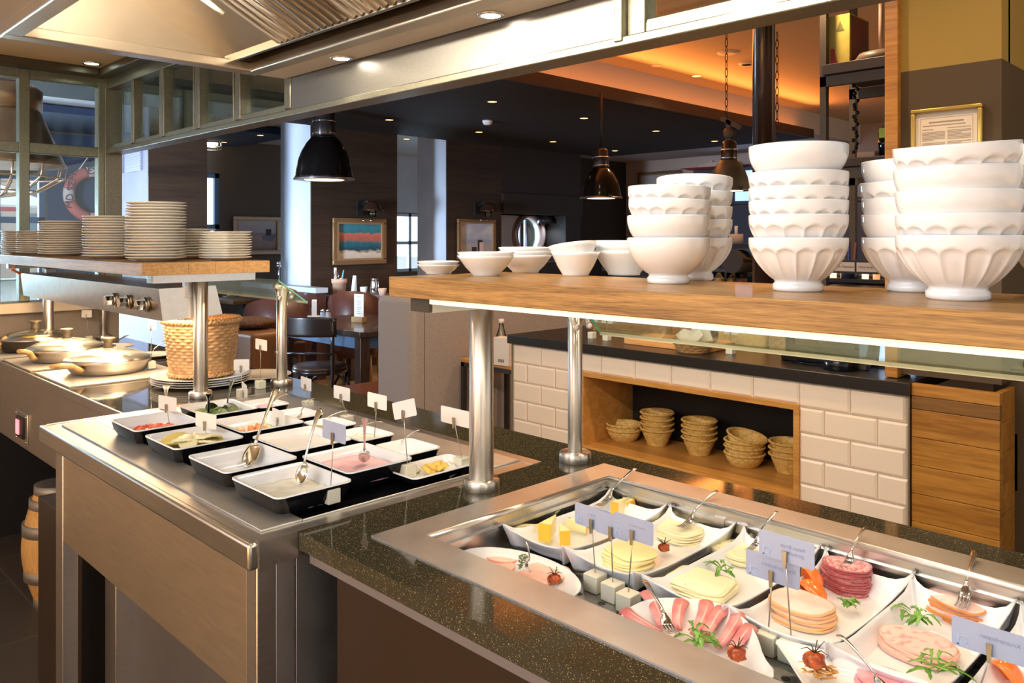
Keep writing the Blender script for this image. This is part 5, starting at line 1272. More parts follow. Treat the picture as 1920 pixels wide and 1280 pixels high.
# black appliance, lids, tray, cable, tablet
p=on(1432,676); ap=thing('contact_grill','black glossy grill plate with glass hood on the worktop','kitchen appliance',(-1.42,3.24,WZ))
ob('base',MB().prism(rr(.34,.28,.03),0,.035),M['black'],ap,bevel=.006); ob('glass_hood',MB().box(-.15,.15,-.12,.12,.035,.17),M['bottle'],ap); ob('feet',MB().box(-.15,-.13,-.12,-.1,-.0,.002),M['blackm'],ap)
ob('frame_top',MB().box(-.155,.155,-.125,.125,.17,.178),M['black'],ap,bevel=.003)
p=on(1560,696); rl=thing('round_container','round black lidded container on the worktop','container',(p.x,max(3.05,p.y),WZ))
ob('body',MB().lathe([(0,0),(.058,0),(.060,.004),(.060,.034),(.056,.040),(0,.040)],32),M['black'],rl); ob('lid_insert',MB().prism(rr(.06,.045,.008,3),.040,.044),mat('lid_brown',(.16,.10,.06),.35),rl)
solo('black_cup',MB().box(-.022,.022,-.022,.022,0,.04),M['blackm'],'small square black cup beside the round container','container',loc=(on(1612,695).x,3.1,WZ),bevel=.004)
solo('power_cable',MB().tube([(-1.52,3.08,WZ+.004),(-1.44,3.06,WZ+.004),(-1.40,3.07,WZ+.005),(-1.33,3.05,WZ+.004),(-1.28,3.08,WZ+.004)],.004,8),M['black'],'black cable lying at the front of the worktop','cable')
tb=thing('tablet_terminal','black tablet terminal with a light blue screen by the oak post','tablet',(-1.17,3.25,WZ),rz=.15)
ob('housing',MB().hull8([(-.09,0,0),(.06,0,0),(.06,.08,0),(-.09,.08,0)],[(-.09,.05,.13),(.06,.05,.13),(.06,.07,.13),(-.09,.07,.13)]),M['black'],tb,bevel=.003)
ob('screen',MB().add([(-.075,.004,.018),(.052,.004,.018),(.052,.049,.120),(-.075,.049,.120)],[(0,1,2,3)]),M['screen'],tb,loc=(0,-.004,0))
ob('handset',MB().tube([(-.08,-.03,.01),(-.02,-.05,.012),(.03,-.03,.01)],.006,8),M['chrome'],tb)
tp=thing('induction_tray','flat black cooking plate beside the container','tray',(-1.36,3.14,WZ)); 
ob('plate',MB().prism(rr(.12,.08,.01),0,.012),M['black'],tp); ob('inlay',MB().prism(rr(.09,.05,.01),.012,.0135),mat('inlay_brown',(.22,.14,.08),.3),tp)
# side table at the left end, bottle, box
sx0=-3.68; 
tbl=thing('side_table','narrow metal framed side table with oak top beside the tiled counter','table',(-3.345,3.30,0))
ob('top',MB().box(-.28,.30,-.14,.24,.705,.725),M['oak_niche'],tbl,bevel=.002)
fr=MB(); fr.box(-.28,.30,-.14,-.115,.68,.705); fr.box(-.28,-.255,-.14,.24,.68,.705); fr.box(.275,.30,-.14,.24,.68,.705); ob('frame',fr,mat('table_iron',(.06,.055,.05),.5,.6),tbl)
for x in (-.28,.275):
    for y in (-.14,.215): ob('leg',MB().box(x,x+.025,y,y+.025,0,.705),mat('table_iron2',(.06,.055,.05),.5,.6),tbl)
q=at_z(940,668,.725); bt=thing('ketchup_bottle','clear glass bottle with white cap behind the white box','bottle',(q.x,max(q.y,3.2),.725))
ob('glass',MB().lathe([(0,0),(.032,0),(.034,.004),(.034,.10),(.030,.13),(.015,.175),(.0135,.205),(0,.205)],28),M['bottle'],bt); ob('cap',MB().cyl((0,0,.200),.017,.025,20),mat('cap_white',(.8,.75,.7),.4),bt); ob('contents',MB().cyl((0,0,.003),.030,.07,20),mat('sauce_red',(.35,.08,.04),.3),bt)
q=at_z(952,690,.725); q=at_y(952,690,3.18); wb_=thing('white_carton','white cardboard carton with a barcode on the side table','box',(q.x-.02,3.18,.725),rz=.15)
ob('box',MB().box(-.055,.055,-.04,.04,0,.155),mat('carton',(.78,.70,.62),.6),wb_,bevel=.002)
bc_=MB()
for i in range(9): bc_.box(-.022+i*.005,-.022+i*.005+(.003 if i%3 else .0015),-.0408,-.0400,.018,.036)
ob('barcode',bc_,M['blackm'],wb_)
solo('salt_pot',MB().cyl((0,0,0),.014,.028,16),mat('pot_white',(.8,.75,.7),.4),'tiny white pot beside the carton on the side table','pot',loc=(at_z(930,680,.725).x,3.25,.725))
# ================================================================== BOOTH, TABLES, CHAIRS
px_=at_x(772,600,-3.66); by0=px_.y
m_fab=noisy('grey_beige_fabric',[(.3,(.34,.28,.25)),(.7,(.42,.36,.32))],(1,1,1),160,3,.9,bump=.3,bscale=.001)
bo=thing('booth_backrest','tall grey-beige upholstered booth back behind the buffet','booth',(-3.9,by0,0))
bx0=at_y(705,600,by0).x
ztb=at_x(740,557,-3.85).z
ztb=at_y(740,557,by0).z
ob('upholstery',MB().box(bx0,-3.66,by0,by0+1.9,.12,ztb),m_fab,bo,org=(-3.9,by0,0),bevel=.035,seg=4)
ob('seam',MB().box(-3.6605,-3.659,by0+.09,by0+.094,.13,ztb-.02),mat('seam_dark',(.12,.09,.08),.8),bo,org=(-3.9,by0,0))
ob('plinth',MB().box(bx0+.02,-3.68,by0+.02,by0+1.88,0,.12),M['blackm'],bo,org=(-3.9,by0,0))
m_lea=mat('brown_leather',(.26,.085,.035),.35,coat=.15); m_lea2=mat('tan_leather',(.40,.17,.06),.4); m_red=mat('oxblood_leather',(.10,.032,.020),.38,coat=.1)
se=thing('leather_bench','reddish brown leather bench seat in front of the grey booth back','bench',(bx0-.2,by0+.25,0))
ob('cushion',MB().box(-.42,.18,-.25,1.4,.30,.46),m_lea,se,bevel=.03,seg=4); ob('base',MB().box(-.38,.17,-.20,1.4,.0,.30),M['darkpanel'],se)
# long grey upholstered wall behind hot counter (grey felt)
gb=at_y(235,640,1.95)
solo('felt_divider',MB().box(-7.3,at_y(331,640,2.35).x,2.35,2.47,0,.93),noisy('grey_felt',[(.3,(.20,.195,.20)),(.7,(.34,.33,.34))],(1,1,1),220,3,.95),'speckled grey felt divider behind the hot counter','divider',org=(-6.5,2.4,0),bevel=.01)
# dark table
TT=thing('dining_table','dark stained square wooden table with thick legs behind the buffet','table',(-5.58,3.80,0))
m_tab=noisy('dark_table_wood',[(.35,(.035,.022,.018)),(.65,(.06,.038,.03))],(1,9,1),6,4,.22,coat=.3)
hx,hy=.61,.44
ob('tabletop',MB().box(-hx,hx,-hy,hy,.705,.75),m_tab,TT,bevel=.006)
ob('apron',MB().box(-hx+.05,hx-.05,-hy+.03,-hy+.05,.62,.705).box(hx-.05,hx-.03,-hy+.03,hy-.03,.62,.705).box(-hx+.05,hx-.05,hy-.05,hy-.03,.62,.705),mat('apron_daylight_tint',(.05,.11,.22),.4),TT)  # apron: bluish daylight on the table side put into the colour
for x in (-hx+.02,hx-.10):
    for y in (-hy+.02,hy-.10): ob('leg',MB().box(x,x+.08,y,y+.08,0,.705),m_tab,TT,bevel=.004)
# bentwood chair
m_bl=mat('black_lacquer_wood',(.018,.009,.007),.28,coat=.4)
def bentwood():
    t=thing('bentwood_chair','x','chair')
    ob('seat',MB().lathe([(0,.43),(.19,.43),(.205,.437),(.205,.452),(.19,.462),(.15,.468),(0,.470)],40,sy=1.0),mat('chair_seat_leather',(.07,.040,.032),.28),t)
    ob('seat_frame',MB().lathe([(.175,.405),(.205,.405),(.212,.42),(.208,.437),(.175,.437)],40),m_bl,t)
    for s in (-1,1):
        ob('rear_leg',MB().tube([(s*.165,-.26,0),(s*.17,-.20,.25),(s*.175,-.175,.44),(s*.182,-.19,.62),(s*.19,-.225,.82)],[.013,.015,.017,.015,.013],12),m_bl,t)
        ob('front_leg',MB().tube([(s*.19,.20,0),(s*.17,.165,.25),(s*.15,.14,.42)],[.012,.015,.018],12),m_bl,t)
    g=[]
    for i in range(17):
        u=i/16*2-1; col=[]
        for z in (.70,.72,.76,.80,.835,.85):
            e=.012*(abs(u)**3); hz=z-(.02*abs(u)**4 if z>.84 else 0); col.append((u*.215,-.225-.05*(1-u*u)+.03,hz))
        g.append(col)
    b=MB(); n=len(g); m=len(g[0])
    F=[p for c in g for p in c]; B=[(p[0],p[1]-.018,p[2]) for p in F]
    fs=[]
    for i in range(n-1):
        for j in range(m-1): a=i*m+j; fs+= [(a,a+1,a+m+1,a+m),(n*m+a,n*m+a+m,n*m+a+m+1,n*m+a+1)]
    for i in range(n-1): fs+=[(i*m,(i+1)*m,n*m+(i+1)*m,n*m+i*m),(i*m+m-1,n*m+i*m+m-1,n*m+(i+1)*m+m-1,(i+1)*m+m-1)]
    for j in range(m-1): fs+=[(j,n*m+j,n*m+j+1,j+1),((n-1)*m+j,(n-1)*m+j+1,n*m+(n-1)*m+j+1,n*m+(n-1)*m+j)]
    b.add(F+B,fs,True); ob('back_rail',b,m_bl,t)
    ob('lower_slat',MB().tube([(-.18,-.195,.57),(-.09,-.225,.575),(0,-.232,.577),(.09,-.225,.575),(.18,-.195,.57)],.016,10,flat=.5),m_bl,t)
    for s in (-1,1): ob('bent_brace',MB().tube([(s*.16,.14,.40),(s*.155,.12,.30)]+[(s*(.155-.0*k),.12-.06*k,.30+.07*math.sin(k*.8)) for k in (1,2,3)]+[(s*.165,-.17,.30)],.010,8),m_bl,t)
    ob('front_brace',MB().tube([(-.17,.165,.22),(-.12,.17,.33),(0,.175,.38),(.12,.17,.33),(.17,.165,.22)],.010,8),m_bl,t)
    ob('rear_brace',MB().tube([(-.168,-.19,.20),(-.12,-.19,.31),(0,-.19,.37),(.12,-.19,.31),(.168,-.19,.20)],.010,8),m_bl,t)
    return t
cc=at_z(600,683,.46)
CH=bentwood()
use(CH,(cc.x,cc.y,0),'black bentwood chair with leather seat in front of the dark table',rz=.62)
c2=at_z(690,655,.46); use(CH,(-5.55,4.72,0),'second black bentwood chair half hidden behind the table leg',rz=2.6)
# napkin stand, shakers, menu
def nap(px,py,lab,z=.75):
    p=at_z(px,py,z); t=thing('napkin_stand',lab,'napkin holder',tuple(p),rz=-.5)
    ob('tray',MB().prism(rr(.15,.11,.02),0,.008),mat('white_melamine',(.82,.78,.74),.3),t)
    b=MB(); pts=[(-.045,0),(.045,0),(.045,.13),(.03,.145),(0,.135),(-.045,.105)]
    b.add([(x,-.02,.008+z_) for x,z_ in pts]+[(x,.02,.008+z_) for x,z_ in pts],[tuple(range(6)),tuple(range(11,5,-1))]+[(i,(i+1)%6,6+(i+1)%6,6+i) for i in range(6)]); ob('holder',b,mat('cream_melamine',(.80,.70,.60),.35),t)
nap(589,594,'curved cream napkin stand on a white tray on the dark table')
m_salt=mat('salt_glass',(.75,.78,.82),.08,trans=.5)
shk=thing('salt_shaker','x','shaker'); ob('jar',MB().lathe([(0,0),(.021,0),(.023,.005),(.021,.055),(.017,.062),(0,.062)],20),m_salt,shk); ob('cap',MB().lathe([(0,.062),(.018,.062),(.019,.075),(.012,.082),(0,.083)],20),M['chrome'],shk)
for px,l in ((605,'left glass shaker beside the napkin stand'),(615,'right glass shaker beside the napkin stand')): p=at_z(px,598,.75); use(shk,tuple(p),l,'glass shakers on the dark table')
p=at_z(673,604,.75); mn=thing('menu_holder','tall white menu card in a small wooden block on the dark table','menu',tuple(p),rz=.3)
ob('block',MB().box(-.055,.055,-.03,.03,0,.045),wood('block_oak',(.35,.2,.07),(.55,.34,.14),'x',8,.5),mn,bevel=.003)
ob('card',MB().box(-.048,.048,-.002,.002,.035,.23),mat('menu_paper',(.80,.74,.68),.6),mn)
tl_=MB()
for i,(z,w) in enumerate([(.205,.02),(.17,.025),(.155,.022),(.14,.018),(.12,.024),(.105,.02),(.085,.015),(.07,.02)]): tl_.box(-w,w,-.0028,-.0022,z,z+.004)
ob('printed_lines',tl_,mat('print_grey',(.3,.28,.28),.6),mn)
# back table with caddy
bt_=at_z(610,556,.75)
BT=thing('dining_table','pale bluish wooden table beyond the dark table','table',(-7.0,5.15,0))
m_bt=mat('bluish_table_top',(.26,.27,.34),.2,coat=.3)
tA=at_z(586,556,.76); tB=at_z(735,562,.76)
ob('tabletop',MB().box(-.43,.27,-.34,.36,.80,.84),m_bt,BT,bevel=.004); ob('underframe',MB().box(-.38,.22,-.29,.31,.75,.80),mat('table_under',(.20,.22,.30),.4),BT)
for x in (-.38,.16):
    for y in (-.29,.25): ob('leg',MB().box(x,x+.06,y,y+.06,0,.75),m_tab,BT)
BT.location=(-7.14,4.86,0)
def onBT(px,py): return at_z(px,py,.84)
p=onBT(636,552); cd=thing('cutlery_pot','terracotta pot of cutlery and napkins on the far table','pot',tuple(p))
ob('pot',MB().lathe([(0,0),(.062,0),(.072,.12),(.080,.12),(.082,.165),(.074,.165),(.066,.02),(0,.015)],28),mat('terracotta_pale',(.70,.42,.28),.6),cd)
rl_=MB(); rl_.tube([(-.06,0,.05),(-.075,0,.28)],.016,10); ob('napkin_roll',rl_,mat('napkin_white',(.85,.78,.74),.7),cd)
h_=MB()
for k in range(9): a=k*.7; h_.tube([(.02*math.cos(a),.03*math.sin(a),.1),(.045*math.cos(a),.05*math.sin(a),.22+.015*(k%3))],.004,6)
ob('cutlery_handles',h_,M['chrome'],cd); ob('blue_straw',MB().tube([(.04,0,.12),(.085,0,.26)],.006,6),mat('cyan',(.2,.6,.8),.4),cd)
p=onBT(663,552); solo('table_card',MB().hull8([(-.025,-.02,0),(.03,-.02,0),(.03,.02,0),(-.025,.02,0)],[(-.01,-.003,.20),(.045,-.003,.20),(.045,.003,.20),(-.01,.003,.20)]),M['card'],'slim white standing card on the far table','card',loc=tuple(p))
p=onBT(682,552); mg=thing('coffee_mug','white coffee mug on the far table','mug',tuple(p)); ob('cup',MB().lathe([(0,0),(.034,0),(.040,.08),(.037,.08),(.031,.008),(0,.008)],24),M['ceramic'],mg); ob('handle',MB().tube([(-.036,0,.06),(-.058,0,.055),(-.055,0,.025),(-.034,0,.018)],.005,8),M['ceramic'],mg)
p=onBT(702,552); jg=thing('steel_jug','polished steel jug on the far table','jug',tuple(p)); ob('body',MB().lathe([(0,0),(.045,0),(.050,.03),(.046,.11),(.038,.16),(.042,.175),(.038,.175),(.034,.16),(0,.15)],28),M['chrome'],jg); ob('handle',MB().tube([(.04,0,.15),(.075,0,.13),(.072,0,.06),(.045,0,.04)],.005,8),M['chrome'],jg)
p=onBT(717,553); solo('sugar_pot',MB().lathe([(0,0),(.034,0),(.045,.07),(.042,.07),(.03,.008),(0,.008)],24),mat('terracotta_small',(.72,.48,.34),.6),'small terracotta pot beside the steel jug','pot',loc=tuple(p))
# shell armchairs of reddish leather
def armchair():
    t=thing('leather_armchair','x','chair'); g=MB(); rings=[]
    def shell(rad,zt):
        out=[]
        for k in range(25):
            a=PI+PI*k/24
            out.append((rad*math.cos(a)*1.0,rad*math.sin(a)*.95,zt(k)))
        return out
    zt=lambda k:.90-.22*(abs(k-12)/12)**2.5
    o1_=[(x*.86,y*.86,.30) for x,y,z in shell(.31,zt)]; o2_=[(x,y,.55) for x,y,z in shell(.31,zt)]; o3=[(x*1.02,y*1.08,z) for x,y,z in shell(.31,zt)]
    i3=[(x*.88,y*.95,z) for x,y,z in shell(.31,zt)]; i2=[(x*.84,y*.84,.52) for x,y,z in shell(.31,zt)]; i1=[(x*.72,y*.72,.30) for x,y,z in shell(.31,zt)]
    g.loft([o1_,o2_,o3,i3,i2,i1],False,False,True,False); 
    ob('shell_back',g,m_red,t)
    ob('seat_cushion',MB().box(-.25,.25,-.24,.26,.34,.47),m_red,t,bevel=.03,seg=3)
    for x in (-.2,.2):
        for y in (-.2,.2): ob('leg',MB().tube([(x*.9,y*.9,.34),(x,y,0)],[.018,.011],10),wood('chair_oak',(.35,.19,.07),(.5,.3,.12),'z',6,.5),t)
    return t
AC=armchair()
use(AC,(-6.55,4.40,0),'oxblood leather armchair behind the menu card of the dark table',rz=.75,scale=(.88,.88,1.05))
use(AC,(-7.28,3.99,0),'oxblood leather armchair left of the slim steel pole',rz=.9,scale=(1.1,.85,.95))

# tan bench with fur cushion
q=at_z(455,622,.47); tb_=thing('leather_pouf','tan leather bench behind the wicker basket','bench',(-5.2,2.32,0))
L0=at_z(400,640,.5); R0=at_z(493,624,.5)
ob('seat',MB().box(-.95,.0,0,.37,.06,.62),m_lea2,tb_,bevel=.04,seg=4,org=(0,0,0)); tb_.location=(-6.46,3.28,0)
fc=thing('fur_cushion','shaggy brown fur cushion lying on the tan bench','cushion',(-6.86,3.47,.62))
b=MB().lathe([(0,0)]+[(.20*math.sin(PI*k/12),.055*(1-math.cos(PI*k/12))) for k in range(1,12)]+[(0,.11)],60,mod=lambda a,k,z:1+.05*math.sin(23*a+k*2.1)+.04*math.sin(37*a+k),sx=1.1)
ob('pillow',b,noisy('brown_fur',[(.35,(.09,.035,.015)),(.65,(.32,.15,.06))],(1,1,1),90,6,.95,bump=1,bscale=.012),fc)
# wooden side board table at left back with cup
sb_=thing('dining_table','small oak table with cup at the left behind the glass guard','table',(0,0,0)); p=at_z(430,562,.74); sb_.location=(p.x-.1,p.y+.25,0)
ob('tabletop',MB().box(-.35,.30,-.3,.3,.70,.74),M['oak'],sb_,bevel=.003); ob('pedestal',MB().box(-.06,.06,-.06,.06,0,.70),M['blackm'],sb_)
p=at_z(430,556,.74); cp_=thing('coffee_cup','white espresso cup on a saucer on the small oak table','cup',(p.x,p.y,.74)); ob('saucer',MB().lathe([(0,0),(.04,0),(.075,.008),(.074,.010),(0,.004)],28),M['ceramic'],cp_); ob('cup',MB().lathe([(0,.005),(.02,.005),(.038,.05),(.035,.05),(.018,.01),(0,.01)],24),M['ceramic'],cp_)
# window ledge in front of pillars, pale
lg=thing('window_ledge','pale blue wide ledge in front of the light pillar','ledge',(0,0,0)); pa_,pb_=at_y(519,528,4.25),at_y(586,530,4.25)
ob('slab',MB().box(-8.80,-7.18,4.33,4.47,.88,.93),mat('ledge_pale',(.62,.68,.78),.3),lg); ob('cabinet',MB().box(-8.78,-7.20,4.35,4.46,0,.88),m_red,lg)
for i,(px,py) in enumerate([(478,500),(523,500)]):
    p=at_z(px,py,.93); p=at_y(px,520,4.4); t=thing('tap_stand',['small chrome tap stand on the ledge under the boat picture','second small chrome stand at the left of the pale ledge'][i],'stand',(p.x,4.4,.93)); ob('stem',MB().cyl((0,0,0),.008,.22,10),M['chrome'],t); ob('head',MB().ball((0,0,.23),.025).cyl((-.04,0,.20),.012,.08,10,'x'),M['chrome'],t)
# ================================================================== PICTURES
def paint(kind):
    m,nt,b=newmat('painting_'+kind); L=nt.links.new; tc=N(nt,'ShaderNodeTexCoord'); sp_=N(nt,'ShaderNodeSeparateXYZ'); L(tc.outputs['Generated'],sp_.inputs[0])
    no=N(nt,'ShaderNodeTexNoise'); no.inputs['Scale'].default_value={'sea':7,'boat':4,'figure':5,'grey':6}[kind]; no.inputs['Detail'].default_value=8; L(tc.outputs['Generated'],no.inputs['Vector'])
    ma=N(nt,'ShaderNodeMath',operation='MULTIPLY_ADD'); ma.inputs[1].default_value={'sea':.32,'boat':.12,'figure':.5,'grey':.7}[kind]; L(no.outputs['Fac'],ma.inputs[0]); L(sp_.outputs['Z'],ma.inputs[2])
    cr=N(nt,'ShaderNodeValToRGB'); e=cr.color_ramp.elements
    st_={'sea':[(.16,(.62,.50,.38)),(.33,(.75,.62,.48)),(.42,(.02,.06,.09)),(.62,(.02,.16,.19)),(.76,(.62,.13,.08)),(.88,(.60,.20,.14)),(.92,(.02,.20,.24)),(1,(.04,.25,.30))],
         'boat':[(.05,(.10,.055,.05)),(.25,(.32,.20,.17)),(.5,(.42,.28,.24)),(.62,(.30,.24,.27)),(.68,(.45,.42,.46)),(1,(.60,.58,.62))],
         'figure':[(.2,(.18,.12,.08)),(.42,(.45,.38,.30)),(.7,(.30,.33,.42)),(1,(.58,.56,.58))],
         'grey':[(.3,(.08,.06,.06)),(.6,(.35,.30,.28)),(.9,(.60,.52,.46))]}[kind]
    while len(e)<len(st_): e.new(.5)
    for i,(p,c) in enumerate(st_): e[i].position=p; e[i].color=c+(1,)
    L(ma.outputs[0],cr.inputs[0]); L(cr.outputs[0],b.inputs['Base Color']); setb(b,Roughness=.35,Coat_Weight=.3); return m
m_gold=mat('gilt_frame',(.26,.14,.06),.38,.3); m_gold2=mat('gilt_edge',(.42,.27,.13),.35,.4)
def picture(label,axis,c,w,h,kind,wf=.06,fm=None,extra=None):
    t=thing('framed_picture',label,'picture',tuple(c),rz=(PI/2 if axis=='x' else 0))
    # local: x right, faces -y
    f=MB(); 
    for (x0,x1,z0,z1) in ((-w/2,w/2,h/2-wf,h/2),(-w/2,w/2,-h/2,-h/2+wf),(-w/2,-w/2+wf,-h/2+wf,h/2-wf),(w/2-wf,w/2,-h/2+wf,h/2-wf)): f.box(x0,x1,-.035,0,z0,z1)
    ob('frame',f,fm or m_gold,t,bevel=.008); 
    f=MB(); q=wf*.8; 
    for (x0,x1,z0,z1) in ((-w/2+q,w/2-q,h/2-wf-.008,h/2-q),(-w/2+q,w/2-q,-h/2+q,-h/2+wf+.008),(-w/2+q,-w/2+wf+.008,-h/2+wf+.008,h/2-wf-.008),(w/2-wf-.008,w/2-q,-h/2+wf+.008,h/2-wf-.008)): f.box(x0,x1,-.037,-.01,z0,z1)
    ob('inner_slip',f,m_gold2,t)
    ob('canvas',MB().box(-w/2+wf,w/2-wf,-.012,-.002,-h/2+wf,h/2-wf),paint(kind),t)
    if extra: extra(t,w,h)
    return t
XF=-7.585
a,b_=at_x(622,408,XF),at_x(722,408,XF); zt_=a.z; zb__=at_x(622,497,XF).z
picture('framed seascape with teal sky, red band and pale rocks on the dark pillar','x',(XF,(a.y+b_.y)/2,(zt_+zb__)/2),b_.y-a.y,zt_-zb__,'sea')
a,b_=at_x(856,412,XF),at_x(927,412,XF)
def fig(t,w,h): 
    ob('figures',MB().box(.02,.10,-.0135,-.012,-h*.35,-h*.02).box(-.08,.0,-.0136,-.012,-h*.35,-.10),mat('fig_dark',(.04,.03,.035),.5),t); ob('pale_figure',MB().box(.05,.12,-.0145,-.012,-h*.36,-h*.08),mat('fig_pale',(.65,.48,.42),.5),t)
picture('gilt framed painting of figures on the second dark pillar','x',(XF,(a.y+b_.y)/2,1.42),b_.y-a.y,.50,'figure',.05,extra=fig)
a,b_=at_x(438,405,XW+.05),at_x(526,405,XW+.05); zt_=at_x(438,405,XW+.05).z; zb__=at_x(438,478,XW+.05).z
def boat(t,w,h):
    f=MB(); f.hull8([(w*.12,-.0135,-h*.12),(w*.34,-.0135,-h*.16),(w*.34,-.012,-h*.16),(w*.12,-.012,-h*.12)],[(w*.10,-.0135,h*.0),(w*.40,-.0135,h*.02),(w*.40,-.012,h*.02),(w*.10,-.012,h*.0)]); ob('boat_hull',f,mat('boat_blue',(.16,.18,.26),.5),t)
    ob('boat_cabin',MB().box(w*.18,w*.30,-.014,-.012,0,h*.17),mat('boat_dark',(.05,.04,.05),.5),t)
picture('framed painting of a boat on a beach on the taupe wall','x',(XW+.03,(a.y+b_.y)/2,(zt_+zb__)/2),b_.y-a.y,zt_-zb__,'boat',.05,fm=mat('silver_gold_frame',(.50,.38,.28),.35,.4),extra=boat)
a,b_=at_y(1197,340,11.13),at_y(1280,340,11.13)
picture('small grey framed picture on the warm back wall above the bowls','y',((a.x+b_.x)/2,11.13,at_y(1238,345,11.13).z),b_.x-a.x,.42,'grey',.05,fm=mat('old_frame',(.20,.13,.06),.4))
# framed notice on the umber wall
a,b_=at_y(1709,260,3.01),at_y(1843,260,3.01); zt_=at_y(1709,207,3.01).z; zt_b=at_y(1709,215,3.01).z
w_=b_.x-a.x
def notice(t,w,h): pass
nt_=thing('framed_notice','gilt framed printed notice on the dark brown painted wall','notice',((a.x+b_.x)/2,3.018,zt_-.17))
f=MB(); hh_=.34
for (x0,x1,z0,z1) in ((-w_/2,w_/2,.155,.17),(-w_/2,w_/2,-.17,-.155),(-w_/2,-w_/2+.015,-.155,.155),(w_/2-.015,w_/2,-.155,.155)): f.box(x0,x1,-.02,0,z0,z1)
ob('frame',f,mat('gold_leaf',(.55,.38,.10),.3,.7),nt_,bevel=.004)
ob('paper',MB().box(-w_/2+.015,w_/2-.015,-.008,-.002,-.155,.155),mat('aged_paper',(.72,.62,.48),.7),nt_)
ln=MB(); W2=w_/2-.03
ln.box(-.055,.055,-.0088,-.008,.118,.123); ln.box(-.075,.06,-.0088,-.008,.108,.111)
for z in (.135,): ln.box(-W2,W2,-.0088,-.008,z,z+.0008)
ln.box(-W2,-W2+.0008,-.0088,-.008,-.15,.135); ln.box(W2-.0008,W2,-.0088,-.008,-.15,.135)
zz=.095; i=0
while zz>-.14:
    r=random.Random(i); e1=1 if i%7 else .5; e2=1 if (i+3)%6 else .6
    ln.box(-W2+.006,-W2+.006+(W2-.010)*e1,-.0088,-.008,zz,zz+.0022); ln.box(.004,.004+(W2-.010)*e2,-.0088,-.008,zz+.002,zz+.0042); zz-=.0048 if i%7 else .009; i+=1
ob('printed_lines',ln,mat('print_brown',(.33,.25,.18),.7),nt_)
# wall lamps over the pictures
def wlamp(y,z,label):
    t=thing('wall_lamp',label,'wall lamp',(-7.60,y,z)); 
    ob('bracket',MB().box(0,.03,-.06,.02,-.08,.08).tube([(.02,0,.04),(.10,.02,.08),(.16,.06,.04)],.014,8),M['blackm'],t)
    ob('shade',MB().lathe([(.0,.11),(.05,.105),(.09,.07),(.115,.01),(.13,0),(.12,.0),(.10,.02),(.06,.08),(0,.095)],28,(.14,.06,-.03)),mat('lamp_brown',(.06,.028,.015),.2,.3,coat=.4),t)
    g=MB(); g.cyl((.14,.06,-.10),.045,.07,16); ob('bulb_glass',g,M['bottle'],t); ob('cage_ends',MB().ball((.10,-.03,-.14),.014).ball((.10,.07,-.14),.014),M['chrome'],t)
p=at_x(676,390,-7.6); wlamp(p.y,p.z,'brown dome wall lamp above the seascape'); p=at_x(895,392,-7.6); wlamp(p.y,p.z,'brown dome wall lamp above the painting of figures')
p=at_x(1030,420,-7.9); t=thing('wall_lamp','dark dome lamp in the niche beside the porthole','wall lamp',(-7.98,8.42,1.66)); ob('bracket',MB().box(0,.03,-.03,.03,-.05,.05),M['blackm'],t); ob('shade',MB().lathe([(0,.10),(.06,.09),(.10,.04),(.115,-.02),(.105,-.02),(.09,.03),(0,.08)],24,(.13,0,0)),mat('lamp_dark',(.03,.025,.025),.25),t); spot('niche_light',(-7.85,8.42,1.62),5,(.7,.82,1),150,.8)
t=thing('wall_lamp','glowing caged bulkhead lamp high beside the far window','wall lamp',(-9.95,4.30,2.42)); q=at_x(397,268,-9.9); t.location=(-9.9,q.y,q.z); ob('bulb',MB().ball((0,0,0),.07,1,1,.8),emis('bulkhead_glow',(1,.80,.55),16),t)
b=MB()
for k in range(5): b.tube([(.11*math.cos(a_),.11*math.sin(a_),-.08+.04*k) for a_ in [2*PI*i/20 for i in range(21)]],.005,6)
for k in range(6): b.tube([(.11*math.cos(k),.11*math.sin(k),-.09),(.115*math.cos(k),.115*math.sin(k),.09)],.005,6)
b.box(-.40,-.02,-.03,.03,.09,.11); ob('cage',b,M['chrome'],t)
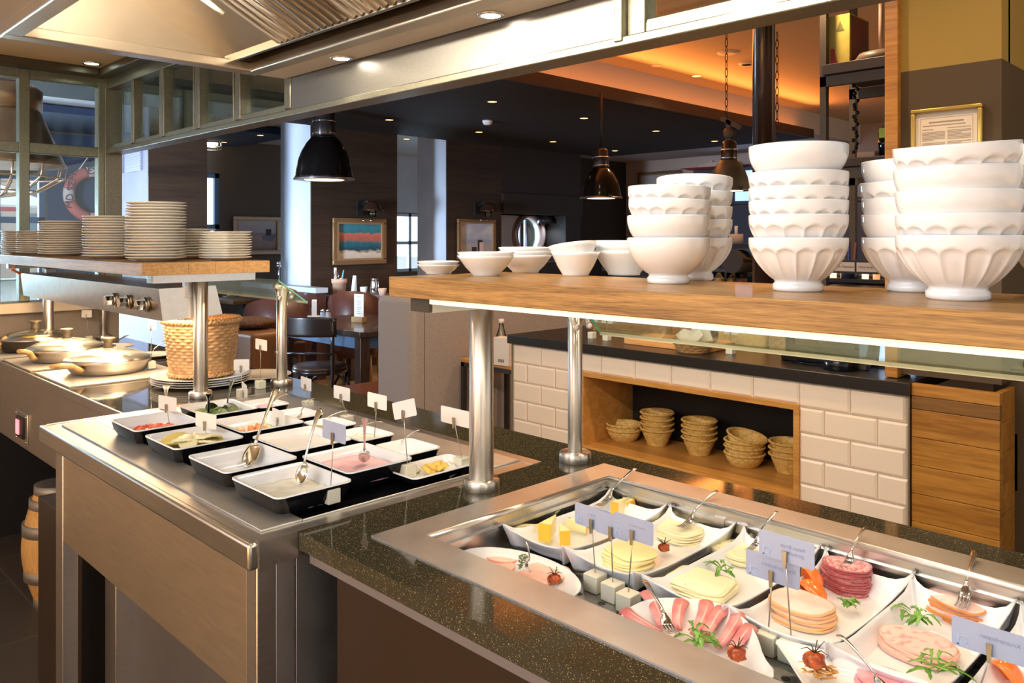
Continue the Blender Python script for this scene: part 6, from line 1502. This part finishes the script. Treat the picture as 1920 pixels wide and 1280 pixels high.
# ================================================================== PENDANT LAMPS
def bell(label,px,Y,y_bot,w_px,ztop=2.62,mat_=None):
    p=at_y(px,y_bot,Y); d=p.x*FW[0]+p.y*FW[1]; R=w_px*d/FPX/2; s=R/.24; ZS=1.32
    t=thing('pendant_lamp',label,'pendant lamp',(p.x,p.y,p.z),group=None)
    b=MB().lathe([(.24,0),(.245,.006),(.236,.02),(.228,.06),(.212,.12),(.185,.175),(.148,.225),(.112,.258),(.09,.275),(.088,.275),(.108,.253),(.143,.220),(.180,.170),(.206,.117),(.222,.057),(.230,.02)],48)
    b.v=[(x*s,y*s,z*s*ZS) for x,y,z in b.v]; ob('shade',b,mat_ or mat('black_enamel',(.008,.006,.005),.16,spec=.4),t)
    l_=MB().lathe([(0,-.008),(.15,-.007),(.222,-.002),(.228,.012),(0,.012)],40); l_.v=[(x*s,y*s,z*s) for x,y,z in l_.v]; ob('lens',l_,M['glow_pend'],t)
    r_=MB().lathe([(.234,-.006),(.25,-.006),(.252,.004),(.244,.01),(.234,.004)],48); r_.v=[(x*s,y*s,z*s) for x,y,z in r_.v]; ob('rim',r_,mat('rim_metal',(.45,.40,.36),.25,.9),t)
    n_=MB().lathe([(0,.26),(.085,.262),(.092,.28),(.092,.36),(.085,.37),(.085,.42),(.07,.44),(.03,.45),(0,.45)],32); n_.v=[(x*s,y*s,z*s*ZS) for x,y,z in n_.v]; ob('neck',n_,mat('neck_grey',(.06,.05,.05),.25,.5),t)
    g=MB(); 
    for zz_ in (.29,.365): g.lathe([(.092*s,zz_*s*ZS-.004),(.098*s,zz_*s*ZS-.004),(.098*s,zz_*s*ZS+.004),(.092*s,zz_*s*ZS+.004)],28)
    ob('neck_bands',g,M['chrome'],t)
    ob('stem',MB().cyl((0,0,.44*s*ZS),.012,max(.03,ztop-p.z-.44*s*ZS),10),M['blackm'],t)
    k=MB()
    for a in (2.6,-.45): k.box(.235*s*math.cos(a)-.012,.235*s*math.cos(a)+.012,.235*s*math.sin(a)-.012,.235*s*math.sin(a)+.012,-.004,.022)
    ob('latch',k,M['blackm'],t)
    spot('pendant_light',(p.x,p.y,p.z-.02),14,(1,.75,.45),110,.6)
    return t
bell('large glossy black bell pendant lamp over the left dining area',608,3.95,336,108)
bell('black bell pendant lamp above the small bowls',1127,5.2,371,76)
g_=bell('grey-green industrial pendant lamp behind the four-bowl stack',1367,5.3,357,76,ztop=2.0,mat_=noisy('patina_grey',[(.3,(.10,.095,.07)),(.7,(.17,.16,.12))],(1,1,1),12,5,.4,.4))
hk=at_y(1362,240,5.3); k=MB(); k.box(-.09,.09,-.012,.012,.02,.05,Matrix.Rotation(.5,4,'Y')); k.box(-.02,.02,-.012,.012,-.12,.06); k.ball((0,0,-.04),.05,1,.4,1); 
ob('hook_bracket',k,mat('iron_hook',(.07,.06,.045),.5,.5),g_,loc=(0,0,hk.z-g_.location.z))
def chain(label,px,Y,y0,y1):
    p0,p1=at_y(px,y0,Y),at_y(px,y1,Y); b=MB(); n=int((p0.z-p1.z)/.055)
    for i in range(n):
        z=p0.z-i*.055; ring=[]
        for k in range(17):
            a=2*PI*k/16; x,zz=.010*math.cos(a),.032*math.sin(a); ring.append((x,0,z-.03+zz) if i%2 else (0,x,z-.03+zz))
        b.tube(ring,.0028,6)
    return solo('hanging_chain',b,mat('chain_iron',(.03,.022,.018),.5,.5),label,'chain',org=(0,0,p1.z),loc=(p0.x,Y,p1.z))
c1=chain('iron chain holding the grey industrial lamp',1362,5.3,30,252); c2=chain('iron chain hanging just right of the dark column',1457,5.3,60,270)
# column
p=at_y(1432,160,4.6); d=p.x*FW[0]+p.y*FW[1]; R=41*d/FPX/2
cl=struct('column',MB().lathe([(R,0),(R,2.88),(R*1.12,2.90),(R*1.12,2.98)],40),mat('column_dark_steel',(.035,.022,.022),.22,.3,coat=.3),loc=(p.x,4.6,0)); cl['kind']='structure'
# ================================================================== BAR AREA BEHIND
bar=thing('bar_counter','long dark bar counter in the back of the restaurant','bar',(-4.2,8.0,0))
ob('front',MB().box(-6.3,-1.5,8.0,8.1,0,1.02),M['wall_black'],bar,org=(-4.2,8.0,0)); ob('top',MB().box(-6.4,-1.4,7.9,8.6,1.02,1.07),M['blackm'],bar,org=(-4.2,8.0,0),bevel=.004)
# back cabinets with blue glowing glass
a=at_y(1290,360,10.6); b_=at_y(1420,360,10.6)
cbk=thing('display_cabinet','wall cabinet with blue lit glass doors behind the bar','cabinet',(a.x,10.9,1.5))
za,zb2=at_y(1300,318,10.6).z,at_y(1300,385,10.6).z
ob('carcass',MB().box(0,3.4,0,.25,0,za-zb2).box(0,3.4,-.02,.27,-1.0,-.02),mat('cabinet_slate',(.055,.05,.07),.5),cbk); cbk.location=(a.x,10.75,zb2)
for i in range(5):
    dn=ob('glass_door',MB().box(.06+i*.66,.66+i*.66,-.015,-.005,.05,za-zb2-.05),M['screen'] if i in (1,2) else mat('dim_pane%d'%i,(.14,.18,.26),.15),cbk)
rbx=thing('ship_model','red and cream model ship standing on top of the blue lit cabinet','model ship',(at_y(1335,310,10.7).x,10.8,za+.01))
ob('hull',MB().hull8([(-.55,-.04,0),(.55,-.04,0),(.55,.04,0),(-.55,.04,0)],[(-.75,-.08,.10),(.70,-.08,.08),(.70,.08,.08),(-.75,.08,.10)]),mat('ship_red',(.28,.04,.03),.5),rbx)
ob('superstructure',MB().box(-.35,.35,-.05,.05,.09,.20).box(-.2,.15,-.04,.04,.20,.27).box(-.1,-.05,-.03,.03,.27,.36).box(.2,.23,-.01,.01,.2,.42),mat('ship_cream',(.75,.52,.40),.5),rbx)
rbx.scale=(.8,.8,.36)
rb2=dup(rbx,(at_y(1440,300,10.7).x+.6,10.8,za+.01),'second model ship standing further right on the cabinet')
# appliances seen between bowls
def atY(px,py,Y): return at_y(px,py,Y)
gz=1.07
p=atY(1375,500,8.0); gm=thing('coffee_grinder','round black cylinder end with brass pipe between the bowl stacks','machine',(p.x,7.3,0)); p=at_y(1372,490,7.3); r_=22*(p.x*FW[0]+p.y*FW[1])/FPX
gm.location=(p.x,7.3,p.z); ob('drum',MB().cyl((0,0,0),r_,.5,32,'y'),mat('drum_brown',(.05,.035,.022),.45),gm); ob('brass_pipe',MB().cyl((r_,.05,.02),.03,.5,14,'x'),mat('brass',(.75,.48,.18),.2,1),gm); ob('arm',MB().box(0,.9,.1,.2,.05,.16),M['black'],gm)
gm.location.z=p.z; 
sh=thing('bar_shelf','low dark bar shelf carrying the dispensers','shelf',(p.x-.6,7.3,0)); ob('board',MB().box(-.4,2.2,0,.5,p.z-r_-.38,p.z-r_-.34),M['blackm'],sh); ob('legs',MB().box(-.38,-.34,.02,.48,0,p.z-r_-.36).box(2.14,2.18,.02,.48,0,p.z-r_-.36),M['blackm'],sh)
ce=[noisy('cereal_%d'%i,[(.35,a_),(.65,c_)],(1,1,1),30,3,.6,bump=.5,bscale=.01) for i,(a_,c_) in enumerate([((.22,.13,.05),(.45,.30,.14)),((.35,.22,.10),(.62,.44,.24)),((.45,.18,.03),(.80,.42,.10)),((.5,.12,.05),(.7,.3,.12))])]
for i,(px,l) in enumerate([(1338,'dark muesli'),(1362,'pale muesli'),(1388,'golden cereal flakes'),(1404,'reddish cereal')]):
    q=at_y(px,520,7.6); d=(q.x*FW[0]+q.y*FW[1])/FPX; t=thing('cereal_dispenser','clear dispenser of '+l+' between the bowl stacks','dispenser',(q.x,7.45,p.z-r_-.34),group=None); ob('jar',MB().cyl((0,0,0),11*d,.34,20),M['bottle'],t); ob('cereal',MB().cyl((0,0,.01),10*d,.27,20),ce[i],t)
q=at_y(1385,462,7.5); t=thing('knitted_jar','beige ribbed jar with a glass stopper between the bowl stacks','jar',(q.x,7.45,p.z+r_+.06)); d=(q.x*FW[0]+7.5*FW[1])/FPX
ob('jar',MB().cyl((0,0,0),13*d,18*d,24),noisy('knit_beige',[(.3,(.45,.35,.28)),(.7,(.65,.52,.44))],(1,1,1),80,3,.8),t); ob('stopper',MB().cyl((0,0,18*d),3*d,15*d,12),M['ceramic'],t); ob('stand',MB().box(-.2,.2,-.1,.1,-.05,0),M['blackm'],t)
# right part: shelving rack with box, dish, glass, labels
RX0=at_y(1537,200,4.3).x; RX1=at_y(1700,200,4.3).x
rk=thing('metal_shelf_rack','dark metal shelf rack behind the painted wall','rack',(RX0,4.3,0)); 
m_rk=mat('rack_grey',(.10,.08,.06),.5,.4); 
def zpy(px,py,Y): return at_y(px,py,Y).z
post=MB(); post.box(0,.035,0,.035,0,2.98); ob('post',post,m_rk,rk)
px3=at_y(1592,200,4.75).x; ob('post',MB().box(px3-RX0,px3-RX0+.035,.45,.485,0,2.98),m_rk,rk)
for i,(py,th_) in enumerate([(123,.055),(300,.045)]):
    z=zpy(1545,py,4.3); ob('shelf_board',MB().box(.02,1.3,-.02,.50,z-th_,z),mat('rack_board',(.05,.032,.02),.45),rk,bevel=.003)
    ob('cross_bar',MB().box(0,1.3,0,.03,z-th_-.06,z-th_-.005).box(px3-RX0,1.3,.45,.48,z-th_-.07,z-th_-.01),m_rk,rk)
z1_=zpy(1545,123,4.3); z2_=zpy(1545,300,4.3)
ob('shelf_board',MB().box(.02,1.3,-.02,.50,1.15,1.18),mat('rack_board2',(.05,.032,.02),.45),rk)
a=at_y(1562,110,4.42); b_=at_y(1602,110,4.42); bx=thing('cardboard_box','yellow-green printed cardboard box on the upper rack shelf','box',(b_.x,4.36,z1_))
hh=(at_y(1602,28,4.42).z-z1_)
ob('carton',MB().box(-(b_.x-a.x),0,0,.26,0,hh),noisy('carton_green',[(.4,(.36,.30,.05)),(.6,(.46,.40,.10))],(1,1,1),5,3,.5),bx,bevel=.002)
ob('red_print',MB().hull8([(-.105,-.002,0.0),(-.06,-.002,0),(-.06,0,0),(-.105,0,0)],[(-.105,-.002,hh*.35),(-.085,-.002,hh*.35),(-.085,0,hh*.35),(-.105,0,hh*.35)]),mat('print_red',(.35,.05,.03),.5),bx)
ob('side_print',MB().box(0,.002,.02,.24,0.02,hh*.97),mat('print_maroon',(.20,.05,.03),.5),bx); ob('text_triangle',MB().add([(-.075,-.0015,hh*.68),(-.03,-.0015,hh*.68),(-.052,-.0015,hh*.88)],[(0,1,2)]),mat('print_dark',(.12,.12,.03),.5),bx)
q=at_y(1645,100,4.4); t=thing('paper_towel_stand','dark dome base with a pale upright rod on the upper rack shelf','stand',(q.x,4.45,z1_)); ob('base',MB().lathe([(0,0),(.12,0),(.135,.015),(.11,.05),(.05,.065),(0,.068)],32),mat('dome_grey',(.16,.12,.09),.4),t); ob('rod',MB().cyl((0,0,.06),.012,.34,12),mat('rod_pink',(.55,.38,.30),.4),t)
q=at_y(1663,280,4.4); t=thing('glass_of_tools','drinking glass with green label and utensils on the lower rack shelf','glass',(q.x,4.40,z2_)); ob('glass',MB().lathe([(0,0),(.038,0),(.045,.13),(.042,.13),(.035,.006),(0,.006)],24),M['bottle'],t); ob('label',MB().box(-.02,.03,-.052,-.048,.10,.15),mat('label_green',(.45,.60,.08),.5),t); ob('utensils',MB().box(-.01,.02,-.01,.01,.01,.20).cyl((-.02,0,.01),.012,.16,8),mat('utensil_brown',(.25,.2,.15),.5),t)
q=at_y(1627,285,4.4); solo('soap_block',MB().box(-.05,.05,-.03,.03,0,.04),mat('soap',(.62,.48,.38),.5),'small pale block on the lower rack shelf','block',loc=(q.x,4.40,z2_),bevel=.01)
q=at_y(1604,250,4.6); b=MB()
for i in range(26): b.ball((q.x+.012*math.sin(i*2.2),4.6,z2_+.02+i*.022),.012,segs=8,rings=5)
solo('bead_string',b,M['blackm'],'dark bead string hanging beside the rack post','bead string',org=(q.x,4.6,z2_),loc=(q.x,4.6,z2_)).__setitem__('kind','thing')
# shelf of cups and labels between centre and right stacks
q=at_y(1600,480,4.6); t=thing('utensil_cup','dark blue cup full of coloured pens between the bowl stacks','cup',(q.x,4.55,1.18)); d=(q.x*FW[0]+4.6*FW[1])/FPX
zc=at_y(1600,470,4.6).z
ob('cup',MB().lathe([(0,0),(.045,0),(.05,.13),(.046,.13),(.04,.01),(0,.01)],24),mat('cup_navy',(.03,.035,.08),.25),t)
cols=[(.05,.08,.35),(.55,.15,.08),(.05,.05,.06),(.25,.08,.30),(.5,.3,.1)]
for i in range(7): ob('pen',MB().tube([(.02*math.cos(i),.02*math.sin(i),.02),(.04*math.cos(i),.04*math.sin(i),.22+.01*(i%3))],.006,6),mat('pen%d'%i,cols[i%5],.4),t)
sgn=thing('name_strip','dark strip with three small cream name labels between the bowl stacks','sign',(at_y(1560,500,4.28).x,4.26,at_y(1600,500,4.28).z))
ob('strip',MB().box(-.25,.6,0,.01,-.035,.035),M['blackm'],sgn)
for i,s_ in enumerate(['','Sven Thiemann','Vicky Sempft']):
    lb=ob('label',MB().box(-.09+i*.115,.015+i*.115,-.003,0,-.024,.024),mat('label_cream',(.62,.52,.42),.6),sgn)
    if s_: text(lb,s_,.016,M['blackm'],(-.038+i*.115,-.0035,.0),(PI/2,0,0),ex=.0002)
lt=thing('glass_display','low lit display of bright glasses under the name labels','display',(at_y(1575,525,4.5).x,4.5,at_y(1575,522,4.5).z))
ob('shelf',MB().box(-.2,.5,0,.2,-.02,0),M['blackm'],lt)
for i in range(6): ob('glass',MB().cyl((-.12+i*.06,.05,0),.018,.055,12),emis('glowing_glass%d'%i,[(1,.6,.2),(1,.8,.6),(.9,.3,.08)][i%3],.8),lt)  # glasses are no lamps; their brightness is put in as emission
# ================================================================== LEFT SCREEN VIEW: copper lamp and lifebuoy
q=at_x(5,240,-6.2); cl_=thing('copper_floodlamp','big copper cone lamp with a wire cage beyond the left window','pendant lamp',(q.x,q.y-.0,0)); zb3=at_x(30,312,-6.2).z; q=at_x(-8,312,-6.2)
cl_.location=(-6.2,q.y,zb3)
m_cop=noisy('copper_brown',[(.3,(.30,.16,.08)),(.7,(.48,.28,.15))],(1,1,1),6,4,.3,.8)
ob('cone',MB().lathe([(.42,0),(.40,.03),(.26,.36),(.25,.37),(.27,.38),(.27,.50),(.22,.54),(.0,.55),(0,.53),(.24,.48),(.24,.36),(.38,.03)],48),m_cop,cl_)
ob('glow',MB().lathe([(0,.02),(.38,.02),(.40,.0),(.40,.014),(0,.03)],40),M['glow_soft'],cl_)
b=MB()
for k in range(14):
    a=2*PI*k/14; b.tube([(.42*math.cos(a),.42*math.sin(a),0),(.40*math.cos(a),.40*math.sin(a),-.08),(.25*math.cos(a),.25*math.sin(a),-.17),(.03*math.cos(a),.03*math.sin(a),-.21)],.006,6)
for r,z in ((.40,-.08),(.25,-.17)): b.tube([(r*math.cos(2*PI*i/40),r*math.sin(2*PI*i/40),z) for i in range(41)],.006,6)
ob('wire_cage',b,mat('cage_copper',(.65,.40,.22),.3,.9),cl_); ob('motor_housing',MB().box(-.10,.10,-.12,.12,.58,.78).cyl((0,-.25,.70),.05,.5,16,'y').cyl((0,0,.5),.02,.9,10),mat('housing_brown',(.18,.12,.09),.4,.5),cl_)
q=at_x(176,365,XW+.09); lb_=thing('lifebuoy','faded red and white lifebuoy with lettering hanging on the navy wall','lifebuoy',(XW+.09,q.y,q.z)); dd=(q.x*FW[0]+q.y*FW[1])/FPX; R=43*dd; r_=10*dd
for k in range(8):
    a0,a1=2*PI*k/8+.2,2*PI*(k+1)/8+.2; wh=(k%2==0)
    a0_,a1_=(a0,a0+.30) if wh else (a0-.485,a1); 
for k in range(4):
    for (a0,a1,mm) in ((k*PI/2+.30,k*PI/2+1.35,mat('buoy_red%d'%k,(.62,.16,.13),.6)),(k*PI/2+1.35,k*PI/2+PI/2+.30,mat('buoy_white%d'%k,(.72,.55,.52),.6))):
        b=MB().tube([(0,R*math.cos(a0+(a1-a0)*i/10),R*math.sin(a0+(a1-a0)*i/10)) for i in range(11)],r_,16); ob('ring_section',b,mm,lb_)
ob('rope',MB().tube([(0,R*.6,R*1.0),(0,.0,R*2.0),(0,-R*.7,R*.9)],.008,6),mat('rope',(.7,.65,.6),.7),lb_)
for s_,ang in (('EXP',PI*.5),('MD SZM',PI*.96)):
    to=text(lb_,s_,.11,mat('buoy_ink',(.12,.08,.10),.6),(0,0,0),(0,0,0),ex=.002)
    # facing +X: text x -> +Y, text y -> +Z
    to.rotation_euler=(Matrix(((0,0,1),(1,0,0),(0,1,0)))@Matrix.Rotation(ang-PI/2,3,'Z')).to_euler(); to.location=(r_+.006,R*math.cos(ang),R*math.sin(ang))
# ================================================================== LIGHTS, WORLD, CAMERA
area('daylight_windows',(-11.5,1.2,1.9),3.2,520,(.62,.78,1),(0,math.radians(-90),0),2.0)
area('daylight_far_window',(-10.6,7.6,1.4),1.6,60,(.62,.78,1),(0,math.radians(-90),0),.9)
area('daylight_left',(-5.45,-1.7,1.55),.9,88,(.58,.75,1),(math.radians(90),0,math.radians(22)),1.7,spread=math.radians(62))
for x,y,e in ((-5.1,4.75,12),(-5.1,6.0,12),(-5.2,7.3,12),(-6.6,6.0,12),(-6.5,4.76,12),(-6.6,7.25,10),(-5.2,8.6,10)):
    spot('ceiling_spot',(x,y,2.60),e*2.2,(1,.70,.42),110,.7)
for x,y,e in ((-3.9,6.1,30),(-3.2,3.4,45),(-2.0,4.2,45),(-.6,2.3,30),(-2.2,7.0,30),(-4.0,10.0,60),(-1.7,2.35,45),(-6.5,10.2,40)):
    spot('ceiling_spot',(x,y,2.94),e,(1,.66,.36),130,.8)
# unseen fill light from the kitchen side behind the camera
area('kitchen_fill',(-.8,-1.1,2.25),2.6,38,(.84,.92,1),(math.radians(50),0,0),.8)
area('warm_low_fill',(-1.3,-1.9,.75),2.4,15,(1,.55,.20),(math.radians(90),0,0),.7)  # unseen low warm light added to gild the steel front
area('back_wall_fill',(-1.5,-1.3,2.2),2.6,170,(1,.70,.38),(math.radians(-48),0,0),.5)  # unseen light added to make the reflector wall glow in the steel
area('porthole_daylight',(-8.35,8.22,1.5),.4,7,(.6,.78,1),(0,math.radians(-90),0))
w=bpy.data.worlds.new('world'); bpy.context.scene.world=w; w.use_nodes=True; nt=w.node_tree; L=nt.links.new; bg=nt.nodes['Background']
tc=N(nt,'ShaderNodeTexCoord'); sx_=N(nt,'ShaderNodeSeparateXYZ'); L(tc.outputs['Generated'],sx_.inputs[0])
cr=N(nt,'ShaderNodeValToRGB'); e=cr.color_ramp.elements; mr=N(nt,'ShaderNodeMapRange'); mr.inputs['From Min'].default_value=-1; mr.inputs['From Max'].default_value=1; L(sx_.outputs['X'],mr.inputs['Value']); L(mr.outputs[0],cr.inputs[0])
e[0].position=.22; e[0].color=(1.9,2.25,2.9,1); e[1].position=.42; e[1].color=(0,0,0,1)
# kitchen side: warm glow put into the world colour low down, neutral above
cz=N(nt,'ShaderNodeValToRGB'); ez=cz.color_ramp.elements; ez[0].position=.38; ez[0].color=(1.15,.74,.34,1); ez[1].position=.50; ez[1].color=(.74,.76,.80,1)
mz=N(nt,'ShaderNodeMapRange'); mz.inputs['From Min'].default_value=-1; mz.inputs['From Max'].default_value=1; L(sx_.outputs['Z'],mz.inputs['Value']); L(mz.outputs[0],cz.inputs[0])
fx=N(nt,'ShaderNodeMapRange'); fx.inputs['From Min'].default_value=-.56; fx.inputs['From Max'].default_value=-.16; L(sx_.outputs['X'],fx.inputs['Value'])
mxx=N(nt,'ShaderNodeMix'); mxx.data_type='RGBA'; L(fx.outputs[0],mxx.inputs[0]); L(cr.outputs[0],mxx.inputs[6]); L(cz.outputs[0],mxx.inputs[7])
L(mxx.outputs[2],bg.inputs[0]); bg.inputs[1].default_value=1.0
cam=bpy.data.cameras.new('camera'); co=bpy.data.objects.new('camera',cam); C.objects.link(co); co.location=(0,0,H)
co.rotation_euler=(PI/2,0,math.atan2(-FW[0],FW[1])); cam.sensor_width=36; cam.lens=36*FPX/1920; cam.shift_y=-(640-HY)/1920; cam.clip_start=.05; cam.clip_end=200
sc=bpy.context.scene; sc.camera=co
sc.view_settings.view_transform='Standard'; sc.view_settings.look='None'; sc.view_settings.gamma=1; sc.view_settings.use_curve_mapping=False; sc.view_settings.exposure=.62
sc.cycles.use_denoising=True; sc.cycles.max_bounces=8; sc.cycles.glossy_bounces=4; sc.cycles.transmission_bounces=6; sc.cycles.transparent_max_bounces=12; sc.cycles.sample_clamp_indirect=6; sc.cycles.caustics_reflective=False; sc.cycles.caustics_refractive=False
